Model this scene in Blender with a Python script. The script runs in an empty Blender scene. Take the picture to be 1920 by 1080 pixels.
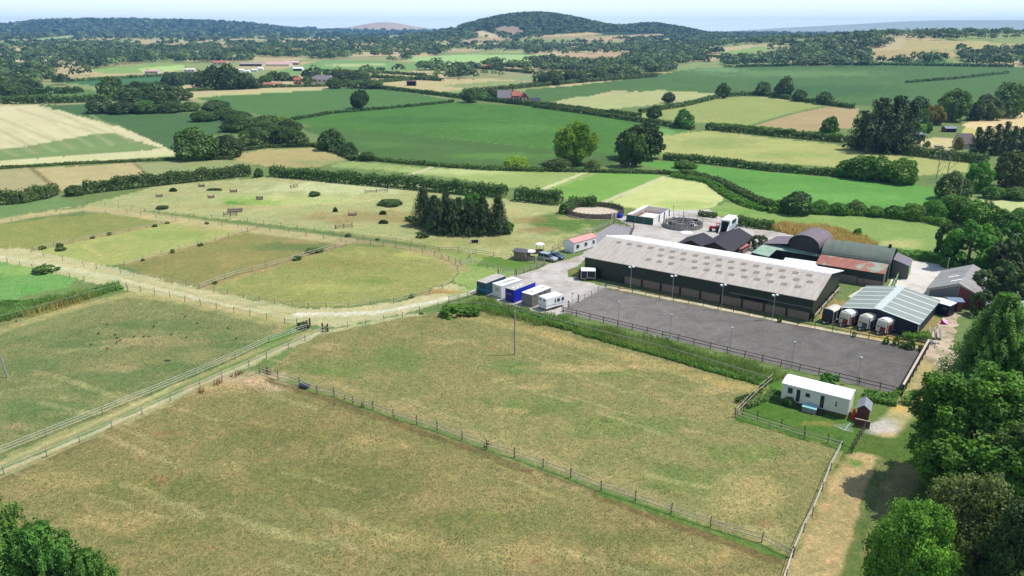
import bpy, bmesh, math, random
import numpy as np
from mathutils import Vector, Matrix, Quaternion

# ------------------------------------------------------------------ camera, sky, sun, exposure
scene = bpy.context.scene
COL = scene.collection
CAM_H, FPX, HORIZON = 51.0, 1400.0, 58.0
PITCH = math.atan((540.0 - HORIZON) / FPX)
SP, CP = math.sin(PITCH), math.cos(PITCH)
cam_data = bpy.data.cameras.new('camera')
cam_data.sensor_width = 36.0
cam_data.lens = FPX / 1920.0 * 36.0
cam_data.clip_start = 1.0
cam_data.clip_end = 60000.0
cam = bpy.data.objects.new('camera', cam_data)
cam.location = (0, 0, CAM_H)
cam.rotation_euler = (math.pi / 2 - PITCH, 0, 0)
COL.objects.link(cam)
scene.camera = cam
scene.render.resolution_x, scene.render.resolution_y = 1024, 576

SUN_AZ, SUN_EL = math.radians(84), math.radians(61)     # azimuth clockwise from the view direction
TO_SUN = Vector((math.sin(SUN_AZ) * math.cos(SUN_EL), math.cos(SUN_AZ) * math.cos(SUN_EL), math.sin(SUN_EL)))
world = bpy.data.worlds.new('World')
scene.world = world
world.use_nodes = True
wn = world.node_tree
sky = wn.nodes.new('ShaderNodeTexSky')
sky.sky_type = 'NISHITA'
sky.sun_disc = False
sky.sun_elevation = SUN_EL
sky.sun_rotation = SUN_AZ
sky.altitude = 100
sky.air_density = 1.0
sky.dust_density = 0.6
sky.ozone_density = 1.0
bgn = wn.nodes['Background']
bgn.inputs['Strength'].default_value = 0.14
# pale band of summer haze low in the sky: by elevation only
_tc = wn.nodes.new('ShaderNodeTexCoord'); _sx = wn.nodes.new('ShaderNodeSeparateXYZ'); _mr = wn.nodes.new('ShaderNodeMapRange'); _mx = wn.nodes.new('ShaderNodeMixRGB')
_mr.inputs[1].default_value = 0.0; _mr.inputs[2].default_value = 0.45; _mr.inputs[3].default_value = 0.97; _mr.inputs[4].default_value = 0.0
wn.links.new(_tc.outputs['Generated'], _sx.inputs[0]); wn.links.new(_sx.outputs[2], _mr.inputs[0]); wn.links.new(_mr.outputs[0], _mx.inputs[0])
wn.links.new(sky.outputs[0], _mx.inputs[1]); _mx.inputs[2].default_value = (6.0, 6.7, 6.4, 1)
wn.links.new(_mx.outputs[0], bgn.inputs[0])
sun_data = bpy.data.lights.new('sun', 'SUN')
sun_data.energy = 3.7
sun_data.angle = math.radians(0.5)
sun_data.color = (1.0, 0.965, 0.91)
sun = bpy.data.objects.new('sun', sun_data)
sun.rotation_euler = TO_SUN.to_track_quat('Z', 'Y').to_euler()
sun.location = (200, 100, 300)
COL.objects.link(sun)
scene.view_settings.view_transform = 'Standard'
scene.view_settings.look = 'None'
scene.view_settings.gamma = 1.0
scene.view_settings.exposure = 0.53

HAZE = 0.00008
rng = np.random.default_rng(7)
random.seed(7)

# ------------------------------------------------------------------ small helpers
def lin(r, g, b, k=1.0):
    o = []
    for c in (r, g, b):
        c = c / 255.0
        o.append(k * (c / 12.92 if c <= 0.04045 else ((c + 0.055) / 1.055) ** 2.4))
    return tuple(o)

def vnoise(x, y, seed=0):
    xi = np.floor(x).astype(np.int64); yi = np.floor(y).astype(np.int64)
    fx = x - xi; fy = y - yi
    fx = fx * fx * (3 - 2 * fx); fy = fy * fy * (3 - 2 * fy)
    def h(a, b):
        n = (a * 374761393 + b * 668265263 + seed * 2147483647) & 0xFFFFFFFF
        n = ((n ^ (n >> 13)) * 1274126177) & 0xFFFFFFFF
        n = n ^ (n >> 16)
        return (n & 0xFFFFFF) / float(0xFFFFFF)
    return (h(xi, yi) * (1 - fx) + h(xi + 1, yi) * fx) * (1 - fy) + (h(xi, yi + 1) * (1 - fx) + h(xi + 1, yi + 1) * fx) * fy

def fbm(x, y, seed=0, octs=4):
    s = 0; a = 0.5; t = 0
    for o in range(octs):
        s = s + a * vnoise(x * 2 ** o, y * 2 ** o, seed + o); t += a; a *= 0.5
    return s / t

def sstep(a, b, x):
    t = np.clip((x - a) / (b - a), 0, 1)
    return t * t * (3 - 2 * t)

# ------------------------------------------------------------------ terrain: a flat vale with hills beyond
def hgt(x, y):
    x = np.asarray(x, float); y = np.asarray(y, float)
    d = np.hypot(x, y)
    z = 24.0 * sstep(900, 3000, d)
    z = z + 5.0 * (fbm(x / 420.0, y / 420.0, 3, 3) - 0.5) * sstep(600, 1300, d)
    def bump(cx, cy, hh, sx, sy):
        return hh * np.exp(-0.5 * ((x - cx) / sx) ** 2 - 0.5 * ((y - cy) / sy) ** 2)
    z = z + bump(115, 3050, 72, 165, 420) + bump(-120, 3100, 34, 130, 350) + bump(330, 3150, 18, 160, 350)
    z = z + bump(600, 3350, 45, 125, 350)
    z = z + 74 * sstep(-1050, -1900, x) * np.exp(-0.5 * ((y - 4900) / 560) ** 2) * (0.70 + 0.55 * fbm(x / 420.0, y / 900.0, 9, 4))
    z = z + 48 * np.exp(-0.5 * ((y - 6900) / 500) ** 2) * sstep(-2700, -2200, x) * sstep(-300, -800, x) + bump(-1110, 6900, 52, 170, 500)
    z = z + 37 * np.exp(-0.5 * (np.minimum(0, x - 760) / 210) ** 2) * np.exp(-0.5 * ((y - 1500) / 330) ** 2)
    z = z + 100 * np.exp(-0.5 * ((y - 9200) / 600) ** 2) * sstep(2900, 5200, x) + 58 * np.exp(-0.5 * ((y - 9600) / 500) ** 2) * sstep(2000, 3500, x)
    return z

def px(x, y, z):
    """photo pixel (1920 x 1080) of a point"""
    x = np.asarray(x, float); y = np.asarray(y, float); dz = np.asarray(z, float) - CAM_H
    fw = y * CP - dz * SP
    up = y * SP + dz * CP
    fw = np.where(fw < 0.5, 0.5, fw)
    return 960 + FPX * x / fw, 540 - FPX * up / fw

def P(u, v, z=0.0):
    """point of the horizontal plane at height z seen at a photo pixel"""
    a = (u - 960) / FPX; s = (v - 540) / FPX
    t = (CAM_H - z) / (SP + s * CP)
    return Vector((t * a, t * (CP - s * SP), z))

_T = np.concatenate([np.linspace(30, 900, 900), np.geomspace(900, 14000, 1500)])
def G(u, v):
    """point of the terrain seen at a photo pixel"""
    a = (u - 960) / FPX; s = (v - 540) / FPX
    X = _T * a; Y = _T * (CP - s * SP); Z = CAM_H - _T * (SP + s * CP)
    below = Z < hgt(X, Y)
    i = int(np.argmax(below)) if below.any() else len(_T) - 1
    if i == 0: i = 1
    t0, t1 = _T[i - 1], _T[i]
    for _ in range(12):
        m = 0.5 * (t0 + t1)
        if CAM_H - m * (SP + s * CP) < float(hgt(m * a, m * (CP - s * SP))): t1 = m
        else: t0 = m
    x, y = t1 * a, t1 * (CP - s * SP)
    return Vector((x, y, float(hgt(x, y))))

def height_at(p, vtop):
    """height above p at which a vertical reaches photo row vtop"""
    k = (540 - vtop) / FPX
    # up/fw = k with dz unknown
    dz = p.y * (k * CP - SP) / (CP + k * SP)
    return dz + CAM_H - p.z

def ppm(p):
    return FPX / max(1.0, p.y * CP + (CAM_H - p.z) * SP)

# ------------------------------------------------------------------ materials
MATS = {}
def nodes_of(name):
    m = bpy.data.materials.new(name); m.use_nodes = True
    nt = m.node_tree
    return m, nt, nt.nodes['Principled BSDF']

def mat(name, col, rough=0.7, scale=1.5, var=0.25, metal=0.0, spec=0.3, bump=0.0, stretch=None, col2=None, thr=(0.45, 0.65), detail=5.0):
    """base colour with mottling in object space; col2 mixes in as patches (rust, lichen, dirt)"""
    if name in MATS: return MATS[name]
    m, nt, b = nodes_of(name)
    L = nt.links.new
    tc = nt.nodes.new('ShaderNodeTexCoord')
    mp = nt.nodes.new('ShaderNodeMapping')
    if stretch: mp.inputs['Scale'].default_value = stretch
    L(tc.outputs['Object'], mp.inputs[0])
    nz = nt.nodes.new('ShaderNodeTexNoise'); nz.inputs['Scale'].default_value = scale; nz.inputs['Detail'].default_value = detail
    nz.inputs['Roughness'].default_value = 0.65
    L(mp.outputs[0], nz.inputs['Vector'])
    r = nt.nodes.new('ShaderNodeValToRGB')
    r.color_ramp.elements[0].position = 0.3; r.color_ramp.elements[1].position = 0.7
    r.color_ramp.elements[0].color = tuple(c * (1 - var) for c in col) + (1,)
    r.color_ramp.elements[1].color = tuple(min(1, c * (1 + var)) for c in col) + (1,)
    L(nz.outputs[0], r.inputs[0])
    out = r.outputs[0]
    if col2:
        n2 = nt.nodes.new('ShaderNodeTexNoise'); n2.inputs['Scale'].default_value = scale * 0.45; n2.inputs['Detail'].default_value = 8
        n2.inputs['Roughness'].default_value = 0.7
        L(mp.outputs[0], n2.inputs['Vector'])
        mr = nt.nodes.new('ShaderNodeMapRange'); mr.inputs[1].default_value = thr[0]; mr.inputs[2].default_value = thr[1]
        L(n2.outputs[0], mr.inputs[0])
        mx = nt.nodes.new('ShaderNodeMixRGB')
        L(mr.outputs[0], mx.inputs[0]); L(out, mx.inputs[1]); mx.inputs[2].default_value = tuple(col2) + (1,)
        out = mx.outputs[0]
    L(out, b.inputs['Base Color'])
    b.inputs['Roughness'].default_value = rough
    b.inputs['Metallic'].default_value = metal
    b.inputs['Specular IOR Level'].default_value = spec
    if bump:
        bp = nt.nodes.new('ShaderNodeBump'); bp.inputs['Strength'].default_value = bump; bp.inputs['Distance'].default_value = 0.05
        L(nz.outputs[0], bp.inputs['Height']); L(bp.outputs[0], b.inputs['Normal'])
    MATS[name] = m
    return m

def leaf_mat(name, dark, light, trans=0.25):
    """leaf colour: varies clump by clump (point attribute tint) and tree by tree"""
    if name in MATS: return MATS[name]
    m, nt, b = nodes_of(name)
    L = nt.links.new
    at = nt.nodes.new('ShaderNodeAttribute'); at.attribute_name = 'tint'
    oi = nt.nodes.new('ShaderNodeObjectInfo')
    r = nt.nodes.new('ShaderNodeValToRGB')
    r.color_ramp.elements[0].color = tuple(dark) + (1,); r.color_ramp.elements[1].color = tuple(light) + (1,)
    L(at.outputs['Fac'], r.inputs[0])
    hs = nt.nodes.new('ShaderNodeHueSaturation')
    a1 = nt.nodes.new('ShaderNodeMapRange'); a1.inputs[3].default_value = 0.8; a1.inputs[4].default_value = 1.22
    L(oi.outputs['Random'], a1.inputs[0]); L(a1.outputs[0], hs.inputs['Value'])
    a2 = nt.nodes.new('ShaderNodeMapRange'); a2.inputs[3].default_value = 0.485; a2.inputs[4].default_value = 0.512
    ml = nt.nodes.new('ShaderNodeMath'); ml.operation = 'FRACT'
    mm = nt.nodes.new('ShaderNodeMath'); mm.operation = 'MULTIPLY'; mm.inputs[1].default_value = 7.31
    L(oi.outputs['Random'], mm.inputs[0]); L(mm.outputs[0], ml.inputs[0]); L(ml.outputs[0], a2.inputs[0]); L(a2.outputs[0], hs.inputs['Hue'])
    L(r.outputs[0], hs.inputs['Color'])
    L(hs.outputs[0], b.inputs['Base Color'])
    b.inputs['Roughness'].default_value = 0.6
    b.inputs['Specular IOR Level'].default_value = 0.25
    if trans:
        t = nt.nodes.new('ShaderNodeBsdfTranslucent')
        L(hs.outputs[0], t.inputs['Color'])
        mx = nt.nodes.new('ShaderNodeMixShader'); mx.inputs[0].default_value = trans
        L(b.outputs[0], mx.inputs[1]); L(t.outputs[0], mx.inputs[2])
        L(mx.outputs[0], nt.nodes['Material Output'].inputs['Surface'])
    MATS[name] = m
    return m

# ------------------------------------------------------------------ meshes and objects
def mesh_arr(name, V, F, attrs=None, colors=None, smooth=False):
    """V (n,3), F (m,4) as one mesh"""
    V = np.ascontiguousarray(V, np.float32); F = np.ascontiguousarray(F, np.int32)
    me = bpy.data.meshes.new(name)
    me.vertices.add(len(V)); me.vertices.foreach_set('co', V.ravel())
    k = F.shape[1]
    me.loops.add(F.size); me.loops.foreach_set('vertex_index', F.ravel())
    me.polygons.add(len(F)); me.polygons.foreach_set('loop_start', np.arange(0, F.size, k, dtype=np.int32))
    me.update(calc_edges=True)
    for n, a in (attrs or {}).items():
        at = me.attributes.new(n, 'FLOAT', 'POINT'); at.data.foreach_set('value', np.ascontiguousarray(a, np.float32))
    for n, a in (colors or {}).items():
        at = me.attributes.new(n, 'FLOAT_COLOR', 'POINT'); at.data.foreach_set('color', np.ascontiguousarray(a, np.float32).ravel())
    if smooth: me.polygons.foreach_set('use_smooth', np.ones(len(F), bool))
    return me

class MB:
    """collects boxes, prisms, tubes and sheets for one mesh"""
    def __init__(s): s.v = []; s.f = []; s.m = []; s.mi = 0
    def add(s, vs, fs):
        o = len(s.v); s.v += [tuple(q) for q in vs]; s.f += [tuple(i + o for i in f) for f in fs]; s.m += [s.mi] * len(fs); return s
    def box(s, x0, x1, y0, y1, z0, z1):
        vs = [(x0, y0, z0), (x1, y0, z0), (x1, y1, z0), (x0, y1, z0), (x0, y0, z1), (x1, y0, z1), (x1, y1, z1), (x0, y1, z1)]
        return s.add(vs, [(0, 3, 2, 1), (4, 5, 6, 7), (0, 1, 5, 4), (1, 2, 6, 5), (2, 3, 7, 6), (3, 0, 4, 7)])
    def hexa(s, vs):
        return s.add(vs, [(0, 3, 2, 1), (4, 5, 6, 7), (0, 1, 5, 4), (1, 2, 6, 5), (2, 3, 7, 6), (3, 0, 4, 7)])
    def slab(s, quad, t):
        """a plate: four corners (counter-clockwise seen from above) and a thickness downwards"""
        lo = [(q[0], q[1], q[2] - t) for q in quad]
        return s.hexa(lo + list(quad))
    def prism(s, pts, z0, z1):
        n = len(pts)
        vs = [(p[0], p[1], z0) for p in pts] + [(p[0], p[1], z1) for p in pts]
        fs = [tuple(range(n - 1, -1, -1)), tuple(range(n, 2 * n))] + [(i, (i + 1) % n, n + (i + 1) % n, n + i) for i in range(n)]
        return s.add(vs, fs)
    def xprism(s, prof, x0, x1):
        """profile in (y, z), counter-clockwise seen from +x, swept along x"""
        n = len(prof)
        vs = [(x0, p[0], p[1]) for p in prof] + [(x1, p[0], p[1]) for p in prof]
        fs = [tuple(range(n - 1, -1, -1)), tuple(range(n, 2 * n))] + [(i, (i + 1) % n, n + (i + 1) % n, n + i) for i in range(n)]
        return s.add(vs, fs)
    def yprism(s, prof, y0, y1):
        n = len(prof)
        vs = [(p[0], y1, p[1]) for p in prof] + [(p[0], y0, p[1]) for p in prof]
        fs = [tuple(range(n - 1, -1, -1)), tuple(range(n, 2 * n))] + [(i, (i + 1) % n, n + (i + 1) % n, n + i) for i in range(n)]
        return s.add(vs, fs)
    def tube(s, a, b, r0, r1=None, n=8):
        a = Vector(a); b = Vector(b); r1 = r0 if r1 is None else r1
        q = (b - a).to_track_quat('Z', 'Y')
        vs = []
        for c, r in ((a, r0), (b, r1)):
            for i in range(n):
                t = 2 * math.pi * i / n
                vs.append(tuple(c + q @ Vector((r * math.cos(t), r * math.sin(t), 0))))
        fs = [tuple(range(n - 1, -1, -1)), tuple(range(n, 2 * n))] + [(i, (i + 1) % n, n + (i + 1) % n, n + i) for i in range(n)]
        return s.add(vs, fs)
    def lathe(s, prof, c=(0, 0, 0), n=16):
        vs = []; fs = []
        for r, z in prof:
            for i in range(n):
                t = 2 * math.pi * i / n; vs.append((c[0] + r * math.cos(t), c[1] + r * math.sin(t), c[2] + z))
        for k in range(len(prof) - 1):
            for i in range(n):
                fs.append((k * n + i, k * n + (i + 1) % n, (k + 1) * n + (i + 1) % n, (k + 1) * n + i))
        fs.append(tuple(range(n - 1, -1, -1))); fs.append(tuple(range((len(prof) - 1) * n, len(prof) * n)))
        return s.add(vs, fs)
    def wheel(s, c, r, w, axis='y', n=14):
        d = Vector((0, w / 2, 0)) if axis == 'y' else Vector((w / 2, 0, 0))
        return s.tube(Vector(c) - d, Vector(c) + d, r, n=n)
    def build(s, name, mats, parent=None, bevel=0.0, smooth=False):
        me = bpy.data.meshes.new(name)
        me.from_pydata(s.v, [], s.f); me.validate(); me.update()
        mats = mats if isinstance(mats, (list, tuple)) else [mats]
        for m in mats: me.materials.append(m)
        if len(mats) > 1 and len(me.polygons) == len(s.m): me.polygons.foreach_set('material_index', s.m)
        if bevel:
            bm = bmesh.new(); bm.from_mesh(me)
            bmesh.ops.bevel(bm, geom=bm.edges[:], offset=bevel, segments=2, affect='EDGES', clamp_overlap=True)
            bm.to_mesh(me); bm.free()
        if smooth: me.polygons.foreach_set('use_smooth', np.ones(len(me.polygons), bool))
        return link(name, me, parent)

def link(name, data, parent=None):
    o = bpy.data.objects.new(name, data); COL.objects.link(o)
    if parent is not None: o.parent = parent
    return o

def tag(o, label=None, cat=None, group=None, kind=None):
    if label: o['label'] = label
    if cat: o['category'] = cat
    if group: o['group'] = group
    if kind: o['kind'] = kind
    return o

def thing(name, label, cat, loc=(0, 0, 0), rz=0.0, group=None):
    o = link(name, None); o.location = loc; o.rotation_euler = (0, 0, rz)
    o.empty_display_size = 0.3
    return tag(o, label, cat, group)

def dup(o, parent=None):
    c = o.copy(); COL.objects.link(c); c.parent = parent
    for ch in list(o.children): dup(ch, c)
    return c

def struct(o): o['kind'] = 'structure'; return o

def frame(a, b):
    """origin, heading and length of the line a -> b on the ground"""
    d = b - a
    return Vector((a.x, a.y, 0)), math.atan2(d.y, d.x), math.hypot(d.x, d.y)
# ------------------------------------------------------------------ ground: one sheet out to the horizon
_r = [3.0]
while _r[-1] < 13000:
    r = _r[-1]
    _r.append(r + min(max(r * r / 71400.0 * 2.3, 0.12), 28.0 if r < 8000 else 60.0))
_r = np.array(_r)
_a = np.concatenate([np.radians(np.linspace(-178, -41, 70)), np.radians(np.linspace(-40, 40, 820)), np.radians(np.linspace(41, 178, 70))])
RR, AA = np.meshgrid(_r, _a, indexing='ij')
GX = (RR * np.sin(AA)).ravel(); GY = (RR * np.cos(AA)).ravel()
GZ = hgt(GX, GY)
nr, na = len(_r), len(_a)
ii, jj = np.meshgrid(np.arange(nr - 1), np.arange(na - 1), indexing='ij')
k00 = (ii * na + jj).ravel()
GF = np.stack([k00, k00 + 1, k00 + na + 1, k00 + na], 1)
GD = np.hypot(GX, GY)
U, V = px(GX, GY, GZ)
_front = GY > 2
PPM = FPX / np.maximum(1, GY * CP + (CAM_H - GZ) * SP)
# irregular edges: sample the outlines with a wobble of about a metre
_n1 = fbm(GX / 2.0, GY / 2.0, 21, 4) - 0.5; _n2 = fbm(GX / 2.0, GY / 2.0, 31, 4) - 0.5
JU = U + _n1 * 2.2 * np.minimum(PPM, 14); JV = V + _n2 * 0.9 * np.minimum(PPM, 14)
C = np.zeros((len(GX), 4))
GK = 0.72
def gc(c, k=1.0): return np.array(lin(*c, GK * k))

# far patchwork of fields, cell by cell
_pal = [(150, 150, 105), (120, 140, 85), (182, 165, 120), (95, 118, 72), (140, 150, 95), (80, 105, 65), (190, 172, 130), (110, 128, 80)]
_S = 190.0
cx = np.floor(GX / _S); cy = np.floor(GY / (_S * 1.1))
best = np.full(len(GX), 1e9); second = np.full(len(GX), 1e9); bid = np.zeros(len(GX), np.int64)
for dx in (-1, 0, 1):
    for dy in (-1, 0, 1):
        ix = (cx + dx).astype(np.int64); iy = (cy + dy).astype(np.int64)
        hx = ((ix * 73856093) ^ (iy * 19349663)) & 0xFFFF; hy = ((ix * 83492791) ^ (iy * 29986577)) & 0xFFFF
        sx = (ix + 0.15 + 0.7 * hx / 65535.0) * _S; sy = (iy + 0.15 + 0.7 * hy / 65535.0) * _S * 1.1
        dd = np.hypot(GX - sx, GY - sy)
        n = dd < best
        second = np.where(n, best, np.minimum(second, dd)); bid = np.where(n, (hx * 31 + hy * 17) % len(_pal), bid); best = np.where(n, dd, best)
PALC = np.array([gc(c) for c in _pal])
C[:, :3] = PALC[bid]; C[:, 3] = 0.35
CELL_EDGE = second - best
near = GD < 620
C[near, :3] = gc((112, 128, 76)); C[near, 3] = 0.7

def inside(poly, U, V):
    p = np.array(poly, float)
    m = (U > p[:, 0].min()) & (U < p[:, 0].max()) & (V > p[:, 1].min()) & (V < p[:, 1].max()) & _front
    idx = np.nonzero(m)[0]
    if len(idx) == 0: return idx
    u = U[idx]; v = V[idx]; c = np.zeros(len(idx), bool)
    n = len(p); j = n - 1
    for i in range(n):
        xi, yi = p[i]; xj, yj = p[j]
        if yi != yj:
            c ^= ((yi > v) != (yj > v)) & (u < (xj - xi) * (v - yi) / (yj - yi) + xi)
        j = i
    return idx[c]

def field(poly, col, mott=0.5, a=1.0, k=1.0):
    i = inside(poly, JU, JV)
    C[i, :3] = C[i, :3] * (1 - a) + gc(col, k) * a
    C[i, 3] = mott

def strip(pts, w, col, a=1.0, soft=0.4, k=1.0, mott=None):
    """a band of width w metres along a line given in photo pixels on the ground"""
    q = [G(u, v) for u, v in pts]
    best = np.full(len(GX), 1e9)
    lo_x = min(p.x for p in q) - w * 2; hi_x = max(p.x for p in q) + w * 2; lo_y = min(p.y for p in q) - w * 2; hi_y = max(p.y for p in q) + w * 2
    idx = np.nonzero((GX > lo_x) & (GX < hi_x) & (GY > lo_y) & (GY < hi_y))[0]
    if len(idx) == 0: return
    x = GX[idx] + _n1[idx] * 1.1; y = GY[idx] + _n2[idx] * 1.1; b = np.full(len(idx), 1e9)
    for p0, p1 in zip(q[:-1], q[1:]):
        dx, dy = p1.x - p0.x, p1.y - p0.y; l2 = dx * dx + dy * dy + 1e-9
        t = np.clip(((x - p0.x) * dx + (y - p0.y) * dy) / l2, 0, 1)
        b = np.minimum(b, np.hypot(x - p0.x - t * dx, y - p0.y - t * dy))
    wt = a * (1 - sstep(w * 0.5 * (1 - soft), w * 0.5 * (1 + soft), b))
    wt = wt * (0.75 + 0.5 * fbm(GX[idx] / 1.7, GY[idx] / 1.7, 5, 3)); wt = np.clip(wt, 0, 1)
    C[idx, :3] = C[idx, :3] * (1 - wt[:, None]) + gc(col, k) * wt[:, None]
    if mott is not None: C[idx, 3] = C[idx, 3] * (1 - wt) + mott * wt

def patch(u, v, ru, rv, col, a=0.8, k=1.0):
    """an irregular worn or lush patch around a ground point"""
    m = (np.abs(U - u) < ru * 2) & (np.abs(V - v) < rv * 2) & _front
    i = np.nonzero(m)[0]
    d = np.hypot((JU[i] - u) / ru, (JV[i] - v) / rv) + 1.1 * (fbm(GX[i] / 4.0, GY[i] / 4.0, 77, 4) - 0.5)
    wt = (a * (1 - sstep(0.45, 1.25, d)))[:, None]
    C[i, :3] = C[i, :3] * (1 - wt) + gc(col, k) * wt

# --- beyond the village: woods on the hills, far fields
far_mask = (V < 66) & (GD > 2000) & _front
C[far_mask, :3] = gc((58, 78, 52))
C[(GD > 6000), :3] = gc((176, 180, 150)); C[(GD > 6000), 3] = .2  # farthest ground painted paler, the haze of distance put into its colour
field([(-80, 40), (40, 42), (60, 46), (0, 49), (-80, 48)], (205, 190, 160), .2)
field([(620, 50), (700, 44), (735, 42), (770, 45), (820, 52), (760, 55), (690, 54)], (190, 165, 140), .2)
field([(520, 48), (600, 48), (640, 51), (600, 55), (540, 53)], (165, 160, 140), .2)
field([(60, 74), (140, 66), (145, 72), (90, 80)], (195, 175, 130), .2)
field([(220, 80), (300, 77), (300, 81), (215, 83)], (170, 165, 120), .2)
field([(925, 53), (945, 49), (970, 50), (992, 65), (930, 63)], (160, 140, 118), .2)
field([(885, 60), (905, 57), (950, 70), (925, 72), (890, 66)], (205, 185, 140), .2)
field([(850, 80), (900, 70), (960, 73), (880, 83)], (185, 160, 120), .2)
field([(1020, 66), (1100, 60), (1132, 64), (1085, 67)], (192, 172, 122), .2)
field([(1018, 69), (1125, 66), (1110, 73), (1020, 73)], (165, 150, 110), .2)
field([(1108, 72), (1150, 67), (1245, 63), (1245, 72), (1120, 75)], (188, 160, 122), .2)
field([(1100, 78), (1182, 76), (1182, 83), (1098, 83)], (150, 150, 100), .2)
field([(1290, 70), (1330, 62), (1330, 72)], (190, 175, 130), .2)
field([(755, 108), (880, 102), (1032, 103), (1020, 112), (920, 121), (790, 119)], (160, 188, 118), .3)
field([(940, 121), (1020, 113), (1032, 106), (1040, 114), (960, 126)], (195, 180, 135), .3)
field([(1038, 106), (1085, 101), (1188, 99), (1172, 108), (1080, 118), (1038, 114)], (188, 156, 122), .3)
field([(500, 137), (600, 114), (705, 113), (805, 124), (770, 133), (640, 141)], (122, 152, 90), .35)
field([(600, 121), (700, 118), (740, 121), (640, 126)], (165, 180, 120), .35)
field([(640, 138), (760, 133), (805, 138), (700, 146), (640, 148)], (165, 155, 105), .4)
field([(690, 156), (800, 148), (880, 146), (965, 150), (930, 161), (820, 173), (760, 166), (700, 161)], (186, 170, 122), .4)
field([(830, 160), (930, 152), (960, 152), (935, 163), (880, 168)], (140, 150, 98), .4)
field([(950, 150), (1030, 138), (1110, 140), (1040, 150)], (130, 150, 95), .4)
field([(100, 153), (190, 147), (420, 134), (470, 140), (330, 163), (200, 163)], (74, 114, 72), .3)
field([(20, 182), (160, 168), (210, 172), (190, 188), (30, 190)], (95, 125, 70), .4)
field([(160, 130), (300, 119), (362, 122), (340, 133), (200, 139)], (135, 160, 90), .4)
field([(258, 128), (345, 121), (347, 131), (270, 137)], (172, 192, 118), .3)
field([(0, 110), (40, 105), (60, 112), (0, 120)], (190, 175, 140), .3)
field([(1340, 100), (1430, 86), (1450, 92), (1380, 104)], (140, 165, 95), .3)
field([(1380, 108), (1480, 98), (1490, 106), (1400, 113)], (130, 150, 90), .3)
field([(1620, 108), (1640, 94), (1800, 94), (1800, 107)], (178, 160, 108), .35)
field([(1690, 92), (1700, 76), (1820, 77), (1930, 84), (1930, 94), (1800, 92)], (180, 165, 112), .35)
field([(1580, 121), (1700, 112), (1790, 114), (1780, 122)], (95, 130, 75), .3)
FAR_FIELDS = [[(-80, 40), (40, 42), (60, 46), (0, 49), (-80, 48)], [(60, 74), (140, 66), (145, 72), (90, 80)], [(215, 80), (300, 77), (302, 82), (215, 84)], [(330, 62), (420, 60), (400, 66)], [(170, 66), (230, 63), (230, 68)],
              [(0, 92), (40, 90), (60, 95), (0, 97)], [(380, 92), (440, 90), (440, 95)], [(520, 76), (600, 74), (600, 79)], [(480, 97), (560, 94), (560, 99)], [(640, 88), (720, 84), (720, 90)], [(700, 98), (760, 94), (770, 100)],
              [(780, 84), (840, 80), (850, 86)], [(360, 84), (420, 82), (420, 86)], [(120, 93), (200, 90), (200, 95)], [(250, 104), (330, 102), (330, 108)], [(560, 105), (640, 102), (640, 108)], [(700, 70), (760, 67), (740, 73)],
              [(1220, 81), (1280, 78), (1280, 83)], [(1330, 77), (1400, 72), (1400, 78)], [(30, 112), (110, 110), (110, 116), (30, 117)], [(420, 108), (480, 106), (480, 112)], [(900, 97), (980, 95), (980, 99)], [(820, 96), (880, 93), (880, 98)], [(1050, 92), (1120, 90), (1110, 94)],
              [(280, 52), (330, 51), (320, 55)], [(430, 54), (480, 57), (430, 59)], [(1500, 92), (1540, 88), (1540, 93)]]
for k, q in enumerate(FAR_FIELDS):
    field(q, [(200, 182, 140), (160, 175, 110), (186, 160, 124), (150, 170, 100), (205, 190, 150)][k % 5], .2)
# --- large arable fields
field([(985, 168), (1080, 160), (1215, 143), (1300, 128), (1420, 122), (1600, 122), (2000, 127), (2000, 215), (1700, 203), (1500, 192), (1470, 185), (1330, 176), (1150, 170), (1060, 190), (985, 190)], (84, 112, 62), .7)
patch(1480, 138, 190, 7, (120, 146, 90), .5)
for k in range(16):
    strip([(1010 + 8 * k, 186 - 3.3 * k), (1500 + 20 * k, 190 - 3.6 * k)], 3.0, (70, 98, 54) if k % 2 else (104, 132, 76), .35)
for k in range(14):
    strip([(400 + 10 * k, 206 - 2.4 * k), (800 - 4 * k, 190 - 1.6 * k)], 1.6, (74, 106, 56) if k % 2 else (100, 130, 76), .3)
patch(1340, 131, 60, 5, (130, 160, 105), .6)
patch(1560, 170, 160, 12, (60, 96, 58), .6)
field([(1030, 192), (1080, 182), (1240, 169), (1348, 176), (1300, 188), (1200, 199), (1110, 208)], (172, 172, 118), .5)
field([(1170, 215), (1230, 207), (1350, 184), (1400, 180), (1548, 197), (1480, 213), (1400, 237), (1240, 224)], (150, 156, 92), .55)
field([(1400, 237), (1480, 213), (1548, 199), (1610, 203), (1600, 240), (1490, 248)], (172, 150, 108), .4)
strip([(1400, 238), (1480, 214), (1548, 199)], 4, (105, 130, 75))
field([(360, 181), (480, 175), (640, 164), (700, 164), (800, 179), (850, 190), (700, 205), (545, 226), (490, 216), (440, 206)], (86, 118, 64), .7)
field([(340, 182), (400, 175), (620, 165), (600, 169), (360, 183)], (182, 178, 122), .4)
field([(75, 197), (180, 196), (360, 214), (425, 214), (445, 242), (340, 272), (310, 280), (220, 232), (110, 207)], (78, 106, 62), .5)
field([(548, 226), (620, 212), (850, 192), (1000, 200), (1180, 222), (1295, 243), (1250, 258), (1240, 290), (1150, 288), (1030, 280), (900, 265), (760, 251), (590, 239)], (80, 118, 54), .9)
patch(960, 240, 110, 9, (100, 140, 70), .5)
for k in range(22):
    strip([(600 + 14 * k, 237 - 1.6 * k), (1240 + 2 * k, 284 - 3.4 * k)], 1.1, (66, 100, 42) if k % 2 else (98, 134, 68), .35)
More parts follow.
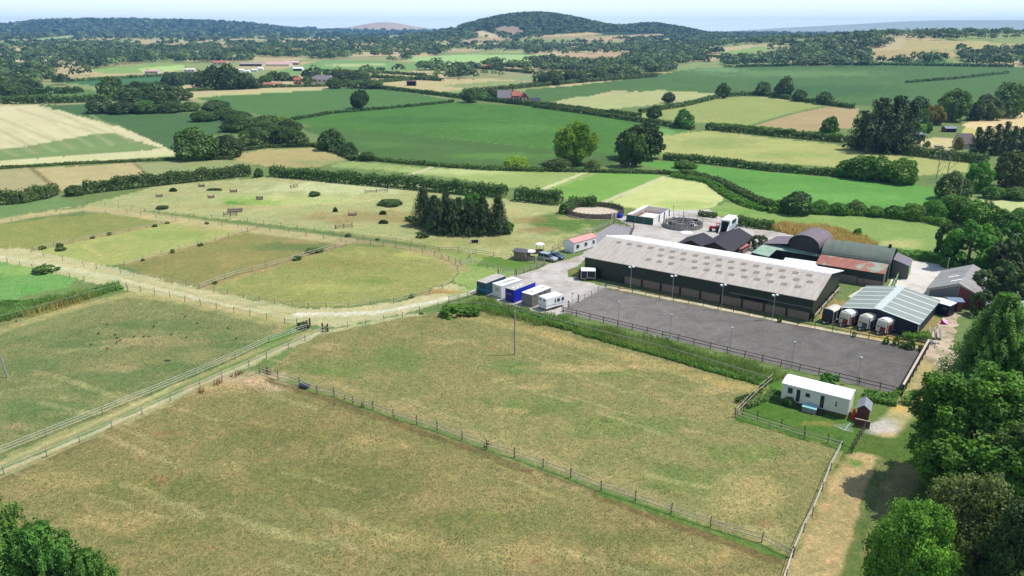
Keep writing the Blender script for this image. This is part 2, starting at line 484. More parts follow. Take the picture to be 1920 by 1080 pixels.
patch(1230, 250, 50, 14, (124, 164, 96), .8)
patch(760, 225, 120, 8, (66, 104, 56), .7)
field([(560, 239), (600, 238), (760, 251), (1030, 280), (1175, 290), (1170, 302), (1100, 320), (900, 312), (720, 304), (690, 292), (640, 272)], (82, 110, 58), .45)
patch(940, 293, 110, 7, (100, 140, 62), .6)
patch(720, 270, 60, 8, (96, 132, 62), .5)
field([(-200, 200), (70, 197), (110, 207), (230, 240), (310, 275), (332, 292), (0, 312), (-200, 318)], (205, 194, 150), .3)
field([(-160, 296), (40, 276), (170, 252), (215, 250), (262, 266), (308, 278), (240, 285), (0, 302), (-160, 312)], (96, 128, 68), .5, a=0.85)
for k in range(9):
    strip([(-40 + 36 * k, 300 - 4 * k), (-150 + 40 * k, 262 - 6 * k)], 2.4, (176, 170, 126), .35)
for p in (([(30, 203), (60, 214), (200, 255)]), ([(72, 198), (150, 228), (245, 268)]), ([(-20, 232), (80, 286)]), ([(-20, 214), (140, 280)])):
    strip(p, 2.6, (140, 136, 92), .35)
field([(-200, 322), (0, 303), (200, 290), (335, 283), (338, 291), (200, 299), (0, 313), (-200, 330)], (196, 192, 142), .4)
# --- meadows round the yard
field([(1240, 254), (1330, 246), (1560, 270), (1700, 295), (1815, 304), (1815, 322), (1700, 332), (1560, 314), (1240, 290)], (168, 168, 104), .6)
patch(1340, 268, 80, 10, (128, 148, 84), .6)
patch(1480, 290, 90, 7, (140, 156, 86), .6)
field([(1165, 300), (1250, 303), (1400, 318), (1560, 333), (1710, 346), (1755, 352), (1765, 378), (1740, 402), (1640, 402), (1520, 392), (1440, 382), (1380, 348), (1330, 328), (1250, 318)], (100, 148, 70), .6)
patch(1540, 370, 170, 9, (118, 164, 84), .6)
patch(1420, 340, 140, 7, (92, 136, 64), .6)
field([(1030, 352), (1120, 322), (1215, 322), (1245, 331), (1170, 366), (1148, 385), (1060, 372)], (122, 160, 76), .4)
field([(1245, 332), (1330, 345), (1360, 371), (1340, 388), (1290, 398), (1180, 390), (1146, 380), (1170, 366)], (192, 194, 128), .5)
patch(1290, 385, 60, 10, (150, 168, 92), .6)
field([(1305, 402), (1362, 380), (1480, 392), (1600, 402), (1772, 425), (1776, 447), (1745, 470), (1700, 470), (1600, 445), (1480, 425), (1380, 408)], (134, 156, 86), .6)
patch(1690, 458, 50, 9, (182, 176, 116), .8)
patch(1400, 396, 50, 5, (110, 150, 66), .6)
field([(640, 302), (805, 315), (1090, 322), (1122, 325), (1030, 356), (955, 352), (840, 332), (700, 317), (620, 313)], (152, 166, 98), .5)
patch(860, 322, 100, 6, (186, 190, 132), .7)
patch(700, 312, 60, 6, (135, 150, 92), .7)
strip([(770, 327), (808, 314)], 2.0, (195, 190, 150))
strip([(1020, 354), (1098, 323)], 2.2, (200, 198, 150))
strip([(1130, 380), (1245, 332)], 2.2, (196, 190, 145))
field([(430, 292), (500, 280), (590, 278), (652, 299), (600, 312), (520, 314), (455, 306)], (172, 156, 106), .5)
patch(600, 305, 60, 7, (130, 140, 88), .6)
field([(-100, 324), (55, 315), (112, 360), (-100, 366)], (166, 156, 112), .5)
field([(60, 316), (252, 306), (282, 333), (150, 347), (115, 359)], (180, 164, 118), .5)
field([(252, 306), (420, 299), (475, 305), (440, 322), (290, 335)], (146, 150, 100), .5)
strip([(58, 315), (112, 358)], 2.0, (130, 105, 75), .7)
strip([(252, 306), (282, 333)], 1.5, (125, 105, 75), .7)
field([(1780, 380), (1830, 372), (1960, 378), (1960, 405), (1850, 398)], (185, 190, 130), .4)
field([(1690, 262), (1760, 258), (1800, 262), (1800, 288), (1700, 284)], (196, 180, 130), .5)
field([(1800, 235), (1850, 216), (1960, 205), (1960, 240), (1850, 246)], (215, 190, 140), .35)
field([(1790, 262), (1810, 240), (1890, 246), (1880, 262)], (190, 180, 110), .5)

# --- the riding club's own land
field([(-200, 440), (150, 386), (300, 347), (510, 331), (640, 343), (860, 366), (1060, 384), (1100, 420), (1130, 445), (1040, 475), (960, 487), (840, 468), (620, 434), (450, 414), (300, 397), (150, 387)], (166, 164, 112), .85)
patch(650, 352, 190, 13, (198, 198, 150), .75)
patch(560, 375, 150, 10, (186, 188, 124), .6)
patch(470, 378, 60, 8, (128, 156, 72), .8)
patch(435, 381, 22, 4, (92, 138, 62), .9)
patch(700, 408, 160, 14, (152, 132, 86), .75)
patch(420, 388, 120, 5, (165, 145, 98), .5)
patch(880, 400, 130, 12, (176, 164, 108), .6)
patch(870, 455, 160, 12, (150, 146, 88), .6)
patch(1060, 420, 75, 24, (84, 116, 52), .9)
patch(1012, 432, 44, 6, (152, 120, 86), .8)
patch(985, 412, 40, 7, (150, 120, 78), .6)
patch(1070, 408, 26, 5, (172, 158, 104), .6)
patch(1095, 452, 60, 12, (92, 120, 56), .7)
field([(-160, 408), (105, 370), (165, 382), (0, 409), (-160, 430)], (112, 136, 82), .5)
field([(-160, 470), (-60, 432), (60, 412), (187, 400), (290, 407), (335, 414), (140, 455), (60, 470), (-60, 470)], (138, 140, 80), .7)
field([(60, 472), (332, 414), (378, 416), (482, 428), (450, 440), (234, 497), (150, 497)], (160, 162, 96), .7)
patch(300, 440, 80, 12, (140, 158, 84), .6); patch(400, 427, 60, 6, (176, 160, 108), .6)
patch(355, 417, 26, 2.4, (92, 150, 62), .9)
field([(236, 499), (482, 428), (602, 446), (650, 456), (375, 540), (300, 524)], (138, 132, 80), .7)
patch(530, 463, 85, 9, (96, 116, 66), .75); patch(560, 452, 40, 5, (158, 140, 98), .6); patch(430, 490, 120, 14, (150, 138, 84), .5)
field([(376, 542), (650, 460), (742, 464), (842, 491), (860, 506), (846, 528), (762, 556), (650, 574), (560, 574), (450, 556)], (146, 145, 86), .9)
patch(700, 527, 44, 7, (104, 132, 60), .6); patch(800, 478, 60, 8, (176, 172, 104), .6); patch(620, 540, 90, 9, (168, 166, 96), .6)
patch(640, 495, 130, 14, (140, 132, 76), .6)
field([(842, 470), (900, 478), (965, 488), (1000, 492), (962, 514), (890, 545), (850, 528), (862, 508)], (138, 154, 88), .7)
field([(892, 497), (905, 480), (990, 490), (1005, 494), (968, 511)], (98, 126, 56), .5)
# sandy grass tracks between the paddocks
field([(-200, 470), (40, 465), (240, 508), (372, 541), (470, 560), (570, 578), (660, 578), (770, 560), (845, 532), (890, 548), (780, 583), (640, 612), (560, 611), (430, 584), (240, 546), (130, 520), (0, 489), (-200, 480)], (184, 175, 130), .7)
strip([(-40, 476), (100, 498), (240, 528), (400, 566), (500, 582)], 2.2, (200, 192, 156), .65)
strip([(230, 520), (420, 566), (560, 592)], 0.7, (168, 156, 104), .8)
strip([(200, 525), (420, 575), (520, 594)], 0.7, (172, 158, 106), .7)
strip([(560, 590), (700, 588), (800, 569), (895, 545)], 2.0, (214, 206, 184), .9)
strip([(560, 592), (700, 590), (800, 572), (895, 548)], 0.5, (176, 160, 120), .6)
strip([(850, 553), (905, 533), (960, 510)], 2.6, (140, 165, 85), .7)
patch(830, 548, 40, 5, (164, 124, 66), .85)
strip([(-60, 426), (60, 404), (160, 392), (220, 396), (300, 408), (420, 424), (560, 441), (650, 452)], 6.0, (184, 168, 122), .9)
strip([(640, 451), (720, 456), (800, 472), (850, 492), (866, 506)], 4.0, (164, 148, 104), .8)
strip([(640, 436), (760, 458), (900, 480)], 3.0, (140, 142, 84), .8); strip([(600, 436), (740, 455), (790, 462)], 2.4, (92, 116, 64), .7)
for q in ([(63, 469), (330, 414)], [(234, 497), (482, 428)], [(374, 541), (650, 458)]):
    strip(q, 1.6, (168, 140, 102), .75)
# west fields
field([(-200, 470), (0, 489), (145, 522), (132, 536), (0, 565), (-200, 600)], (114, 152, 84), .8)
patch(40, 508, 80, 8, (150, 172, 92), .6); patch(60, 540, 90, 12, (104, 148, 76), .6)
field([(-300, 660), (240, 549), (400, 580), (575, 612), (540, 632), (240, 762), (0, 855), (-300, 960)], (129, 130, 84), .95)
strip([(-60, 640), (100, 588), (240, 552), (330, 562), (440, 588), (560, 614)], 3.0, (172, 158, 106), .7)
for (u, v, a, b) in ((210, 720, 110, 26), (80, 770, 90, 25), (440, 640, 70, 14), (330, 690, 90, 16), (160, 640, 120, 16), (60, 690, 70, 20), (300, 610, 120, 12)):
    patch(u, v, a, b, (98, 118, 70), .65)
for (u, v, a, b) in ((130, 745, 24, 9), (25, 800, 34, 8), (80, 700, 26, 7), (220, 690, 50, 9), (300, 640, 90, 9), (520, 622, 30, 6)):
    patch(u, v, a, b, (166, 146, 104), .6)
# lane between the two west fences
field([(-300, 1000), (-20, 868), (108, 812), (235, 762), (340, 718), (500, 645), (575, 617), (612, 622), (541, 655), (467, 690), (376, 730), (267, 780), (150, 832), (8, 895), (-300, 1030)], (152, 147, 98), .7)
strip([(-60, 905), (150, 818), (340, 728), (540, 640)], 1.0, (104, 128, 72), .8)
strip([(-60, 895), (150, 806), (340, 718)], 0.8, (182, 172, 122), .7)
strip([(8, 884), (267, 772), (470, 682), (610, 620)], 1.0, (196, 190, 148), .75)
strip([(560, 615), (500, 645)], 3.0, (104, 136, 66), .8)
field([(505, 692), (560, 650), (615, 622), (690, 608), (780, 590), (900, 577), (1050, 612), (1290, 674), (1445, 722), (1378, 784), (1510, 824), (1578, 845), (1488, 1046), (1260, 960), (1020, 878), (780, 790), (595, 733)], (139, 132, 86), 1.0)
strip([(612, 622), (700, 604), (790, 588)], 1.3, (194, 187, 144), .7)
for (u, v, a, b) in ((660, 690, 110, 16), (740, 670, 60, 30), (1010, 760, 90, 18), (1180, 800, 120, 22), (1280, 900, 120, 28), (980, 690, 80, 12), (1400, 850, 90, 20), (1150, 700, 60, 8), (640, 700, 60, 12)):
    patch(u, v, a, b, (106, 126, 66), .6)
for (u, v, a, b) in ((1290, 808, 34, 9), (1400, 940, 90, 26), (960, 770, 40, 8), (1100, 690, 120, 8), (1250, 690, 90, 7), (1350, 730, 60, 10), (1440, 1000, 40, 18), (840, 640, 60, 6), (620, 648, 40, 6), (1000, 725, 50, 6), (1380, 905, 70, 20)):
    patch(u, v, a, b, (174, 154, 106), .65)
for (u, v, a, b) in ((922, 652, 12, 2.5), (1030, 840, 14, 3), (640, 653, 16, 3), (1432, 985, 18, 7), (880, 936, 16, 5)):
    patch(u, v, a, b, (146, 106, 72), .45)
strip([(860, 590), (1000, 622), (1160, 664), (1330, 712), (1420, 732)], 3.0, (176, 154, 100), .6)
strip([(985, 628), (1180, 690), (1330, 740)], 0.8, (130, 120, 74), .5); strip([(970, 632), (1150, 690), (1300, 740)], 0.7, (166, 150, 98), .5)
field([(-300, 1040), (8, 898), (150, 836), (267, 782), (376, 735), (470, 697), (522, 713), (662, 760), (866, 828), (1127, 923), (1258, 966), (1482, 1050), (1440, 1400), (-300, 1400)], (138, 128, 83), 1.0)
patch(484, 716, 78, 20, (186, 160, 126), 1.0); patch(420, 730, 60, 14, (164, 146, 100), .8)
for (u, v, a, b) in ((620, 900, 160, 45), (860, 980, 140, 30), (300, 920, 160, 30), (1180, 1010, 90, 20), (540, 820, 120, 22), (330, 1000, 90, 26)):
    patch(u, v, a, b, (112, 116, 64), .55)
for (u, v, a, b) in ((740, 1010, 120, 30), (960, 1040, 120, 30), (130, 900, 80, 22), (220, 980, 80, 26), (1300, 1040, 100, 24), (700, 830, 90, 16), (420, 880, 50, 18)):
    patch(u, v, a, b, (166, 148, 98), .6)
for (u, v, a, b) in ((310, 812, 30, 5), (300, 900, 14, 7), (1010, 1050, 20, 9)):
    patch(u, v, a, b, (146, 108, 76), .5)
strip([(500, 712), (662, 766), (866, 836), (1127, 932), (1480, 1060)], 1.3, (112, 96, 62), .8)
strip([(520, 708), (662, 755), (866, 824), (1127, 919), (1330, 985)], 0.8, (100, 122, 62), .5)
strip([(1127, 924), (1300, 983), (1480, 1048)], 1.1, (84, 118, 50), .7)
strip([(8, 897), (150, 837), (376, 736)], 1.0, (120, 104, 72), .6)
g_ = random.Random(31)
for k in range(46):           # old mowing and wheel lines, trodden lines along the fences
    u, v = g_.uniform(-100, 1450), g_.uniform(650, 1090); du = g_.uniform(60, 220)
    strip([(u, v), (u + du, v + du * g_.uniform(.22, .42))], g_.uniform(.5, 1.3), (186, 172, 122) if k % 3 else (112, 112, 68), .3)
for k in range(16):
    u, v = g_.uniform(-60, 480), g_.uniform(570, 800)
    if v < 830 - .42 * u: strip([(u, v), (u + 150, v - g_.uniform(5, 30))], g_.uniform(.6, 1.6), (176, 164, 116) if k % 2 else (104, 116, 72), .3)
strip([(20, 880), (200, 806), (400, 722)], 1.6, (166, 150, 106), .4); strip([(560, 704), (760, 764), (1000, 852), (1300, 960)], 2.2, (170, 152, 108), .35)
# mown way and verge on the east side
field([(1488, 1048), (1578, 846), (1590, 800), (1720, 790), (1800, 900), (1800, 1300), (1400, 1300)], (88, 108, 50), .8)
strip([(1440, 1200), (1545, 1040), (1590, 930), (1625, 868)], 5.0, (186, 158, 114), .95, .25, mott=.9)
strip([(1590, 1180), (1640, 1010), (1680, 930), (1705, 880)], 3.2, (156, 138, 96), .7)
field([(1378, 786), (1447, 722), (1520, 745), (1640, 790), (1600, 850), (1570, 842), (1480, 815)], (84, 112, 48), .8)
patch(1540, 795, 40, 7, (150, 134, 76), .6); patch(1600, 870, 25, 10, (70, 122, 36), .8)
field([(1600, 740), (1690, 745), (1745, 660), (1770, 640), (1800, 640), (1790, 700), (1720, 790), (1620, 790)], (100, 118, 58), .7)
strip([(1660, 810), (1690, 775), (1720, 730), (1745, 680)], 3.0, (184, 166, 118), .85); patch(1690, 765, 22, 9, (186, 158, 92), .8)
field([(820, 580), (900, 560), (1050, 595), (1260, 645), (1500, 712), (1640, 752), (1640, 775), (1440, 722), (1290, 676), (1050, 614), (900, 580)], (90, 122, 50), .7)
field([(1120, 540), (1170, 535), (1320, 560), (1530, 610), (1740, 655), (1735, 668), (1500, 616), (1300, 572), (1130, 548)], (120, 122, 68), .8)
strip([(1140, 537), (1300, 568), (1500, 610), (1715, 651)], 1.5, (206, 190, 164), 1.0)
field([(1530, 600), (1560, 560), (1760, 590), (1770, 640), (1740, 655), (1600, 625)], (150, 134, 90), .8)
patch(1640, 635, 60, 8, (176, 150, 90), .7)
patch(1655, 800, 34, 14, (190, 180, 170), 1.0); patch(1668, 806, 26, 10, (190, 180, 170), 1.0)
strip([(1655, 870), (1630, 930), (1612, 1010), (1590, 1100)], 1.6, (84, 108, 54), .8)
C[:, :3] *= (0.90 + 0.2 * fbm(GX / 14.0, GY / 14.0, 55, 4))[:, None]
C[:, :3] = np.clip(C[:, :3], 0.004, 0.9)

# woodland floor is painted dark where woods are planted later
m, nt, b = nodes_of('ground_cover')
L = nt.links.new
vc = nt.nodes.new('ShaderNodeAttribute'); vc.attribute_name = 'cover'
tc = nt.nodes.new('ShaderNodeTexCoord')
def _noise(scale, detail=6, rough=0.65, dist=0.0):
    n = nt.nodes.new('ShaderNodeTexNoise'); n.inputs['Scale'].default_value = scale; n.inputs['Detail'].default_value = detail
    n.inputs['Roughness'].default_value = rough; n.inputs['Distortion'].default_value = dist
    L(tc.outputs['Object'], n.inputs['Vector']); return n
def _ramp(src, stops):
    r = nt.nodes.new('ShaderNodeValToRGB'); e = r.color_ramp.elements
    e[0].position, e[1].position = stops[0][0], stops[-1][0]
    e[0].color, e[1].color = stops[0][1] + (1,), stops[-1][1] + (1,)
    for p, c in stops[1:-1]:
        q = e.new(p); q.color = c + (1,)
    L(src, r.inputs[0]); return r
def _mul(a, c, fac=1.0):
    x = nt.nodes.new('ShaderNodeMixRGB'); x.blend_type = 'MULTIPLY'; x.inputs[0].default_value = fac
    L(a, x.inputs[1]); L(c, x.inputs[2]); return x
sc = lambda t, k=0.5: tuple(min(1.0, q * k) for q in t)
# ramps are stored at half strength and doubled afterwards
big = _ramp(_noise(0.13, 12, 0.80, 1.2).outputs[0], [(0.34, sc((0.66, 0.82, 0.72))), (0.46, sc((0.86, 0.98, 0.90))), (0.54, sc((1.06, 1.02, 1.02))), (0.66, sc((1.36, 1.28, 1.28)))])
mid = _ramp(_noise(1.1, 10, 0.82, 1.8).outputs[0], [(0.38, sc((0.52, 0.66, 0.54))), (0.5, sc((0.98, 1, 0.98))), (0.62, sc((1.60, 1.50, 1.44)))])
fine = _ramp(_noise(6.0, 8, 0.9, 2.0).outputs[0], [(0.40, sc((0.42, 0.48, 0.42))), (0.5, sc((1, 1, 1))), (0.60, sc((1.75, 1.68, 1.6)))])
cur = vc.outputs['Color']
for rmp, w in ((big, 0.75), (mid, 0.75), (fine, 0.8)):
    x = _mul(cur, rmp.outputs[0]); x2 = nt.nodes.new('ShaderNodeMixRGB'); x2.blend_type = 'ADD'; x2.inputs[0].default_value = 1.0
    L(x.outputs[0], x2.inputs[1]); L(x.outputs[0], x2.inputs[2])
    f = nt.nodes.new('ShaderNodeMath'); f.operation = 'MULTIPLY_ADD'; f.inputs[1].default_value = w; f.inputs[2].default_value = 0.08 if rmp is not fine else 0.2
    L(vc.outputs['Alpha'], f.inputs[0])
    mx = nt.nodes.new('ShaderNodeMixRGB'); L(f.outputs[0], mx.inputs[0]); L(cur, mx.inputs[1]); L(x2.outputs[0], mx.inputs[2])
    cur = mx.outputs[0]
L(cur, b.inputs['Base Color'])
b.inputs['Roughness'].default_value = 0.95; b.inputs['Specular IOR Level'].default_value = 0.05
bp = nt.nodes.new('ShaderNodeBump'); bp.inputs['Strength'].default_value = 0.6; bp.inputs['Distance'].default_value = 0.12
bn = _noise(1.6, 6, 0.75); L(bn.outputs[0], bp.inputs['Height']); L(bp.outputs[0], b.inputs['Normal'])
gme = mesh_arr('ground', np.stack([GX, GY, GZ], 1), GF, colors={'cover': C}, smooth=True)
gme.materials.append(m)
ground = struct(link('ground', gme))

# sheets laid on the ground: yard, arenas, hard standings, tracks
def ragged(pts, step=1.0, amp=0.35, seed=0, close=True):
    q = [P(u, v) for u, v in pts]; out = []
    n = len(q)
    for i in range(n):
        a, c = q[i], q[(i + 1) % n]; k = max(1, int((c - a).length / step))
        for j in range(k):
            p = a.lerp(c, j / k)
            w = amp * 2 * (float(fbm(np.array([p.x / 1.7]), np.array([p.y / 1.7]), seed, 3)[0]) - 0.5)
            nrm = Vector((-(c - a).y, (c - a).x, 0)).normalized()
            out.append(p + nrm * w * 2)
    return out
def sheet(name, pts, z, material, amp=0.35):
    q = ragged(pts, 0.8, amp) if amp else [P(u, v) for u, v in pts]
    bm = bmesh.new()
    f = bm.faces.new([bm.verts.new((p.x, p.y, z)) for p in q])
    if f.calc_area() and f.normal.z < 0: f.normal_flip()
    bm.normal_update()
    if f.normal.z < 0: f.normal_flip()
    bmesh.ops.triangulate(bm, faces=[f])
    me = bpy.data.meshes.new(name); bm.to_mesh(me); bm.free()
    me.materials.append(material)
    return struct(link(name, me))
GRAVEL = mat('yard_gravel', lin(188, 180, 170, .78), .95, .35, .2, col2=lin(156, 144, 124, .78), thr=(.48, .66), detail=9)
SAND = mat('pen_sand', lin(205, 190, 165, .75), .95, .8, .2)
RUBBER, nt, b = nodes_of('arena_surface')
L = nt.links.new
tc = nt.nodes.new('ShaderNodeTexCoord')
def _n(scale, det, st=(1, 1, 1), rot=0.0, dist=0.0):
    mp = nt.nodes.new('ShaderNodeMapping'); mp.inputs['Scale'].default_value = st; mp.inputs['Rotation'].default_value = (0, 0, rot); L(tc.outputs['Object'], mp.inputs[0])
    n = nt.nodes.new('ShaderNodeTexNoise'); n.inputs['Scale'].default_value = scale; n.inputs['Detail'].default_value = det; n.inputs['Roughness'].default_value = .8; n.inputs['Distortion'].default_value = dist
    L(mp.outputs[0], n.inputs['Vector']); return n
def _rp(src, p0, c0, p1, c1):
    r = nt.nodes.new('ShaderNodeValToRGB'); r.color_ramp.elements[0].position = p0; r.color_ramp.elements[1].position = p1
    r.color_ramp.elements[0].color = c0 + (1,); r.color_ramp.elements[1].color = c1 + (1,); L(src, r.inputs[0]); return r
g0 = _rp(_n(5.0, 10, (1.0, 2.4, 1), .54, 1.5).outputs[0], .36, lin(62, 59, 55, .78), .64, lin(156, 150, 142, .78))     # churned rubber and harrow lines
g1 = _rp(_n(.16, 6, dist=1.0).outputs[0], .36, (.80, .79, .78), .64, (1.18, 1.17, 1.16))                              # damp and dry patches
g2 = _rp(_n(1.3, 8, (.45, 2.2, 1), .54, .8).outputs[0], .40, (.86, .86, .86), .62, (1.12, 1.12, 1.12))                    # ridden tracks along the school
cur = g0.outputs[0]
for g_n in (g1, g2):
    x = nt.nodes.new('ShaderNodeMixRGB'); x.blend_type = 'MULTIPLY'; x.inputs[0].default_value = 1; L(cur, x.inputs[1]); L(g_n.outputs[0], x.inputs[2]); cur = x.outputs[0]
sx = nt.nodes.new('ShaderNodeSeparateXYZ'); L(tc.outputs['Object'], sx.inputs[0])       # lighter at the yard end, darker at the far end
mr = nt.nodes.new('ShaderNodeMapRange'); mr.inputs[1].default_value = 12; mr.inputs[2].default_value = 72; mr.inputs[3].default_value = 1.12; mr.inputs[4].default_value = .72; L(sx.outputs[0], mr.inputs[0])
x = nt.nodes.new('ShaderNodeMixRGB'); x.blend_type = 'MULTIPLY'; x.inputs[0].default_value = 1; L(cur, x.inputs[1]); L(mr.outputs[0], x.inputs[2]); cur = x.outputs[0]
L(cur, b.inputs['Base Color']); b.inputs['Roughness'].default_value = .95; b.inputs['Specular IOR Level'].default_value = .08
bp = nt.nodes.new('ShaderNodeBump'); bp.inputs['Strength'].default_value = .9; bp.inputs['Distance'].default_value = .08
L(g0.outputs[0], bp.inputs['Height']); L(bp.outputs[0], b.inputs['Normal'])
RUBBER2 = mat('menage_surface', lin(152, 146, 146, .75), .95, 1.2, .3, detail=8)
CONC = mat('yard_concrete', lin(208, 200, 187, .8), .9, .25, .14, col2=lin(170, 160, 142, .8), thr=(.52, .7), detail=8)
DIRT = mat('dirt_track', lin(194, 174, 148, .75), .95, .5, .25, col2=lin(140, 132, 90, .75), thr=(.5, .62), detail=8)
sheet('yard', [(896, 546), (960, 517), (1000, 507), (1030, 495), (1060, 487), (1090, 478), (1110, 458), (1190, 428), (1150, 408), (1240, 396), (1330, 392), (1345, 405), (1420, 430), (1490, 440), (1500, 470), (1400, 490), (1180, 470), (1095, 486), (1092, 494), (1066, 505), (1066, 519), (1092, 527), (1140, 538), (1132, 543), (1062, 586), (1040, 594), (940, 572)], 0.006, GRAVEL)
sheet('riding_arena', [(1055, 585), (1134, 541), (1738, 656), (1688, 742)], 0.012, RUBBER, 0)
sheet('menage', [(1085, 457), (1151, 419), (1190, 427), (1180, 448), (1120, 470)], 0.012, RUBBER2, 0)
sheet('concrete_yard', [(1590, 556), (1625, 535), (1660, 545), (1692, 486), (1780, 499), (1770, 508), (1738, 560), (1700, 600)], 0.01, CONC, .1)
sheet('track', [(1725, 664), (1742, 652), (1744, 635), (1752, 618), (1776, 585), (1800, 588), (1790, 620), (1788, 652), (1800, 690), (1775, 715), (1745, 712), (1752, 690)], 0.008, DIRT, .5)
#sheet('gravel_path', [(1628, 785), (1650, 778), (1690, 795), (1700, 812), (1680, 825), (1640, 805)], 0.008, mat('pale_gravel', lin(190, 178, 170, .75), .95, 1.2, .3), .4)
# ------------------------------------------------------------------ foliage
LM = {
    'd': leaf_mat('leaf_dark', (.026, .055, .012), (.115, .19, .042), .35),
    'b': leaf_mat('leaf_mid', (.036, .080, .012), (.155, .265, .05), .35),
    'l': leaf_mat('leaf_bright', (.10, .21, .012), (.38, .58, .05), .45),
    'g': leaf_mat('leaf_green', (.030, .095, .008), (.155, .36, .032), .4),
    'o': leaf_mat('leaf_olive', (.044, .070, .014), (.19, .25, .06), .35),
    'y': leaf_mat('leaf_yellow', (.11, .10, .012), (.36, .30, .045), .4),
    'c': leaf_mat('needle_dark', (.016, .038, .010), (.075, .125, .034), .2),
    'p': leaf_mat('needle_green', (.026, .085, .012), (.145, .29, .038), .35),
    'h': leaf_mat('hedge_leaf', (.030, .065, .012), (.135, .225, .046), .35),
    'hg': leaf_mat('hedge_leaf_bright', (.040, .11, .010), (.20, .40, .042), .4),
    'gr': leaf_mat('tall_grass_blade', (.06, .13, .02), (.30, .42, .10), .4),
    'st': leaf_mat('straw_grass_blade', (.42, .29, .07), (.78, .58, .20), .5),
    'a': leaf_mat('ash_leaf', (.050, .13, .012), (.23, .48, .045), .45),
    'pg': leaf_mat('soft_needle', (.036, .11, .016), (.19, .36, .055), .4),
    'tuft': leaf_mat('dry_grass_blade', (.22, .20, .07), (.50, .44, .20), .55),
    'dock': leaf_mat('dock_seed_head', (.10, .045, .02), (.22, .11, .05), .1),
    'f': leaf_mat('far_leaf', (.026, .054, .014), (.15, .225, .062), .25),
}
BARK = mat('bark', (.11, .085, .06), .9, 4, .35)
BARK_PALE = mat('bark_pale', (.24, .21, .18), .9, 4, .35)

def unit(v):
    return v / np.maximum(1e-6, np.linalg.norm(v, axis=1))[:, None]

def quads(cen, nrm, size, tint, aspect=1.0):
    """one small leaf face per centre, turned to its normal with a random twist"""
    n = len(cen)
    r = unit(rng.normal(size=(n, 3)))
    t = unit(np.cross(nrm, r)); b = np.cross(nrm, t)
    s = (size * (0.65 + 0.7 * rng.random(n)))[:, None] * 0.5
    V = np.stack([cen - t * s - b * s * aspect * .55, cen + t * s * 0.55 - b * s * aspect, cen + t * s + b * s * aspect * .55, cen - t * s * .55 + b * s * aspect], 1).reshape(-1, 3)
    F = np.arange(4 * n).reshape(n, 4)
    return V, F, np.repeat(np.clip(tint, 0, 1), 4)

def broad_crown(ncl, nleaf, leaf, cl_r=0.075, nlobe=13, zlo=0.18, seed=0, loose=0.0):
    """unit crown (width 1, height 1): lobes carry clumps, clumps carry leaves"""
    g = np.random.default_rng(seed)
    cz = 0.5 * (1 + zlo); rz = 0.5 * (1 - zlo)
    d = unit(g.normal(size=(nlobe, 3))); d[:, 2] = np.abs(d[:, 2]) * 1.1 - 0.35
    lc = d * np.array([.27, .27, .56 * rz]) * (0.75 + 0.5 * g.random((nlobe, 1))) + np.array([0, 0, cz])
    lr = 0.16 + 0.09 * g.random(nlobe)
    lc[0] = (0, 0, cz + rz * .25); lr[0] = .27; lc[1] = (0, 0, cz - rz * .15); lr[1] = .28
    w = lr ** 2 / (lr ** 2).sum()
    li = g.choice(nlobe, ncl, p=w)
    cd = unit(g.normal(size=(ncl, 3)) + np.array([0, 0, .25]))
    cc = lc[li] + cd * (lr[li] * (0.72 + 0.34 * g.random(ncl)) * (1 + loose * g.random(ncl)))[:, None] * np.array([1, 1, min(1.15, rz * 2.2)])
    cc[:, 2] = np.clip(cc[:, 2], zlo * .8, 1.0)
    ct = 0.15 + 0.6 * g.random(ncl) ** 1.1
    lobe_t = g.random(nlobe) * 0.3 - .1
    ct = ct + lobe_t[li]
    idx = np.repeat(np.arange(ncl), nleaf); n = len(idx)
    off = g.normal(size=(n, 3)) * cl_r * np.array([.6, .6, .5])
    cen = cc[idx] + off
    nrm = unit(unit(cen - np.array([0, 0, cz - .1])) * .55 + unit(off) * .75 + g.normal(size=(n, 3)) * .45 + np.array([0, 0, .35]))
    return quads(cen, nrm, leaf, ct[idx] + 0.28 * (g.random(n) - .5))

def shell_pts(n, cen, rad, g, keep_in=-.15, bias=.0):
    """points on the outside of a heap of spheres, with their outward normals and sphere index"""
    w = rad ** 2 / (rad ** 2).sum()
    m = int(n * 2.6)
    li = g.choice(len(rad), m, p=w)
    d = unit(g.normal(size=(m, 3)) + np.array([0, 0, bias]))
    p = cen[li] + d * rad[li][:, None]
    ok = (p * d).sum(1) / np.maximum(.05, np.linalg.norm(p, axis=1)) > keep_in
    dist = np.linalg.norm(p[:, None, :] - cen[None, :, :], axis=2) - rad[None, :] * .86
    dist[np.arange(m), li] = 1
    ok &= dist.min(1) > 0
    i = np.nonzero(ok)[0][:n]
    return p[i], d[i], li[i]

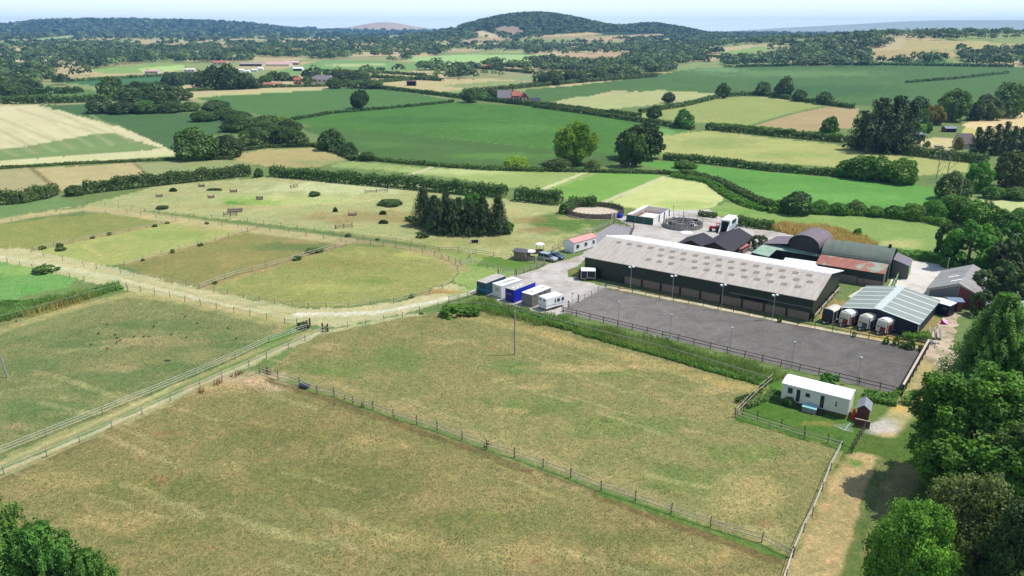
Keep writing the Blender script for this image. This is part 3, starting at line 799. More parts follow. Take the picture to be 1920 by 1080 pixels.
def heap_crown(n, leaf, zlo=.05, seed=0, nlobe=26, lr=.17, sub=0, sr=.085, fluff=.09, squash=1.0, cone=0.0, gap=.12):
    """unit crown built as a heap of leafy lobes (optionally each lobe again a heap of sprays)"""
    g = np.random.default_rng(seed)
    k = np.arange(nlobe) + .5; zz = 1 - 1.55 * k / nlobe; ph = k * 2.39996 + seed
    rr = np.sqrt(np.maximum(0, 1 - zz ** 2))
    c = np.stack([rr * np.cos(ph), rr * np.sin(ph), zz], 1) * .345 * (.70 + .52 * g.random((nlobe, 1)))
    if cone: c[:, :2] *= (1 - cone * (c[:, 2:3] + .35) / .7)
    r = lr * (.6 + .85 * g.random(nlobe))
    c = np.concatenate([c, [[0, 0, 0], [0, 0, -.12]]]); r = np.concatenate([r, [.30, .28]])
    lt = g.random(len(r)) * .34 - .12
    if sub:
        p, d, li = shell_pts(sub, c, r, g, bias=.15)
        c2 = p * (1.0 - gap * .35 + gap * g.random((len(p), 1))); r2 = sr * (.7 + .7 * g.random(len(p))); lt = lt[li] + g.random(len(p)) * .5 - .2
        c, r = c2, r2
    p, d, li = shell_pts(n, c, r, g, -.35, .25)
    m = len(p)
    off = (g.normal(size=(m, 1)) * fluff + 1.0); p = c[li] + d * (r[li][:, None] * off)
    nrm = unit(d * .8 + g.normal(size=(m, 3)) * .42 + np.array([0, 0, .22]))
    tt = .34 + lt[li] + .36 * (g.random(m) - .5) + .12 * d[:, 2] * 0
    top = p[:, 2].max(); sxy = .5 / max(.3, np.percentile(np.hypot(p[:, 0], p[:, 1]), 99))
    P3 = p * np.array([sxy, sxy, 1.0])
    lo = np.percentile(p[:, 2], 1)
    P3[:, 2] = zlo + (p[:, 2] - lo) / (top - lo) * (1 - zlo)
    return quads(P3, nrm, leaf, tt)

def conifer_crown(nbr, nleaf, leaf, zlo=0.08, seed=0, power=.8, rag=.25, droop=.12, top=0.06, wig=.10):
    g = np.random.default_rng(seed)
    t = np.sort(g.random(nbr) ** 1.15)
    z = zlo + (1 - zlo) * t
    R = (top + (0.5 - top) * (1 - t) ** power) * (1 - rag + 2 * rag * g.random(nbr))
    a = g.random(nbr) * 2 * np.pi + np.sin(t * 20)
    idx = np.repeat(np.arange(nbr), nleaf); n = len(idx)
    s = g.random(n) ** .55
    rr = R[idx] * s
    aa = a[idx] + g.normal(size=n) * wig * (1.2 - s) / np.maximum(.25, s)
    cen = np.stack([rr * np.cos(aa), rr * np.sin(aa), z[idx] - droop * rr + .03 * g.normal(size=n) + .05 * s * s], 1)
    cen += g.normal(size=(n, 3)) * .012
    nrm = unit(np.stack([np.cos(aa) * .5, np.sin(aa) * .5, np.full(n, .8)], 1) + g.normal(size=(n, 3)) * .5)
    tt = 0.15 + .65 * g.random(nbr)[idx] + .3 * (g.random(n) - .5)
    cen[:, 2] = np.clip(cen[:, 2], .02, 1.02)
    return quads(cen, nrm, leaf, tt, aspect=.55)

def trunk_mesh(name, h, r, crown_lo, limbs=5, seed=0, spread=.3):
    g = random.Random(seed); mb = MB()
    mb.tube((0, 0, -.02), (0, 0, h * .5), r, r * .75, 8); mb.tube((0, 0, h * .5), (g.uniform(-.03, .03), 0, h), r * .75, r * .25, 8)
    for k in range(limbs):
        a = 2 * math.pi * (k + g.random()) / limbs; z0 = h * g.uniform(.4, .75)
        mb.tube((0, 0, z0), (math.cos(a) * spread * g.uniform(.6, 1), math.sin(a) * spread * g.uniform(.6, 1), min(.92, z0 + g.uniform(.15, .35))), r * .45, r * .1, 6)
    me = bpy.data.meshes.new(name); me.from_pydata(mb.v, [], mb.f); me.update()
    return me

_cache = {}
def crown_me(kind, lod, var):
    key = (kind, lod, var)
    if key in _cache: return _cache[key]
    sd = var * 101 + {'c': 7, 'k': 13}.get(kind, 3) + lod
    if kind == 'c':
        n = {0: (380, 36, .034), 1: (300, 22, .05), 2: (90, 11, .09)}[lod]
        r = conifer_crown(n[0], n[1], n[2], .06, sd, .75, .3)
    elif kind == 'k':       # scruffy upright conifer
        n = {0: (300, 34, .04), 1: (170, 20, .06), 2: (70, 9, .10)}[lod]
        r = conifer_crown(n[0], n[1], n[2], .03, sd, .55, .42, .05, .10)
    elif kind == 'u':       # low bush reaching the ground
        n = {0: (5200, .046, 90), 1: (3600, .048, 0), 2: (1700, .066, 0)}[lod]
        r = heap_crown(n[0], n[1], -.06, sd, 24 + 5 * var, .165, n[2], .085, .10)
    else:
        n = {0: (9000, .036, 170), 1: (6800, .038, 130), 2: (1700, .066, 0)}[lod]
        r = heap_crown(n[0], n[1], .04, sd, 22 + 6 * var, .165, n[2], .10, .16)
    me = mesh_arr('crown', r[0], r[1], {'tint': r[2]})
    _cache[key] = me
    return me
_mv = {}
def with_mat(me, m):
    k = (me.name, m.name)
    if k not in _mv:
        c = me.copy(); c.name = 'crown'; c.materials.clear(); c.materials.append(m); _mv[k] = c
    return _mv[k]
TRUNKS = [trunk_mesh('trunk', .72, .03, .2, 6, s) for s in range(3)]
for t_ in TRUNKS: t_.materials.append(BARK)
TREE_COUNT = [0]
def tree(u, vb, vt, w, leafk, label, cat='tree', group=None, shape='b', name='tree', trunk=True, sink=0.0):
    """a tree with its foot at photo pixel (u, vb), its top at row vt and a crown w pixels wide"""
    p = G(u, vb); h = height_at(p, vt); s = ppm(p); wd = w / s
    TREE_COUNT[0] += 1
    d = p.length
    lod = 0 if d < 230 else (1 if d < 560 else 2)
    var = TREE_COUNT[0] % 3
    me = with_mat(crown_me(shape, lod, var), LM[leafk])
    rz = (TREE_COUNT[0] * 2.399) % 6.283
    if trunk and h * s > 16:
        t = thing(name, label, cat, p, rz, group)
        t.scale = (wd, wd, h)
        link('crown', me, t); tr = link('trunk', TRUNKS[var], t)
        return t
    o = link(name, me); o.location = p; o.rotation_euler = (0, 0, rz); o.scale = (wd, wd, h)
    return tag(o, label, cat, group)

def hedge_mesh(q, h, w, qs, rag=.35, tuft=0.0, seed=0, lump=3.0):
    """leaf faces over the sides and top of a hedge that follows the points q"""
    g = np.random.default_rng(seed + int(abs(q[0].x) * 10))
    cs = []; ts = []; ns = []
    for a, b in zip(q[:-1], q[1:]):
        L_ = (b - a).length; n = int(L_ * (2 * h + w) * 3.0 / (qs * qs)) + 4
        t = g.random(n); d = (b - a) / max(L_, 1e-6)
        sx, sy = -d.y, d.x
        bx = a.x + (b.x - a.x) * t; by = a.y + (b.y - a.y) * t; bz = a.z + (b.z - a.z) * t
        th = g.random(n) * math.pi          # round the section: side, top, side
        hl = h * (1 - rag * .7 + rag * 1.4 * fbm(bx / lump, by / lump, 3 + seed, 3)) * (1 + .10 * g.normal(size=n))
        wl = w * (.72 + .55 * fbm(bx / lump + 40, by / lump, 8 + seed, 3))
        ca = np.cos(th); sa = np.sin(th)
        sq = np.sign(ca) * np.abs(ca) ** .55
        off = sq * wl * .5 * (.85 + .25 * g.random(n)); zz = hl * np.abs(sa) ** .6 * (.9 + .15 * g.random(n))
        low = g.random(n) < .25
        zz = np.where(low, hl * g.random(n), zz)
        off = np.where(low, np.sign(ca) * wl * .5 * (.8 + .3 * g.random(n)), off)
        c = np.stack([bx + sx * off, by + sy * off, bz + zz], 1)
        nn = unit(np.stack([sx * sq, sy * sq, .35 + sa * .8], 1) + g.normal(size=(n, 3)) * .55)
        cs.append(c); ns.append(nn)
        ts.append(.25 + .5 * fbm(bx / 1.6, by / 1.6 + zz, 17 + seed, 3) + .3 * (g.random(n) - .5))
    c = np.concatenate(cs)
    return quads(c, np.concatenate(ns), qs, np.concatenate(ts))

def hedge(pts, h, w, label, leafk='h', group=None, name='hedge', qs=None, rag=.5, cat='hedge', lump=3.6):
    q = [G(u, v) for u, v in pts]
    d = sum(p.length for p in q) / len(q)
    qs = qs or max(.24, min(2.2, 1.5 * d / 747.0))
    o0 = q[0].copy()
    r = hedge_mesh(q, h, w, qs, rag, seed=len(pts), lump=lump)
    me = mesh_arr(name, r[0] - np.array(o0), r[1], {'tint': r[2]})
    me.materials.append(LM[leafk])
    o = link(name, me); o.location = o0
    return tag(o, label, cat, group)

def blades(pts_area, dens, h, wblade, leafk, name, seed=0, lean=.25):
    """upright grass blades scattered over a polygon or band, as one mass"""
    g = np.random.default_rng(seed)
    q = [P(u, v) for u, v in pts_area]
    poly = np.array([(p.x, p.y) for p in q])
    lo = poly.min(0); hi = poly.max(0); n = int((hi - lo).prod() * dens)
    xy = lo + g.random((n, 2)) * (hi - lo)
    c = np.zeros(n, bool); j = len(poly) - 1
    wob = (fbm(xy[:, 0] / 2, xy[:, 1] / 2, 3, 3)[:, None] - .5) * 2.0
    xw = xy + wob
    for i in range(len(poly)):
        xi, yi = poly[i]; xj, yj = poly[j]
        if yi != yj: c ^= ((yi > xw[:, 1]) != (yj > xw[:, 1])) & (xw[:, 0] < (xj - xi) * (xw[:, 1] - yi) / (yj - yi) + xi)
        j = i
    xy = xy[c]; n = len(xy)
    hh = h * (.45 + 1.0 * fbm(xy[:, 0] / 2.2, xy[:, 1] / 2.2, 11, 3)) * (.7 + .5 * g.random(n))
    a = g.random(n) * 2 * np.pi
    wv = np.stack([np.cos(a), np.sin(a), np.zeros(n)], 1) * (wblade * (.6 + .8 * g.random(n)))[:, None]
    tip = np.stack([g.normal(size=n) * lean, g.normal(size=n) * lean, np.ones(n)], 1) * hh[:, None]
    base = np.concatenate([xy, np.zeros((n, 1))], 1)
    V = np.stack([base - wv, base + wv, base + wv * .5 + tip, base - wv * .5 + tip], 1).reshape(-1, 3)
    t = .2 + .7 * fbm(xy[:, 0] / 3, xy[:, 1] / 3, 19, 3) + .35 * (g.random(n) - .5)
    me = mesh_arr(name, V, np.arange(4 * n).reshape(n, 4), {'tint': np.repeat(np.clip(t, 0, 1), 4)})
    me.materials.append(LM[leafk])
    return tag(link(name, me), kind='stuff')

# ---- trees of the middle distance, one by one
T = tree
T(372, 298, 236, 84, 'b', 'big round dark bush-like tree beside the ditch, left of the copse', shape='u')
T(428, 294, 252, 66, 'd', 'darker rounded tree leaning against the big round tree by the ditch', shape='u')
gp = 'trees of the copse in the green field'
lab = 'one of the rounded dark trees packed together in the long copse left of centre'
for a in ((215, 182, 143, 58), (262, 186, 152, 52), (300, 186, 152, 60), (335, 188, 160, 52), (250, 200, 165, 62), (310, 202, 170, 60), (282, 194, 160, 55), (190, 212, 186, 58), (232, 213, 190, 55), (275, 212, 188, 55), (318, 211, 190, 52), (355, 208, 190, 44)):
    T(*a, 'db'[a[0] % 2], lab, group=gp, shape='u')
gp = 'trees of the copse above the tan paddock'
lab = 'one of the clustered dark trees in the copse above the tan paddock'
for a in ((383, 227, 206, 50), (405, 207, 187, 60), (420, 223, 201, 50), (445, 226, 206, 60), (452, 246, 213, 72), (500, 243, 216, 70), (500, 258, 226, 62), (545, 248, 222, 48), (480, 274, 238, 62), (525, 270, 236, 56), (556, 273, 242, 50)):
    T(*a, 'bdob'[a[0] % 4], lab, group=gp, shape='u')
T(530, 240, 218, 50, 'l', 'light green tree at the upper edge of the copse above the tan paddock', shape='u')
T(622, 281, 240, 56, 'd', 'dark tall bush at the right end of the tan paddock', shape='u', cat='bush', name='bush')
T(655, 291, 265, 34, 'd', 'small dark bush right of the tall dark bush by the tan paddock', shape='u', cat='bush', name='bush')
T(690, 301, 284, 34, 'h', 'low bush at the hedge corner below the smooth green strip', shape='u', cat='bush', name='bush')
T(674, 203, 167, 38, 'd', 'lone round dark tree standing in the middle of the green field')
T(880, 192, 165, 40, 'd', 'dark tree left of the red brick house at the field hedge')
T(905, 186, 172, 32, 'g', 'low bright green tree between the dark tree and the red brick house', shape='u')
T(925, 182, 166, 34, 'd', 'dark tree behind the grey roofed wing of the red brick house')
gp = 'poplars by the distant farm'
for a in ((375, 166, 136, 40), (402, 168, 121, 46), (432, 168, 118, 50), (458, 167, 136, 42), (478, 166, 146, 30)):
    T(*a, 'd', 'one of the tall dark trees massed in front of the distant farm yard', group=gp)
gp = 'trees round the farm cottages'
for a in ((498, 156, 140, 34), (515, 151, 133, 34), (533, 152, 134, 30), (552, 152, 142, 26), (578, 158, 142, 26), (628, 166, 144, 32), (650, 163, 148, 34), (700, 166, 150, 44), (672, 165, 150, 40)):
    T(*a, 'bd'[a[0] % 2], 'one of the garden trees around the far red roofed cottages', group=gp)
T(1075, 308, 226, 86, 'l', 'tall bright lime green tree at the edge of the corn field')
T(1198, 298, 227, 96, 'd', 'large dark dome shaped tree right of the lime green tree')
T(1185, 312, 243, 58, 'b', 'mid green tree standing in front of the large dark dome tree')
T(970, 316, 293, 56, 'l', 'bright green round bush left of the lime green tree', shape='u', cat='bush', name='bush')
T(1043, 318, 296, 58, 'o', 'pale green bush at the foot of the lime green tree on its left', shape='u', cat='bush', name='bush')
T(1110, 320, 299, 34, 'o', 'pale bush at the foot of the lime green tree on its right', shape='u', cat='bush', name='bush')
T(1285, 315, 300, 44, 'hg', 'light bush at the start of the lane hedge below the dark dome tree', shape='u', cat='bush', name='bush')
T(1282, 240, 204, 38, 'g', 'bright topped round tree standing in the lane hedge')
T(1225, 223, 196, 32, 'd', 'dark round tree in the lane hedge left of the bright topped tree')
T(1253, 193, 172, 30, 'd', 'dark tree in the hedge between two paddocks below the big crop field')
T(1355, 184, 155, 30, 'd', 'dark oval tree on the hedge at the corner of the pale paddock')
T(1430, 179, 152, 32, 'd', 'dark tree left of the tallest tree on the crop field hedge', shape='u')
T(1468, 183, 142, 42, 'd', 'tallest dark tree on the hedge below the big crop field')
T(1497, 190, 167, 28, 'd', 'low dark tree right of the tallest hedge tree', shape='u')
T(1546, 196, 171, 34, 'd', 'dark bushy tree at the hedge corner above the brown field', shape='u')
gp = 'tall dark conifers by the garage'
for a in ((1612, 281, 210, 52), (1640, 286, 187, 66), (1672, 286, 183, 70), (1698, 283, 192, 56)):
    T(*a, 'c', 'one of the tall dark conifers massed beside the green doored garage', group=gp, shape='k', name='conifer_tree', cat='conifer')
T(1553, 253, 217, 36, 'g', 'small bright green tree standing alone by the double hedge')
T(1750, 234, 195, 42, 'y', 'golden yellow tree in front of the dark trees')
T(1725, 212, 180, 46, 'd', 'dark tree behind the conifers, left of the yellow tree')
T(1720, 245, 203, 36, 'g', 'light green tree just left of the yellow tree')
T(1712, 254, 226, 44, 'l', 'bright green bush behind the green doored garage', shape='u', cat='bush', name='bush')
T(1738, 249, 228, 24, 'g', 'small round light tree right of the green doored garage')
T(1738, 276, 264, 12, 'g', 'tiny round tree on the drive in front of the garage')
T(1782, 227, 164, 68, 'b', 'big broad tree above the tarred shed')
T(1826, 226, 192, 36, 'd', 'dark tree between two big trees above the stubble field')
T(1850, 224, 176, 58, 'o', 'big olive green round tree above the stubble field corner')
T(1886, 220, 151, 66, 'b', 'tallest tree of the right hand row at the photo edge')
T(1916, 208, 156, 50, 'd', 'dark tree at the right edge of the photo above the stubble')
T(1797, 281, 256, 18, 'y', 'yellowish small tree in front of the cottage porch', shape='u')
gp = 'conifer row by the cottage'
for a in ((1828, 289, 240), (1845, 290, 238), (1862, 291, 234), (1878, 291, 230), (1894, 291, 238), (1910, 291, 240), (1925, 290, 236)):
    T(a[0], a[1], a[2], 26, 'c', 'one of the dark conifers in the close row right of the cottage', group=gp, shape='k', name='conifer_tree', cat='conifer')
gp = 'bushes in the meadow hedge'
for a in ((1592, 331, 296, 56), (1615, 334, 290, 76), (1642, 337, 291, 72), (1688, 343, 296, 70)):
    T(*a, 'g', 'one of the broad green bushes standing in the hedge between the two meadows', group=gp, shape='u', cat='bush', name='bush')
T(1490, 401, 357, 60, 'd', 'dark round bush on the near edge of the bright meadow', shape='u', cat='bush', name='bush')
gp = 'scrub along the bright meadow'
for a in ((1440, 392, 372, 36), (1462, 396, 374, 34), (1535, 399, 374, 40), (1570, 401, 380, 44), (1605, 401, 374, 40), (1640, 405, 386, 40), (1675, 407, 385, 44), (1712, 410, 380, 50), (1750, 412, 375, 50)):
    T(*a, ['b', 'g', 'hg'][a[0] % 3], 'one of the light green scrub bushes along the near edge of the bright meadow', group=gp, shape='u', cat='bush', name='bush')
T(1832, 360, 302, 50, 'g', 'bright green tree at the right edge of the straw meadow')
T(1892, 352, 280, 80, 'o', 'spreading olive green tree with open crown at the right edge')
T(1785, 374, 320, 66, 'b', 'dark green bush-like tree at the corner of the bright meadow', shape='u')
T(1935, 350, 284, 60, 'o', 'olive tree cut by the right edge of the photo behind the power line')
gp = 'thicket right of the meadow'
for a in ((1775, 400, 362, 46), (1800, 412, 368, 66), (1838, 425, 375, 76), (1872, 432, 392, 60), (1908, 432, 388, 60), (1935, 445, 400, 60), (1890, 462, 415, 56), (1850, 462, 420, 50), (1860, 372, 348, 44), (1905, 374, 350, 48)):
    T(*a, ['g', 'b', 'g', 'hg'][a[0] % 4], 'one of the mixed green bushes in the thicket right of the meadow', group=gp, shape='u', cat='bush', name='bush')
T(1812, 503, 412, 116, 'g', 'big bright green round tree behind the concrete yard', shape='u')
T(1770, 488, 418, 50, 'd', 'dark left flank tree of the big round tree by the concrete yard', shape='u')
gp = 'dark trees behind the grey barn'
for a in ((1878, 520, 450, 84), (1915, 512, 440, 70), (1850, 560, 505, 82), (1886, 566, 492, 84), (1925, 560, 486, 70), (1840, 592, 545, 50)):
    T(*a, ['d', 'b'][a[0] % 2], 'one of the dark trees crowding behind the grey roofed barn', group=gp, shape='u')
# scruffy conifer clump in the cross country field
gp = 'conifer clump in the cross country field'
for a in ((796, 423, 354, 54), (816, 428, 368, 46), (838, 432, 361, 46), (861, 434, 372, 44), (884, 436, 378, 46), (906, 436, 369, 46), (850, 438, 376, 56), (822, 436, 374, 56), (880, 439, 380, 54), (903, 439, 384, 48)):
    T(*a, 'c', 'one of the dark conifers in the tight clump in the middle of the grass', group=gp, shape='c', name='conifer_tree', cat='conifer')
T(934, 438, 368, 48, 'c', 'dark conifer standing a little apart at the right end of the clump', shape='c', name='conifer_tree', cat='conifer')
T(952, 438, 414, 24, 'g', 'green bush at the right foot of the conifer clump', shape='u', cat='bush', name='bush')
T(885, 398, 361, 40, 'g', 'lighter green tree showing behind the conifer clump')
T(770, 414, 404, 26, 'b', 'low bush at the left foot of the conifer clump', shape='u', cat='bush', name='bush')
T(1422, 468, 440, 36, 'o', 'grey green bush between the black roofed stables and the green roof', shape='u', cat='bush', name='bush')
T(1607, 444, 428, 18, 'g', 'small sapling in the golden grass behind the green barn', cat='sapling', name='sapling')
T(485, 332, 315, 20, 'd', 'single round bush in the gap between two hedges', shape='u', cat='bush', name='bush')
T(140, 366, 347, 38, 'd', 'round bush at the left end of the long middle hedge', shape='u', cat='bush', name='bush')
for a, l in (((590, 367, 358, 24, 'd'), 'dark dome shaped bush alone on the pale grass'), ((733, 384, 374, 50, 'd'), 'wide low dark bush left of the conifer clump'), ((792, 445, 436, 24, 'd'), 'small dark bush below the conifer clump'),
             ((304, 391, 385, 26, 'd'), 'flat dark bush by the upper track')):
    T(*a, l, shape='u', cat='bush', name='bush', trunk=False)
gp = 'tufts on the paddock fences'
for a in ((115, 469, 463, 24), (80, 467, 461, 14), (112, 463, 455, 15), (174, 447, 442, 10), (205, 441, 435, 9), (290, 425, 420, 12), (314, 419, 415, 10), (324, 474, 467, 9), (376, 461, 455, 12), (268, 489, 485, 9), (590, 472, 466, 36), (558, 487, 480, 20), (388, 420, 416, 9), (404, 532, 527, 10), (772, 558, 552, 12), (790, 589, 585, 10), (653, 443, 438, 14), (708, 450, 446, 10)):
    T(*a, 'bo'[a[0] % 2], 'one of the weed tufts left uncut along the paddock fence lines', group=gp, shape='u', cat='weeds', name='weed_tuft', trunk=False)
T(85, 510, 496, 50, 'b', 'long low bramble patch on the fence of the bright green field', shape='u', cat='bush', name='bramble', trunk=False)
T(568, 616, 604, 24, 'd', 'dark shrub beside the small gate at the track junction', shape='u', cat='bush', name='bush', trunk=False)
T(848, 590, 570, 54, 'hg', 'bright green bush at the left end of the bank by the trailers', shape='u', cat='bush', name='bush', trunk=False)
T(884, 589, 573, 44, 'hg', 'second bright green bush on the bank by the teal box', shape='u', cat='bush', name='bush', trunk=False)
T(1553, 725, 700, 40, 'g', 'green bush behind the cream mobile home', shape='u', cat='bush', name='bush', trunk=False)
T(1478, 758, 742, 34, 'b', 'overgrown shrub at the left end of the cream mobile home', shape='u', cat='bush', name='bush', trunk=False)
gp = 'weeds along the arena fence'
for a in ((1661, 645, 630, 12), (1680, 647, 630, 14), (1706, 655, 635, 18), (1692, 652, 640, 14), (1601, 632, 622, 8), (1462, 604, 590, 10), (1726, 658, 646, 12)):
    T(*a, 'g', 'one of the green weeds growing at the far arena fence', group=gp, shape='u', cat='weeds', name='weed_tuft', trunk=False)
for u, vb, vt, s in ((1755, 336, 298, 1), (1773, 342, 288, 2)):
    p = G(u, vb); h = height_at(p, vt); g_ = random.Random(s); mb = MB()
    mb.tube((0, 0, 0), (.1, 0, h * .55), .16, .1, 8); mb.tube((.1, 0, h * .55), (.2, .1, h), .1, .02, 6)
    for k in range(16):
        a = g_.random() * 6.28; z0 = h * g_.uniform(.3, .9); l = h * g_.uniform(.12, .3)
        e = Vector((math.cos(a) * l * .7, math.sin(a) * l * .7, z0 + l * .8)); mb.tube((.08, 0, z0), e, .05, .012, 5)
        for j in range(3):
            b_ = a + g_.uniform(-.8, .8); mb.tube(e * .7 + Vector((0, 0, z0 * .3)), e + Vector((math.cos(b_) * l * .4, math.sin(b_) * l * .4, l * .4)), .025, .008, 4)
    o = mb.build('dead_tree', BARK_PALE); o.location = p
    tag(o, ['thin bare dead tree, the shorter of two at the meadow corner', 'taller bare dead tree with spreading twigs at the meadow corner'][s - 1], 'tree')

# ---- hedges
H = hedge
H([(-40, 386), (40, 381), (80, 373), (104, 364)], 3.6, 3.2, 'dark hedge at the left edge of the photo ending at a field gap')
H([(160, 363), (300, 347), (400, 336), (470, 329)], 3.8, 3.2, 'long dark hedge left of the gap along the cross country field')
H([(510, 330), (640, 342), (760, 353), (860, 363), (950, 369)], 3.6, 3.2, 'long dark hedge above the cross country field, right of the gap')
H([(968, 375), (1052, 384)], 3.7, 3.2, 'short thick hedge ending near the round pen')
H([(1066, 387), (1118, 387)], 3.0, 3, 'low hedge clump behind the round pen')
H([(1055, 402), (1062, 396), (1075, 390)], 2.4, 2.4, 'low shrub strip hugging the left side of the round pen', 'h')
H([(548, 226), (620, 213), (740, 203), (850, 192)], 1.6, 2.0, 'thin dark hedge between the two big green fields')
H([(690, 164), (760, 172), (860, 184), (900, 188), (1000, 199)], 3.0, 3.5, 'thick hedge passing below the dark barn towards the red brick house')
H([(985, 194), (1090, 207), (1200, 220)], 2.4, 3, 'clipped lane hedge right of the red brick house, far side')
H([(1000, 201), (1090, 212), (1240, 235), (1300, 244)], 2.4, 3, 'clipped lane hedge right of the red brick house, near side')
H([(1325, 243), (1450, 255), (1585, 268)], 3.2, 3.2, 'thick trimmed hedge along the top of the pale meadow', 'h')
H([(1330, 236), (1420, 243), (1490, 250)], 1.8, 3, 'bright topped hedge running parallel above the trimmed hedge', 'hg')
H([(1495, 252), (1580, 256)], 1.6, 2.5, 'low hedge right of the bright topped hedge by the small tree', 'hg')
H([(1590, 270), (1700, 290), (1850, 308)], 3.6, 4, 'broad hedge below the garage and the cottage drive', 'h')
H([(1245, 299), (1330, 307), (1440, 320), (1560, 330), (1590, 333)], 2.6, 3, 'dark hedge between the pale meadow and the bright meadow')
H([(1280, 326), (1350, 344), (1400, 370), (1440, 388)], 1.8, 3.2, 'curved low hedge round the straw field, dark side', 'h')
H([(1262, 330), (1330, 342), (1362, 366), (1400, 386), (1440, 396)], 1.2, 3.5, 'curved bright green bank along the straw field', 'hg')
H([(1440, 398), (1560, 402), (1640, 405), (1740, 416), (1775, 426)], 1.6, 2.6, 'scrubby bright hedge below the bright meadow', 'hg')
H([(-60, 320), (120, 309), (300, 301), (345, 298)], .8, 2.4, 'dark weedy ditch line below the wheat field')
H([(330, 299), (440, 298)], 1.4, 4, 'dark scrub along the ditch below the round tree')
H([(450, 284), (500, 277), (590, 275), (640, 290), (665, 302)], 1.6, 2.4, 'low hedge curving over the tan paddock')
H([(660, 297), (760, 307), (900, 318), (1020, 322)], 1.5, 2.4, 'scrubby hedge below the smooth green strip')
H([(1020, 321), (1120, 323), (1240, 326), (1280, 328)], 1.2, 2.4, 'low hedge below the lime green tree')
H([(1200, 212), (1280, 200), (1345, 184)], 2.6, 3, 'hedge climbing to the oval tree beside the pale paddock')
H([(1360, 182), (1420, 178), (1500, 190), (1600, 204)], 3.0, 3.2, 'hedge along the lower edge of the big crop field')
H([(870, 176), (980, 165), (1100, 154), (1230, 144)], 3.5, 5, 'dark belt along the top of the crop field left half')
H([(1700, 155), (1800, 147), (1890, 137)], 2.0, 4, 'thin hedge strip across the big crop field')
H([(1380, 126), (1500, 123), (1640, 122), (1900, 126)], 3, 4, 'far hedge along the top of the big crop field')
H([(0, 195), (120, 193), (200, 190), (320, 184)], 5, 6, 'dark overgrown hedge behind the wheat field')
H([(0, 178), (140, 175), (150, 173)], 5, 6, 'far dark hedge behind the small green field on the left')
H([(100, 155), (200, 149), (420, 136)], 2.5, 4, 'far hedge below the white cottage')
H([(640, 149), (700, 146), (830, 152)], 3, 5, 'far hedge left of the dark barn, above it')
H([(690, 157), (760, 151), (820, 146)], 3, 5, 'far hedge rising behind the dark barn')
H([(810, 126), (900, 129), (1000, 138)], 3, 5, 'far hedge below the bright light green field')
H([(600, 134), (700, 136), (800, 143)], 2.5, 5, 'far hedge under the striped pale field')
H([(350, 172), (480, 165), (620, 162)], 2.5, 4, 'hedge in front of the tall trees by the distant farm')
H([(1300, 105), (1400, 110), (1500, 106)], 3, 6, 'far hedge below the light field in front of the wood')
H([(1380, 420), (1400, 424), (1450, 430)], 2.2, 3.0, 'square cut green hedge behind the white horse lorry', 'h')
H([(1310, 404), (1345, 408)], 1.2, 2.4, 'low dark hedge behind the horse walker')
H([(1655, 478), (1700, 482), (1765, 488)], 1.4, 3, 'bright nettle bank at the far end of the concrete yard', 'hg')
H([(1690, 632), (1745, 640)], 1.2, 2.4, 'clump of tall nettles in front of the striped roof shed', 'hg')
H([(0, 573), (100, 569), (172, 552), (228, 540)], .7, 2.6, 'strip of rank bright grass and nettles on the west bank', 'hg', lump=1.6, rag=.8)
H([(845, 584), (900, 574), (985, 594), (1080, 618)], .75, 2.6, 'bank of rank bright green weeds in front of the trailers', 'hg', lump=1.6, rag=.8)
H([(1080, 620), (1200, 653), (1330, 690), (1440, 720)], .5, 2.4, 'bank of darker rank grass below the arena', 'hg', lump=1.6, rag=.9)
H([(1390, 760), (1440, 740), (1500, 755), (1580, 775)], .6, 2.5, 'rough weeds in front of the cream mobile home', 'b', lump=2.0)
H([(1620, 745), (1680, 755), (1700, 740)], .8, 3.0, 'rank green growth behind the brown garden shed', 'hg', lump=2.0)
blades([(820, 585), (900, 562), (1050, 598), (1260, 645), (1480, 706), (1440, 722), (1290, 682), (1050, 618), (900, 584)], 34, .95, .045, 'gr', 'tall_grass', 3)
blades([(-60, 575), (60, 570), (160, 550), (220, 534), (238, 540), (150, 566), (20, 600), (-60, 618)], 30, 1.2, .055, 'gr', 'tall_grass', 4)
blades([(50, 590), (140, 555), (180, 548), (190, 556), (120, 578), (60, 596)], 9, 1.2, .055, 'st', 'tall_grass', 8)
blades([(1440, 428), (1470, 420), (1560, 430), (1620, 448), (1650, 466), (1560, 462), (1480, 440)], 14, 1.5, .08, 'st', 'tall_grass', 5)
blades([(1120, 622), (1170, 634), (1230, 652), (1220, 662), (1130, 636)], 8, .8, .05, 'st', 'tall_grass', 6)
blades([(1095, 512), (1092, 505), (1075, 505), (1070, 514), (1080, 524), (1100, 528)], 14, .4, .05, 'st', 'tall_grass', 9)

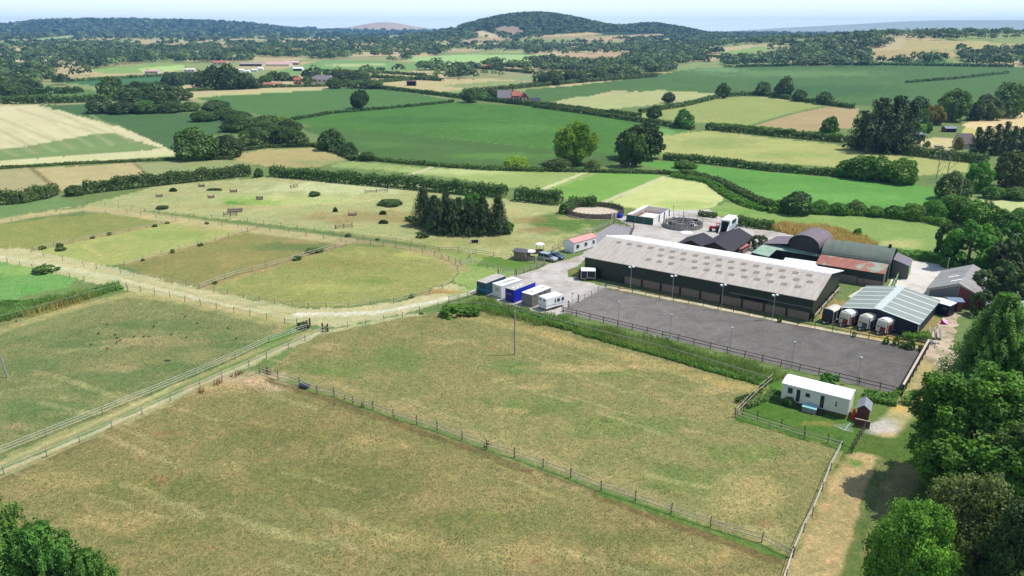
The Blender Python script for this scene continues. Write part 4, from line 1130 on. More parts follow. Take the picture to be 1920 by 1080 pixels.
blades([(-150, 960), (8, 902), (150, 840), (376, 740), (470, 702), (662, 766), (866, 836), (1127, 932), (1470, 1056), (1450, 1180), (-150, 1180)], 13, .12, .055, 'tuft', 'grass_tufts', 21, .10)
blades([(510, 692), (612, 626), (780, 594), (900, 584), (1050, 620), (1290, 684), (1430, 724), (1376, 786), (1510, 828), (1572, 848), (1485, 1040), (1260, 955), (1020, 872), (780, 786), (595, 730)], 7, .12, .06, 'tuft', 'grass_tufts', 22, .10)
blades([(-150, 700), (0, 650), (240, 556), (400, 586), (560, 618), (500, 640), (240, 756), (0, 850), (-150, 910)], 4.5, .13, .07, 'tuft', 'grass_tufts', 23, .10)
blades([(484, 694), (500, 696), (510, 706), (492, 704)], 26, .9, .06, 'dock', 'dock_weeds', 24, .12)
for k_, (u_, v_) in enumerate(((380, 736), (402, 724), (410, 719), (436, 708), (448, 702), (640, 752), (680, 762), (912, 838))):
    blades([(u_ - 5, v_ - 2), (u_ + 5, v_ - 4), (u_ + 6, v_ + 2), (u_ - 4, v_ + 3)], 22, .8, .05, 'dock', 'dock_weeds', 25 + k_, .12)
gp = 'trees beyond the rendered house'
for a in ((1990, 560, 470, 90), (2060, 520, 440, 90), (2140, 600, 500, 100), (2010, 760, 640, 110), (2120, 780, 650, 120), (2240, 560, 460, 110), (2260, 740, 610, 120)):
    T(*a, 'bd'[a[0] % 2], 'one of the garden trees beyond the rendered house, past the right edge', group=gp, shape='b')
H([(1960, 470), (2100, 455), (2300, 440)], 2.6, 3, 'hedge running on past the right edge of the photo behind the house')
# ---- foreground trees at the east and west edges, with finer leaves
def big_tree(name, label, p, h, w, mk, leafk, cat='tree', trunk_h=None, pale=False, seed=0):
    t = thing(name, label, cat, p)
    r = mk
    me = mesh_arr('crown', r[0] * np.array([w, w, h]), r[1], {'tint': r[2]}); me.materials.append(LM[leafk])
    link('crown', me, t)
    tm = trunk_mesh('trunk', .75, .022, .2, 9, seed, .33)
    tm.transform(Matrix.Diagonal((w, w, h, 1))); tm.materials.append(BARK_PALE if pale else BARK)
    link('trunk', tm, t)
    return t
def place(u, vb, vt, w):
    p = P(u, vb); return p, height_at(p, vt), w / ppm(p)
p, h, w = place(1862, 945, 698, 340)
big_tree('ash_tree', 'huge bright green leafy tree filling the right edge below the pine', p, h, w, heap_crown(76000, .0155, .04, 5, 40, .14, 1100, .038, .30, gap=.22), 'a', seed=1)
p, h, w = place(1925, 1010, 790, 220)
big_tree('ash_tree', 'dark green leafy tree at the lower right edge, behind the birch', p, h, w, heap_crown(42000, .019, .0, 6, 32, .15, 520, .048, .3, gap=.2), 'b', seed=2)
p, h, w = place(1808, 1130, 875, 210)
big_tree('birch_tree', 'olive feathery birch with pale stems, lower right', p, h, w, heap_crown(46000, .017, .04, 7, 30, .15, 520, .042, .6, cone=.3, gap=.3), 'o', pale=True, seed=3)
p, h, w = place(1695, 1150, 940, 180)
big_tree('willow_bush', 'light green feathery young tree at the bottom edge, left of the birch', p, h, w, heap_crown(46000, .018, -.03, 8, 30, .15, 520, .042, .55, cone=.35, gap=.28), 'a', seed=4)
p, h, w = place(1900, 1200, 930, 200)
big_tree('oak_tree', 'dark leafy tree cut by the bottom right corner', p, h, w, heap_crown(42000, .019, .0, 9, 32, .15, 520, .048, .3, gap=.2), 'd', seed=5)
p, h, w = place(1852, 735, 556, 170)
big_tree('pine_tree', 'tall soft green pine standing right of the dirt track', p, h, w, conifer_crown(420, 150, .022, .03, 10, .85, .30, .10, .03, wig=.05), 'pg', 'conifer', seed=6)
p, h, w = place(1905, 760, 660, 120)
big_tree('shrub', 'rounded green shrub at the right edge below the pine', p, h, w, heap_crown(15000, .03, -.05, 11, 22, .16, 120, .08, .2), 'g', 'bush', seed=7)
for k, (u, vb, vt, w_) in enumerate(((20, 1190, 935, 190), (110, 1190, 990, 170), (190, 1180, 1038, 120))):
    p, h, w = place(u, vb, vt, w_)
    big_tree('conifer_tree', ['tall dark conifer in the bottom left corner', 'middle green conifer at the bottom left edge', 'lowest conifer at the bottom edge, right of the other two'][k], p, h, w, conifer_crown(300, 150, .026, .03, 20 + k, .6, .42, .02, .06, wig=.045), 'pg', 'conifer', seed=8 + k)

# ---- far country: hedgerow trees, woods on the hills
def scatter(n, f, seed):
    g = np.random.default_rng(seed)
    dist = 620 * (11.0 ** g.random(n)); ang = g.uniform(-.66, .66, n)
    x = dist * np.sin(ang); y = dist * np.cos(ang); z = hgt(x, y)
    u, v = px(x, y, z)
    return x, y, z, u, v, dist, g
def pts_in(polys, u, v):
    c = np.zeros(len(u), bool)
    for poly in polys:
        k = np.zeros(len(u), bool); j = len(poly) - 1
        for i in range(len(poly)):
            xi, yi = poly[i]; xj, yj = poly[j]
            if yi != yj: k ^= ((yi > v) != (yj > v)) & (u < (xj - xi) * (v - yi) / (yj - yi) + xi)
            j = i
        c |= k
    return c
WOODS = [[(0, 60), (120, 52), (330, 56), (420, 64), (300, 68), (120, 72), (0, 76)],
         [(0, 82), (120, 80), (330, 90), (420, 84), (640, 82), (700, 96), (640, 112), (420, 120), (300, 116), (60, 122), (0, 104)],
         [(0, 128), (90, 134), (110, 150), (60, 160), (0, 162)], [(0, 172), (70, 174), (40, 184), (0, 186)], [(100, 100), (300, 100), (360, 114), (160, 124)],
         [(640, 72), (820, 66), (900, 76), (880, 92), (780, 104), (660, 100)], [(900, 92), (960, 84), (1060, 86), (1200, 88), (1260, 96), (1200, 106), (1120, 100), (1000, 100)],
         [(1000, 118), (1040, 114), (1180, 120), (1270, 126), (1265, 134), (1200, 142), (1120, 148), (1080, 136), (1020, 134)],
         [(1180, 75), (1280, 66), (1340, 74), (1330, 100), (1300, 120), (1190, 122)], [(1480, 82), (1560, 70), (1650, 72), (1700, 90), (1660, 100), (1600, 122), (1490, 122)],
         [(1800, 90), (1920, 84), (1930, 122), (1800, 122)], [(1350, 112), (1480, 110), (1480, 124), (1360, 126)], [(1290, 66), (1480, 64), (1480, 80), (1300, 90)]]
OPEN = FAR_FIELDS + [[(600, 36), (860, 36), (860, 56), (760, 60), (600, 57)], [(1930, 40), (1930, 62), (1700, 62), (1750, 45)], [(985, 168), (1080, 160), (1215, 143), (1300, 128), (1420, 124), (2000, 128), (2000, 215), (985, 190)], [(755, 108), (880, 102), (1032, 103), (1020, 112), (920, 121), (790, 119)],
        [(1038, 106), (1085, 101), (1188, 99), (1172, 108), (1080, 118), (1038, 114)], [(500, 137), (600, 114), (705, 113), (805, 124), (770, 133), (640, 141)], [(690, 150), (965, 146), (930, 163), (820, 175), (690, 165)],
        [(925, 53), (945, 49), (970, 50), (992, 65), (930, 63)], [(885, 60), (905, 57), (950, 70), (925, 72), (890, 66)], [(850, 82), (900, 70), (960, 73), (880, 83)], [(1018, 66), (1130, 60), (1245, 63), (1245, 72), (1110, 75), (1020, 73)],
        [(340, 184), (400, 172), (700, 160), (850, 190), (700, 206), (440, 206)], [(1620, 108), (1640, 94), (1700, 76), (1820, 77), (1930, 82), (1930, 94), (1800, 95), (1800, 107)], [(160, 134), (300, 120), (420, 118), (480, 116), (560, 116), (560, 134), (300, 158), (160, 160)],
        [(1340, 102), (1430, 86), (1450, 94), (1380, 113)], [(0, 197), (350, 186), (350, 320), (0, 320)], [(475, 108), (580, 108), (580, 165), (475, 165)], [(940, 150), (1110, 138), (1040, 152), (950, 160)]]
x, y, z, u, v, dist, g = scatter(64000, 1, 5)
ix = np.clip(np.searchsorted(_r, dist) - 1, 0, nr - 1); ja = np.clip(np.searchsorted(_a, np.arctan2(x, y)) - 1, 0, na - 1)
edge = CELL_EDGE[ix * na + ja]
opn = pts_in(OPEN, u, v); wood = pts_in(WOODS, u, v)
keep = (~opn) & (v < 200) & (((edge < 14) & (g.random(len(x)) < .75)) | (wood & (g.random(len(x)) < .42)) | (g.random(len(x)) < .02))
hillw = (dist > 2300) & (z > 26) & (~opn)
keep |= hillw & (g.random(len(x)) < .9)
keep &= ~((dist < 900) & (v > 160) & ~wood)
x, y, z, u, v, dist = [q[keep] for q in (x, y, z, u, v, dist)]
# extra planting on the wooded hills
def hill(n, cx, cy, sx, sy, seed):
    g = np.random.default_rng(seed); a = g.normal(size=(n, 2)) * (sx, sy) + (cx, cy); return a
ex = np.concatenate([hill(2600, 100, 2950, 190, 260, 1), hill(700, 600, 3250, 120, 250, 2), hill(500, -140, 3000, 120, 250, 3), np.stack([np.random.default_rng(4).uniform(-3300, -1250, 3200), np.random.default_rng(6).uniform(3900, 5000, 3200)], 1),
                     np.stack([np.random.default_rng(8).uniform(520, 1150, 260), np.random.default_rng(9).uniform(1330, 1560, 260)], 1)])
ez = hgt(ex[:, 0], ex[:, 1]); eu, ev = px(ex[:, 0], ex[:, 1], ez)
ok = ~pts_in(OPEN, eu, ev) & (ez > 30)
ex, ez, eu, ev = ex[ok], ez[ok], eu[ok], ev[ok]
x = np.concatenate([x, ex[:, 0]]); y = np.concatenate([y, ex[:, 1]]); z = np.concatenate([z, ez]); u = np.concatenate([u, eu]); v = np.concatenate([v, ev]); dist = np.hypot(x, y)
inview = (u > -40) & (u < 1960)
x, y, z, u, v, dist = [q[inview] for q in (x, y, z, u, v, dist)]
order = np.argsort(dist); x, y, z, u, v, dist = [q[order] for q in (x, y, z, u, v, dist)]
g = np.random.default_rng(12)
N_IND = max(0, 300 - TREE_COUNT[0])
hh = g.uniform(6.5, 13, len(x)) * np.where(dist > 3600, 1.7, 1.0); ww = hh * g.uniform(.9, 1.6, len(x))
FARV = [with_mat(crown_me('u', 2, k), LM['f']) for k in range(3)]
for i in range(min(N_IND, len(x))):
    o = link('tree', FARV[i % 3]); o.location = (x[i], y[i], z[i] - .3); o.scale = (ww[i], ww[i], hh[i]); o.rotation_euler = (0, 0, g.random() * 6.28)
    side = 'left' if u[i] < 640 else ('middle' if u[i] < 1280 else 'right')
    tag(o, 'one of the distant dark hedgerow trees in the %s third of the far fields' % side, 'tree', 'distant hedgerow trees, %s third' % side)
idx = np.arange(min(N_IND, len(x)), len(x))
nq = np.where(dist[idx] < 1600, 40, np.where(dist[idx] < 2600, 26, 18))
rep = np.repeat(idx, nq); n = len(rep)
d = unit(g.normal(size=(n, 3))); d[:, 2] = np.abs(d[:, 2]) * 1.05 - .15
rad = .78 + .3 * g.random(n)
cen = np.stack([x[rep] + d[:, 0] * ww[rep] * .5 * rad, y[rep] + d[:, 1] * ww[rep] * .5 * rad, z[rep] + hh[rep] * (.42 + d[:, 2] * .55 * rad)], 1)
nrm = unit(d + g.normal(size=(n, 3)) * .4 + np.array([0, 0, .2]))
tt = (.05 + .95 * np.random.default_rng(3).random(len(x)) ** 1.5)[rep] + .3 * (g.random(n) - .5)
sz = np.maximum(2.2, dist[rep] / 700.0) * (ww[rep] / 11.0)
q_ = quads(cen, nrm, sz, tt)
me = mesh_arr('far_woodland', q_[0], q_[1], {'tint': q_[2]}); me.materials.append(LM['f'])
tag(link('far_woodland', me), kind='stuff')
# ------------------------------------------------------------------ materials of built things
def M(name, c, rough=.6, scale=2.0, var=.12, **k): return mat(name, lin(*c, .85), rough, scale, var, **k)
DKGREEN = M('dark_green_sheeting', (42, 52, 38), .55, 1.2, .25, stretch=(6, 6, .4))
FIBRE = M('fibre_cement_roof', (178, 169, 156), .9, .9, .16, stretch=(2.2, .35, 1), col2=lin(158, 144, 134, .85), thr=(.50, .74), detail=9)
RIDGE_LIT_SLOPE = M('pale_ridge_and_lit_slope', (226, 226, 224), .8, 1.0, .08)
LIGHTP = M('roof_light_sheet', (134, 124, 116), .5, 1.5, .3, col2=lin(122, 104, 100, .85), thr=(.5, .7))
BOARD = M('weathered_boards', (134, 116, 102), .85, 1.5, .35, stretch=(8, 8, .5))
BOARDP = M('pale_boards', (168, 160, 150), .85, 1.5, .2, stretch=(6, 6, .6))
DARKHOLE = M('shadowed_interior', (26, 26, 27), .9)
WHITE = M('white_paint', (236, 236, 232), .5, 1.5, .05)
CREAM = M('cream_cladding', (226, 222, 208), .55, 1.5, .06, stretch=(.4, .4, 9))
ROOFW = M('white_roof_sheet', (240, 241, 243), .5, .7, .05)
PINK = M('pink_roof_sheet', (222, 150, 140), .7, 1.2, .12)
GLASSD = mat('window_glass', (.02, .024, .03), .12, 1, .1, spec=.6)
STEEL = mat('galvanised_steel', (.42, .43, .44), .45, 3, .15, metal=.6)
POSTW = M('fence_timber', (138, 126, 110), .9, 3, .3)
POSTD = M('dark_fence_timber', (72, 62, 56), .9, 3, .3)
TAPE = M('white_fence_tape', (206, 204, 192), .7, 3, .08)
RAILP = M('bleached_rail', (190, 178, 158), .85, 3, .15)
RUBBERT = mat('tyre_rubber', (.02, .02, .02), .8, 3, .2)
BLACKROOF = M('black_felt_roof', (52, 50, 54), .85, 1.4, .3, stretch=(1, 3, 1))
BRICK = M('red_brick', (150, 88, 74), .9, 2.5, .25)
TILE = M('clay_tile_roof', (172, 104, 84), .85, 1.5, .2)
SLATE = M('slate_roof', (118, 112, 116), .7, 1.2, .18)
STONE = M('pale_stone_wall', (205, 196, 180), .9, 1.5, .12)
PGREEN = M('pale_green_sheet', (152, 174, 152), .7, .8, .12, col2=lin(120, 150, 124, .85))
ARCHG = M('painted_arch_sheet', (92, 103, 90), .65, .7, .25, stretch=(1.2, .4, .4), col2=lin(140, 104, 84, .85), thr=(.56, .72), detail=9)
RUST = M('rusty_sheet', (154, 100, 84), .85, .9, .2, stretch=(1, .6, 1), col2=lin(146, 158, 138, .85), thr=(.52, .6), detail=9)
PURPLE = M('old_purple_sheet', (118, 106, 110), .8, .8, .16, stretch=(.5, 2, 1))
STRIPEG = M('mossy_roof_sheet', (138, 146, 136), .75, .7, .14, stretch=(.5, 3, 1))
GREYSH = M('grey_roof_sheet', (150, 148, 142), .85, .8, .2, stretch=(3, .4, 1), col2=lin(118, 108, 100, .85), thr=(.48, .7), detail=8)

# ------------------------------------------------------------------ the long barn
ex_, ey_ = P(1097, 481, 4.4), P(1526, 562, 4.4)
o_, hd_, L_ = frame(ex_, ey_)
barn = thing('riding_barn', 'very long dark green indoor riding barn with grey roof beside the arena', 'barn', o_, hd_)
W_, E_, R_ = 21.3, 4.4, 6.6
_pm0 = (P(1526, 562, 4.4) + P(1586, 511, 4.4)) / 2; _pm0.z = 0
R_ = max(5.6, min(7.4, height_at(_pm0, 515)))

mb = MB()
mb.box(0, L_, 0, .15, 1.75, E_); mb.box(0, L_, W_ - .15, W_, 0, E_)                      # side sheeting
for x0 in (0, L_ - .15):
    mb.yprism([], 0, 0) if False else None
    z0 = 0 if x0 == 0 else 1.2
    mb.xprism([(.16, z0), (W_ - .16, z0), (W_ - .16, E_ - .02), (W_ / 2, R_ - .06), (.16, E_ - .02)], x0, x0 + .15)
mb.box(0, 9.5, .0, .14, 0, 1.745)
mb.build('wall', DKGREEN, barn)
for k in range(9):
    a = 9.6 + k * (L_ - 9.8) / 9; b_ = a + (L_ - 9.8) / 9 - .25
    MB().box(a, b_, .25, .33, .05, 1.7).build('kick_board', BOARD, barn)
    MB().box(b_ + .02, b_ + .23, .05, .28, 0, 1.74).build('post', DARKHOLE, barn)
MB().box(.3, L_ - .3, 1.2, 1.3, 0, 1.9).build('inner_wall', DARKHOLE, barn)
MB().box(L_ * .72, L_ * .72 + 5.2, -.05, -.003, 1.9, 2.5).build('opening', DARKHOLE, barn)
MB().box(L_ * .72 - 2.2, L_ - .1, -.03, -.003, 2.6, 2.72).build('flashing', M('grey_trim', (120, 124, 118)), barn)
for a in (3.2, 4.6, 8.6): MB().box(a, a + .9, -.04, -.003, 0, 2.1).build('door', DARKHOLE if a < 4 else DKGREEN, barn)
ov = .45
def roof_z(y): return E_ + .05 + (R_ - E_) * (1 - abs(y - W_ / 2) / (W_ / 2))
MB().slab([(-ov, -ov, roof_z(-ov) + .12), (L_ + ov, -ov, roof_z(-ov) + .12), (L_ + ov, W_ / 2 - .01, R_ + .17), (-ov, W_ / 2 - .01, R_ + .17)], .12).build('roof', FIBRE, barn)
MB().slab([(-ov, W_ / 2 + .01, R_ + .17), (L_ + ov, W_ / 2 + .01, R_ + .17), (L_ + ov, W_ + ov, roof_z(-ov) + .12), (-ov, W_ + ov, roof_z(-ov) + .12)], .12).build('roof', RIDGE_LIT_SLOPE, barn)  # back slope paler than the front: sunlit brightness put into its colour
nb = 42; mb = MB()
for k in range(nb):
    a = -ov + (L_ + 2 * ov) * k / nb; b_ = -ov + (L_ + 2 * ov) * (k + .9) / nb
    mb.hexa([(a, W_ / 2 - .55, R_ + .03), (b_, W_ / 2 - .55, R_ + .03), (b_, W_ / 2 + .55, R_ + .03), (a, W_ / 2 + .55, R_ + .03), (a, W_ / 2 - .16, R_ + .26), (b_, W_ / 2 - .16, R_ + .26), (b_, W_ / 2 + .16, R_ + .26), (a, W_ / 2 + .16, R_ + .26)])
mb.build('ridge_cap', RIDGE_LIT_SLOPE, barn)
g_ = random.Random(4); lightme = None
for k in range(17):
    for j, fy in enumerate((.26, .50, .74)):
        if k < 4 and j < 2 or (k in (2, 7) and j == 0): continue
        x0 = 3.2 + k * (L_ - 5.5) / 16.6 + (.9 if j == 1 else 0) - (.6 if j == 0 else 0); y0 = fy * W_ / 2
        w2, d2 = 1.15, 1.05
        if lightme is None:
            sl = (R_ - E_) / (W_ / 2); m2 = MB(); m2.hexa([(0, 0, 0), (w2, 0, 0), (w2, d2, d2 * sl), (0, d2, d2 * sl), (0, 0, .03), (w2, 0, .03), (w2, d2, d2 * sl + .03), (0, d2, d2 * sl + .03)])
            lo = m2.build('roof_light', LIGHTP, barn); lightme = lo
        else:
            lo = lightme.copy(); COL.objects.link(lo)
        lo.location = (x0, y0, roof_z(y0) + .122)
mb = MB()
for k in range(4):
    y0 = 1.0 + k * 5; mb.box(L_ + .3, L_ + .38, y0, y0 + 4.2, .75, 1.35)
mb.build('rail', RAILP, barn)
for k in range(5): MB().box(L_ + .0, L_ + .28, .4 + k * 4.9, .65 + k * 4.9, 0, 1.6).build('post', DARKHOLE, barn)
MB().box(L_ - .45, L_ - .35, .4, W_ - .4, 0, 1.25).build('inner_wall', DARKHOLE, barn)

# ------------------------------------------------------------------ generic gabled hut
def hut(name, label, cat, a, b, width, eave, ridge, wall, roof, ov=.25, along=True, mats2=None, group=None, t=.1):
    """a -> b is one eave wall on the ground; the body lies on its left"""
    o, hd, L = frame(a, b)
    th = thing(name, label, cat, o, hd, group)
    mb = MB()
    if along:
        mb.xprism([(0, 0), (width, 0), (width, eave), (width / 2, ridge), (0, eave)], 0, L)
        mb.build('wall', wall, th)
        k = (ridge - eave) / (width / 2)
        MB().slab([(-ov, -ov, eave - ov * k + t + .02), (L + ov, -ov, eave - ov * k + t + .02), (L + ov, width / 2, ridge + t + .02), (-ov, width / 2, ridge + t + .02)], t).slab([(-ov, width / 2 + .005, ridge + t + .02), (L + ov, width / 2 + .005, ridge + t + .02), (L + ov, width + ov, eave - ov * k + t + .02), (-ov, width + ov, eave - ov * k + t + .02)], t).build('roof', roof, th)
    else:
        mb.yprism([(0, 0), (L, 0), (L, eave), (L / 2, ridge), (0, eave)], 0, width)
        mb.build('wall', wall, th)
        k = (ridge - eave) / (L / 2)
        MB().slab([(-ov, -ov, eave - ov * k + t + .02), (L / 2, -ov, ridge + t + .02), (L / 2, width + ov, ridge + t + .02), (-ov, width + ov, eave - ov * k + t + .02)], t).slab([(L / 2 + .005, -ov, ridge + t + .02), (L + ov, -ov, eave - ov * k + t + .02), (L + ov, width + ov, eave - ov * k + t + .02), (L / 2 + .005, width + ov, ridge + t + .02)], t).build('roof', roof, th)
    th['len'] = L
    del th['len']
    return th, L
def win(th, x0, x1, z0, z1, y=0.0, glass=GLASSD, fr=WHITE, side='front', name='window', d=.05):
    """a framed pane on a wall: front (y = const) or end (x = const)"""
    if side == 'front':
        f = MB().box(x0 - .07, x1 + .07, y - d, y - .003, z0 - .07, z1 + .07).build(name, fr, th)
        MB().box(x0, x1, y - d - .015, y - d + .02, z0, z1).build('pane', glass, f)
    else:
        f = MB().box(y + .003, y + d, x0 - .07, x1 + .07, z0 - .07, z1 + .07).build(name, fr, th)
        MB().box(y + d - .02, y + d + .015, x0, x1, z0, z1).build('pane', glass, f)
    return f

# mobile home with pink roof
th, L = hut('mobile_home', 'white mobile home with salmon pink roof', 'mobile home', P(1076, 475.5), P(1118, 463), (P(1054, 472) - P(1076, 475.5)).length, 2.6, 3.15, WHITE, PINK, .12)
for x0, x1 in ((.8, 1.9), (3.9, 4.9), (6.9, 7.7), (10.6, 11.5)):
    if x1 < L: win(th, x0, x1, 1.1, 2.0)
MB().box(.1, L - .1, -.012, .1, 0, .28).build('skirt', M('grey_skirt', (120, 120, 118)), th)

# cream mobile home on brick piers
a, b = P(1468, 717, 3.15), P(1594, 748, 3.15)
o, hd, L = frame(a, b); Wm = 3.4
th = thing('mobile_home', 'cream mobile home with white roof on brick piers above the garden', 'mobile home', o, hd)
MB().xprism([(0, .6), (Wm, .6), (Wm, 3.0), (Wm * .75, 3.25), (Wm / 2, 3.33), (Wm * .25, 3.25), (0, 3.0)], 0, L).build('wall', CREAM, th)
MB().xprism([(-.12, 3.0), (Wm * .22, 3.27), (Wm / 2, 3.36), (Wm * .78, 3.27), (Wm + .12, 3.0), (Wm + .12, 3.07), (Wm * .78, 3.36), (Wm / 2, 3.46), (Wm * .22, 3.36), (-.12, 3.07)][:5][::1] + [(Wm + .12, 3.09), (Wm * .78, 3.36), (Wm / 2, 3.46), (Wm * .22, 3.36), (-.12, 3.09)], -.1, L + .1).build('roof', ROOFW, th)
MB().box(L * .49, L * .49 + .7, 1.1, 1.6, 3.26, 3.46).build('roof_vent', WHITE, th)
win(th, L * .09, L * .165, 1.75, 2.65); win(th, L * .36, L * .43, 1.85, 2.45); win(th, L * .805, L * .832, 1.55, 1.9); win(th, L * .805, L * .832, 2.02, 2.25)
for f0, f1 in ((.225, .285), (.585, .645)):
    d_ = MB().box(L * f0 - .1, L * f1 + .1, -.06, -.003, .62, 2.75).build('door', WHITE, th)
    MB().box(L * f0, L * f1, -.075, -.04, .75, 2.65).build('pane', GLASSD, d_)
mb = MB(); mb.box(.3, L - .3, .25, .4, 0, .58); mb.build('skirt', BRICK, th)
MB().box(.0, L, -.02, .25, .5, .597).build('chassis', M('brown_chassis', (90, 62, 56)), th)
MB().box(L * .575, L * .66, -1.0, -.09, 0, .3).box(L * .575, L * .66, -.6, -.09, .303, .55).build('steps', POSTD, th)
oo = th.matrix_basis
def on(th_, x, y, z=0): return Matrix.Translation(th_.location) @ Matrix.Rotation(th_.rotation_euler.z, 4, 'Z') @ Vector((x, y, z))
bx = thing('storage_box', 'storage box with turquoise lid in front of the cream mobile home', 'box', on(th, L * .36, -1.15), hd)
MB().box(0, 1.9, 0, .75, 0, .75).build('body', M('grey_box', (148, 144, 150)), bx)
MB().hexa([(-.05, -.08, .76), (1.95, -.08, .76), (1.95, .8, .95), (-.05, .8, .95), (-.05, -.08, .82), (1.95, -.08, .82), (1.95, .8, 1.01), (-.05, .8, 1.01)]).build('lid', M('turquoise_lid', (150, 204, 206)), bx)
gb = thing('gas_bottle', 'red gas bottle standing between the cream mobile home and the brown shed', 'gas bottle', P(1599, 786), 0)
MB().lathe([(.02, 0), (.24, .02), (.26, .1), (.26, 1.05), (.2, 1.25), (.1, 1.33), (.1, 1.36)], n=16).build('cylinder', M('red_paint', (206, 48, 40), .4), gb, smooth=True)
MB().lathe([(.05, 1.36), (.05, 1.5), (.02, 1.52)], n=10).build('valve', STEEL, gb)
MB().lathe([(.16, 1.3), (.17, 1.55), (.15, 1.55), (.14, 1.3)], n=14).build('guard_ring', M('red_paint', (206, 48, 40), .4), gb)
# brown shed
a, b = P(1604, 788), P(1627, 793)
th, L = hut('garden_shed', 'brown wooden garden shed with grey felt roof beside the cream mobile home', 'shed', a, b, 2.6, 1.9, 2.5, M('brown_boards', (98, 62, 50), .85, 2, .25, stretch=(.4, .4, 8)), M('shed_felt', (136, 136, 144), .8), .18, along=False)
MB().box(.35, L - .35, -.04, -.003, .05, 1.75).build('door', M('brown_boards', (98, 62, 50)), th)
kg = thing('board_gate', 'dark brown board gate with pale top rail below the garden shed', 'gate', P(1602, 799), a and math.atan2((b - a).y, (b - a).x))
MB().box(0, 1.75, 0, .06, .05, 1.1).build('board_panel', M('brown_boards', (98, 62, 50)), kg)
MB().box(-.06, 1.82, -.04, .1, 1.103, 1.2).build('rail', RAILP, kg)
for x0 in (-.12, 1.757): MB().box(x0, x0 + .1, -.03, .09, 0, 1.09).build('post', POSTD, kg)
# triangular clothes dryer
cd = thing('clothes_dryer', 'white rotary clothes dryer on the lawn in front of the brown shed', 'clothes dryer', P(1581, 824), .4)
MB().tube((0, 0, 0), (0, 0, 1.45), .025, n=8).build('pole', STEEL, cd)
tips = [Vector((1.5 * math.cos(q), 1.5 * math.sin(q), 1.9)) for q in (math.radians(20), math.radians(140), math.radians(265))]
for tp in tips: MB().tube((0, 0, 1.4), tp, .03, .02, 6).build('arm', WHITE, cd)
mb = MB()
for f in (.35, .5, .65, .8, .95):
    pts = [Vector((0, 0, 1.4)).lerp(tp, f) for tp in tips]
    for i in range(3): mb.tube(pts[i], pts[(i + 1) % 3], .008, n=4)
mb.build('line', WHITE, cd)

# ------------------------------------------------------------------ boxes and trailers by the yard gate
def text_part(txt, size, loc, rot, material, parent, name='lettering'):
    cu = bpy.data.curves.new(name, 'FONT'); cu.body = txt; cu.size = size; cu.align_x = 'CENTER'; cu.align_y = 'CENTER'; cu.extrude = .006
    to = bpy.data.objects.new('tmp', cu); COL.objects.link(to)
    dg = bpy.context.evaluated_depsgraph_get()
    me = bpy.data.meshes.new_from_object(to.evaluated_get(dg)); bpy.data.objects.remove(to)
    me.materials.clear(); me.materials.append(material)
    o = link(name, me, parent); o.location = loc; o.rotation_euler = rot
    return o
def box_body(name, label, cat, fl, fr, bk, h, z0, sidem, roofm, endm=None):
    """fl, fr: top corners of the end facing us, bk: top of the far right corner; all photo pixels"""
    A = P(*fr, h); B = P(*bk, h); Cc = P(*fl, h)
    o, hd, L = frame(A, B); w = (Cc - A).length
    w = max(2.0, min(2.6, w * .97))
    th = thing(name, label, cat, o, hd)
    mb = MB(); mb.box(0, L, 0, w, z0, h - .06); bd = mb.build('body', sidem, th)
    if endm: MB().box(-.02, -.003, .02, w - .02, z0 + .02, h - .08).build('end_door', endm, th)
    MB().box(-.04, L + .04, -.04, w + .04, h - .055, h).build('roof', roofm, th)
    return th, L, w
GREYROOF = M('worn_grey_roof', (176, 170, 160), .85, 1.2, .18, col2=lin(140, 110, 96, .85), thr=(.56, .7))
TEAL = M('dark_teal_paint', (30, 72, 84), .5, 1.2, .15)
th, L, w = box_body('lorry_body', 'dark teal box body with bright blue swoosh, leftmost of the parked boxes', 'lorry body', (892.5, 526.5), (911, 531), (948, 517), 2.7, .1, TEAL, GREYROOF)
sw = M('swoosh_blue', (28, 128, 196), .5)
MB().hexa([(-.03, w - .05, 1.35), (-.03, w * .62, .95), (-.004, w * .62, .95), (-.004, w - .05, 1.35), (-.03, w - .05, 1.55), (-.03, w * .62, 1.12), (-.004, w * .62, 1.12), (-.004, w - .05, 1.55)]).hexa([(-.03, w * .61, .95), (-.03, .05, 1.05), (-.004, .05, 1.05), (-.004, w * .61, .95), (-.03, w * .61, 1.12), (-.03, .05, 1.4), (-.004, .05, 1.4), (-.004, w * .61, 1.12)]).build('swoosh', sw, th)
th, L, w = box_body('storage_container', 'white box body with lettered end door next to the dark teal box', 'container', (922.7, 530.7), (940, 536.5), (979, 524.5), 2.75, .1, WHITE, ROOFW, M('offwhite_door', (214, 214, 200)))
MB().box(L * .3, L * .85, w * .3, w * .7, 2.753, 2.8).build('roof_panel', GREYROOF, th); MB().box(L * .1, L * .18, w * .25, w * .5, 2.753, 2.82).build('roof_vent', GREYROOF, th)
inkb = M('dark_lettering', (64, 68, 66)); inkw = M('pale_lettering', (170, 172, 214))
text_part('HORSE', .42, (-.03, w * .48, 1.98), (math.pi / 2, 0, -math.pi / 2), inkb, th); text_part('BOXES', .42, (-.03, w * .48, 1.55), (math.pi / 2, 0, -math.pi / 2), inkb, th)
BLUE = M('royal_blue_paint', (24, 44, 182), .45, 1.2, .1)
th, L, w = box_body('storage_container', 'royal blue box body with small pale lettering and stained roof', 'container', (946, 539.6), (964, 544), (1004, 528.6), 2.75, .1, BLUE, GREYROOF, M('navy_blue_paint', (26, 30, 112), .5))
text_part('HORSES', .4, (-.03, w * .62, 1.65), (math.pi / 2, 0, -math.pi / 2), inkw, th)
for x0, y0 in ((.8, .9), (1.6, .5), (3.2, 1.0)): MB().box(x0, x0 + .5, y0, y0 + .45, 2.753, 2.79).build('roof_panel', ROOFW, th)
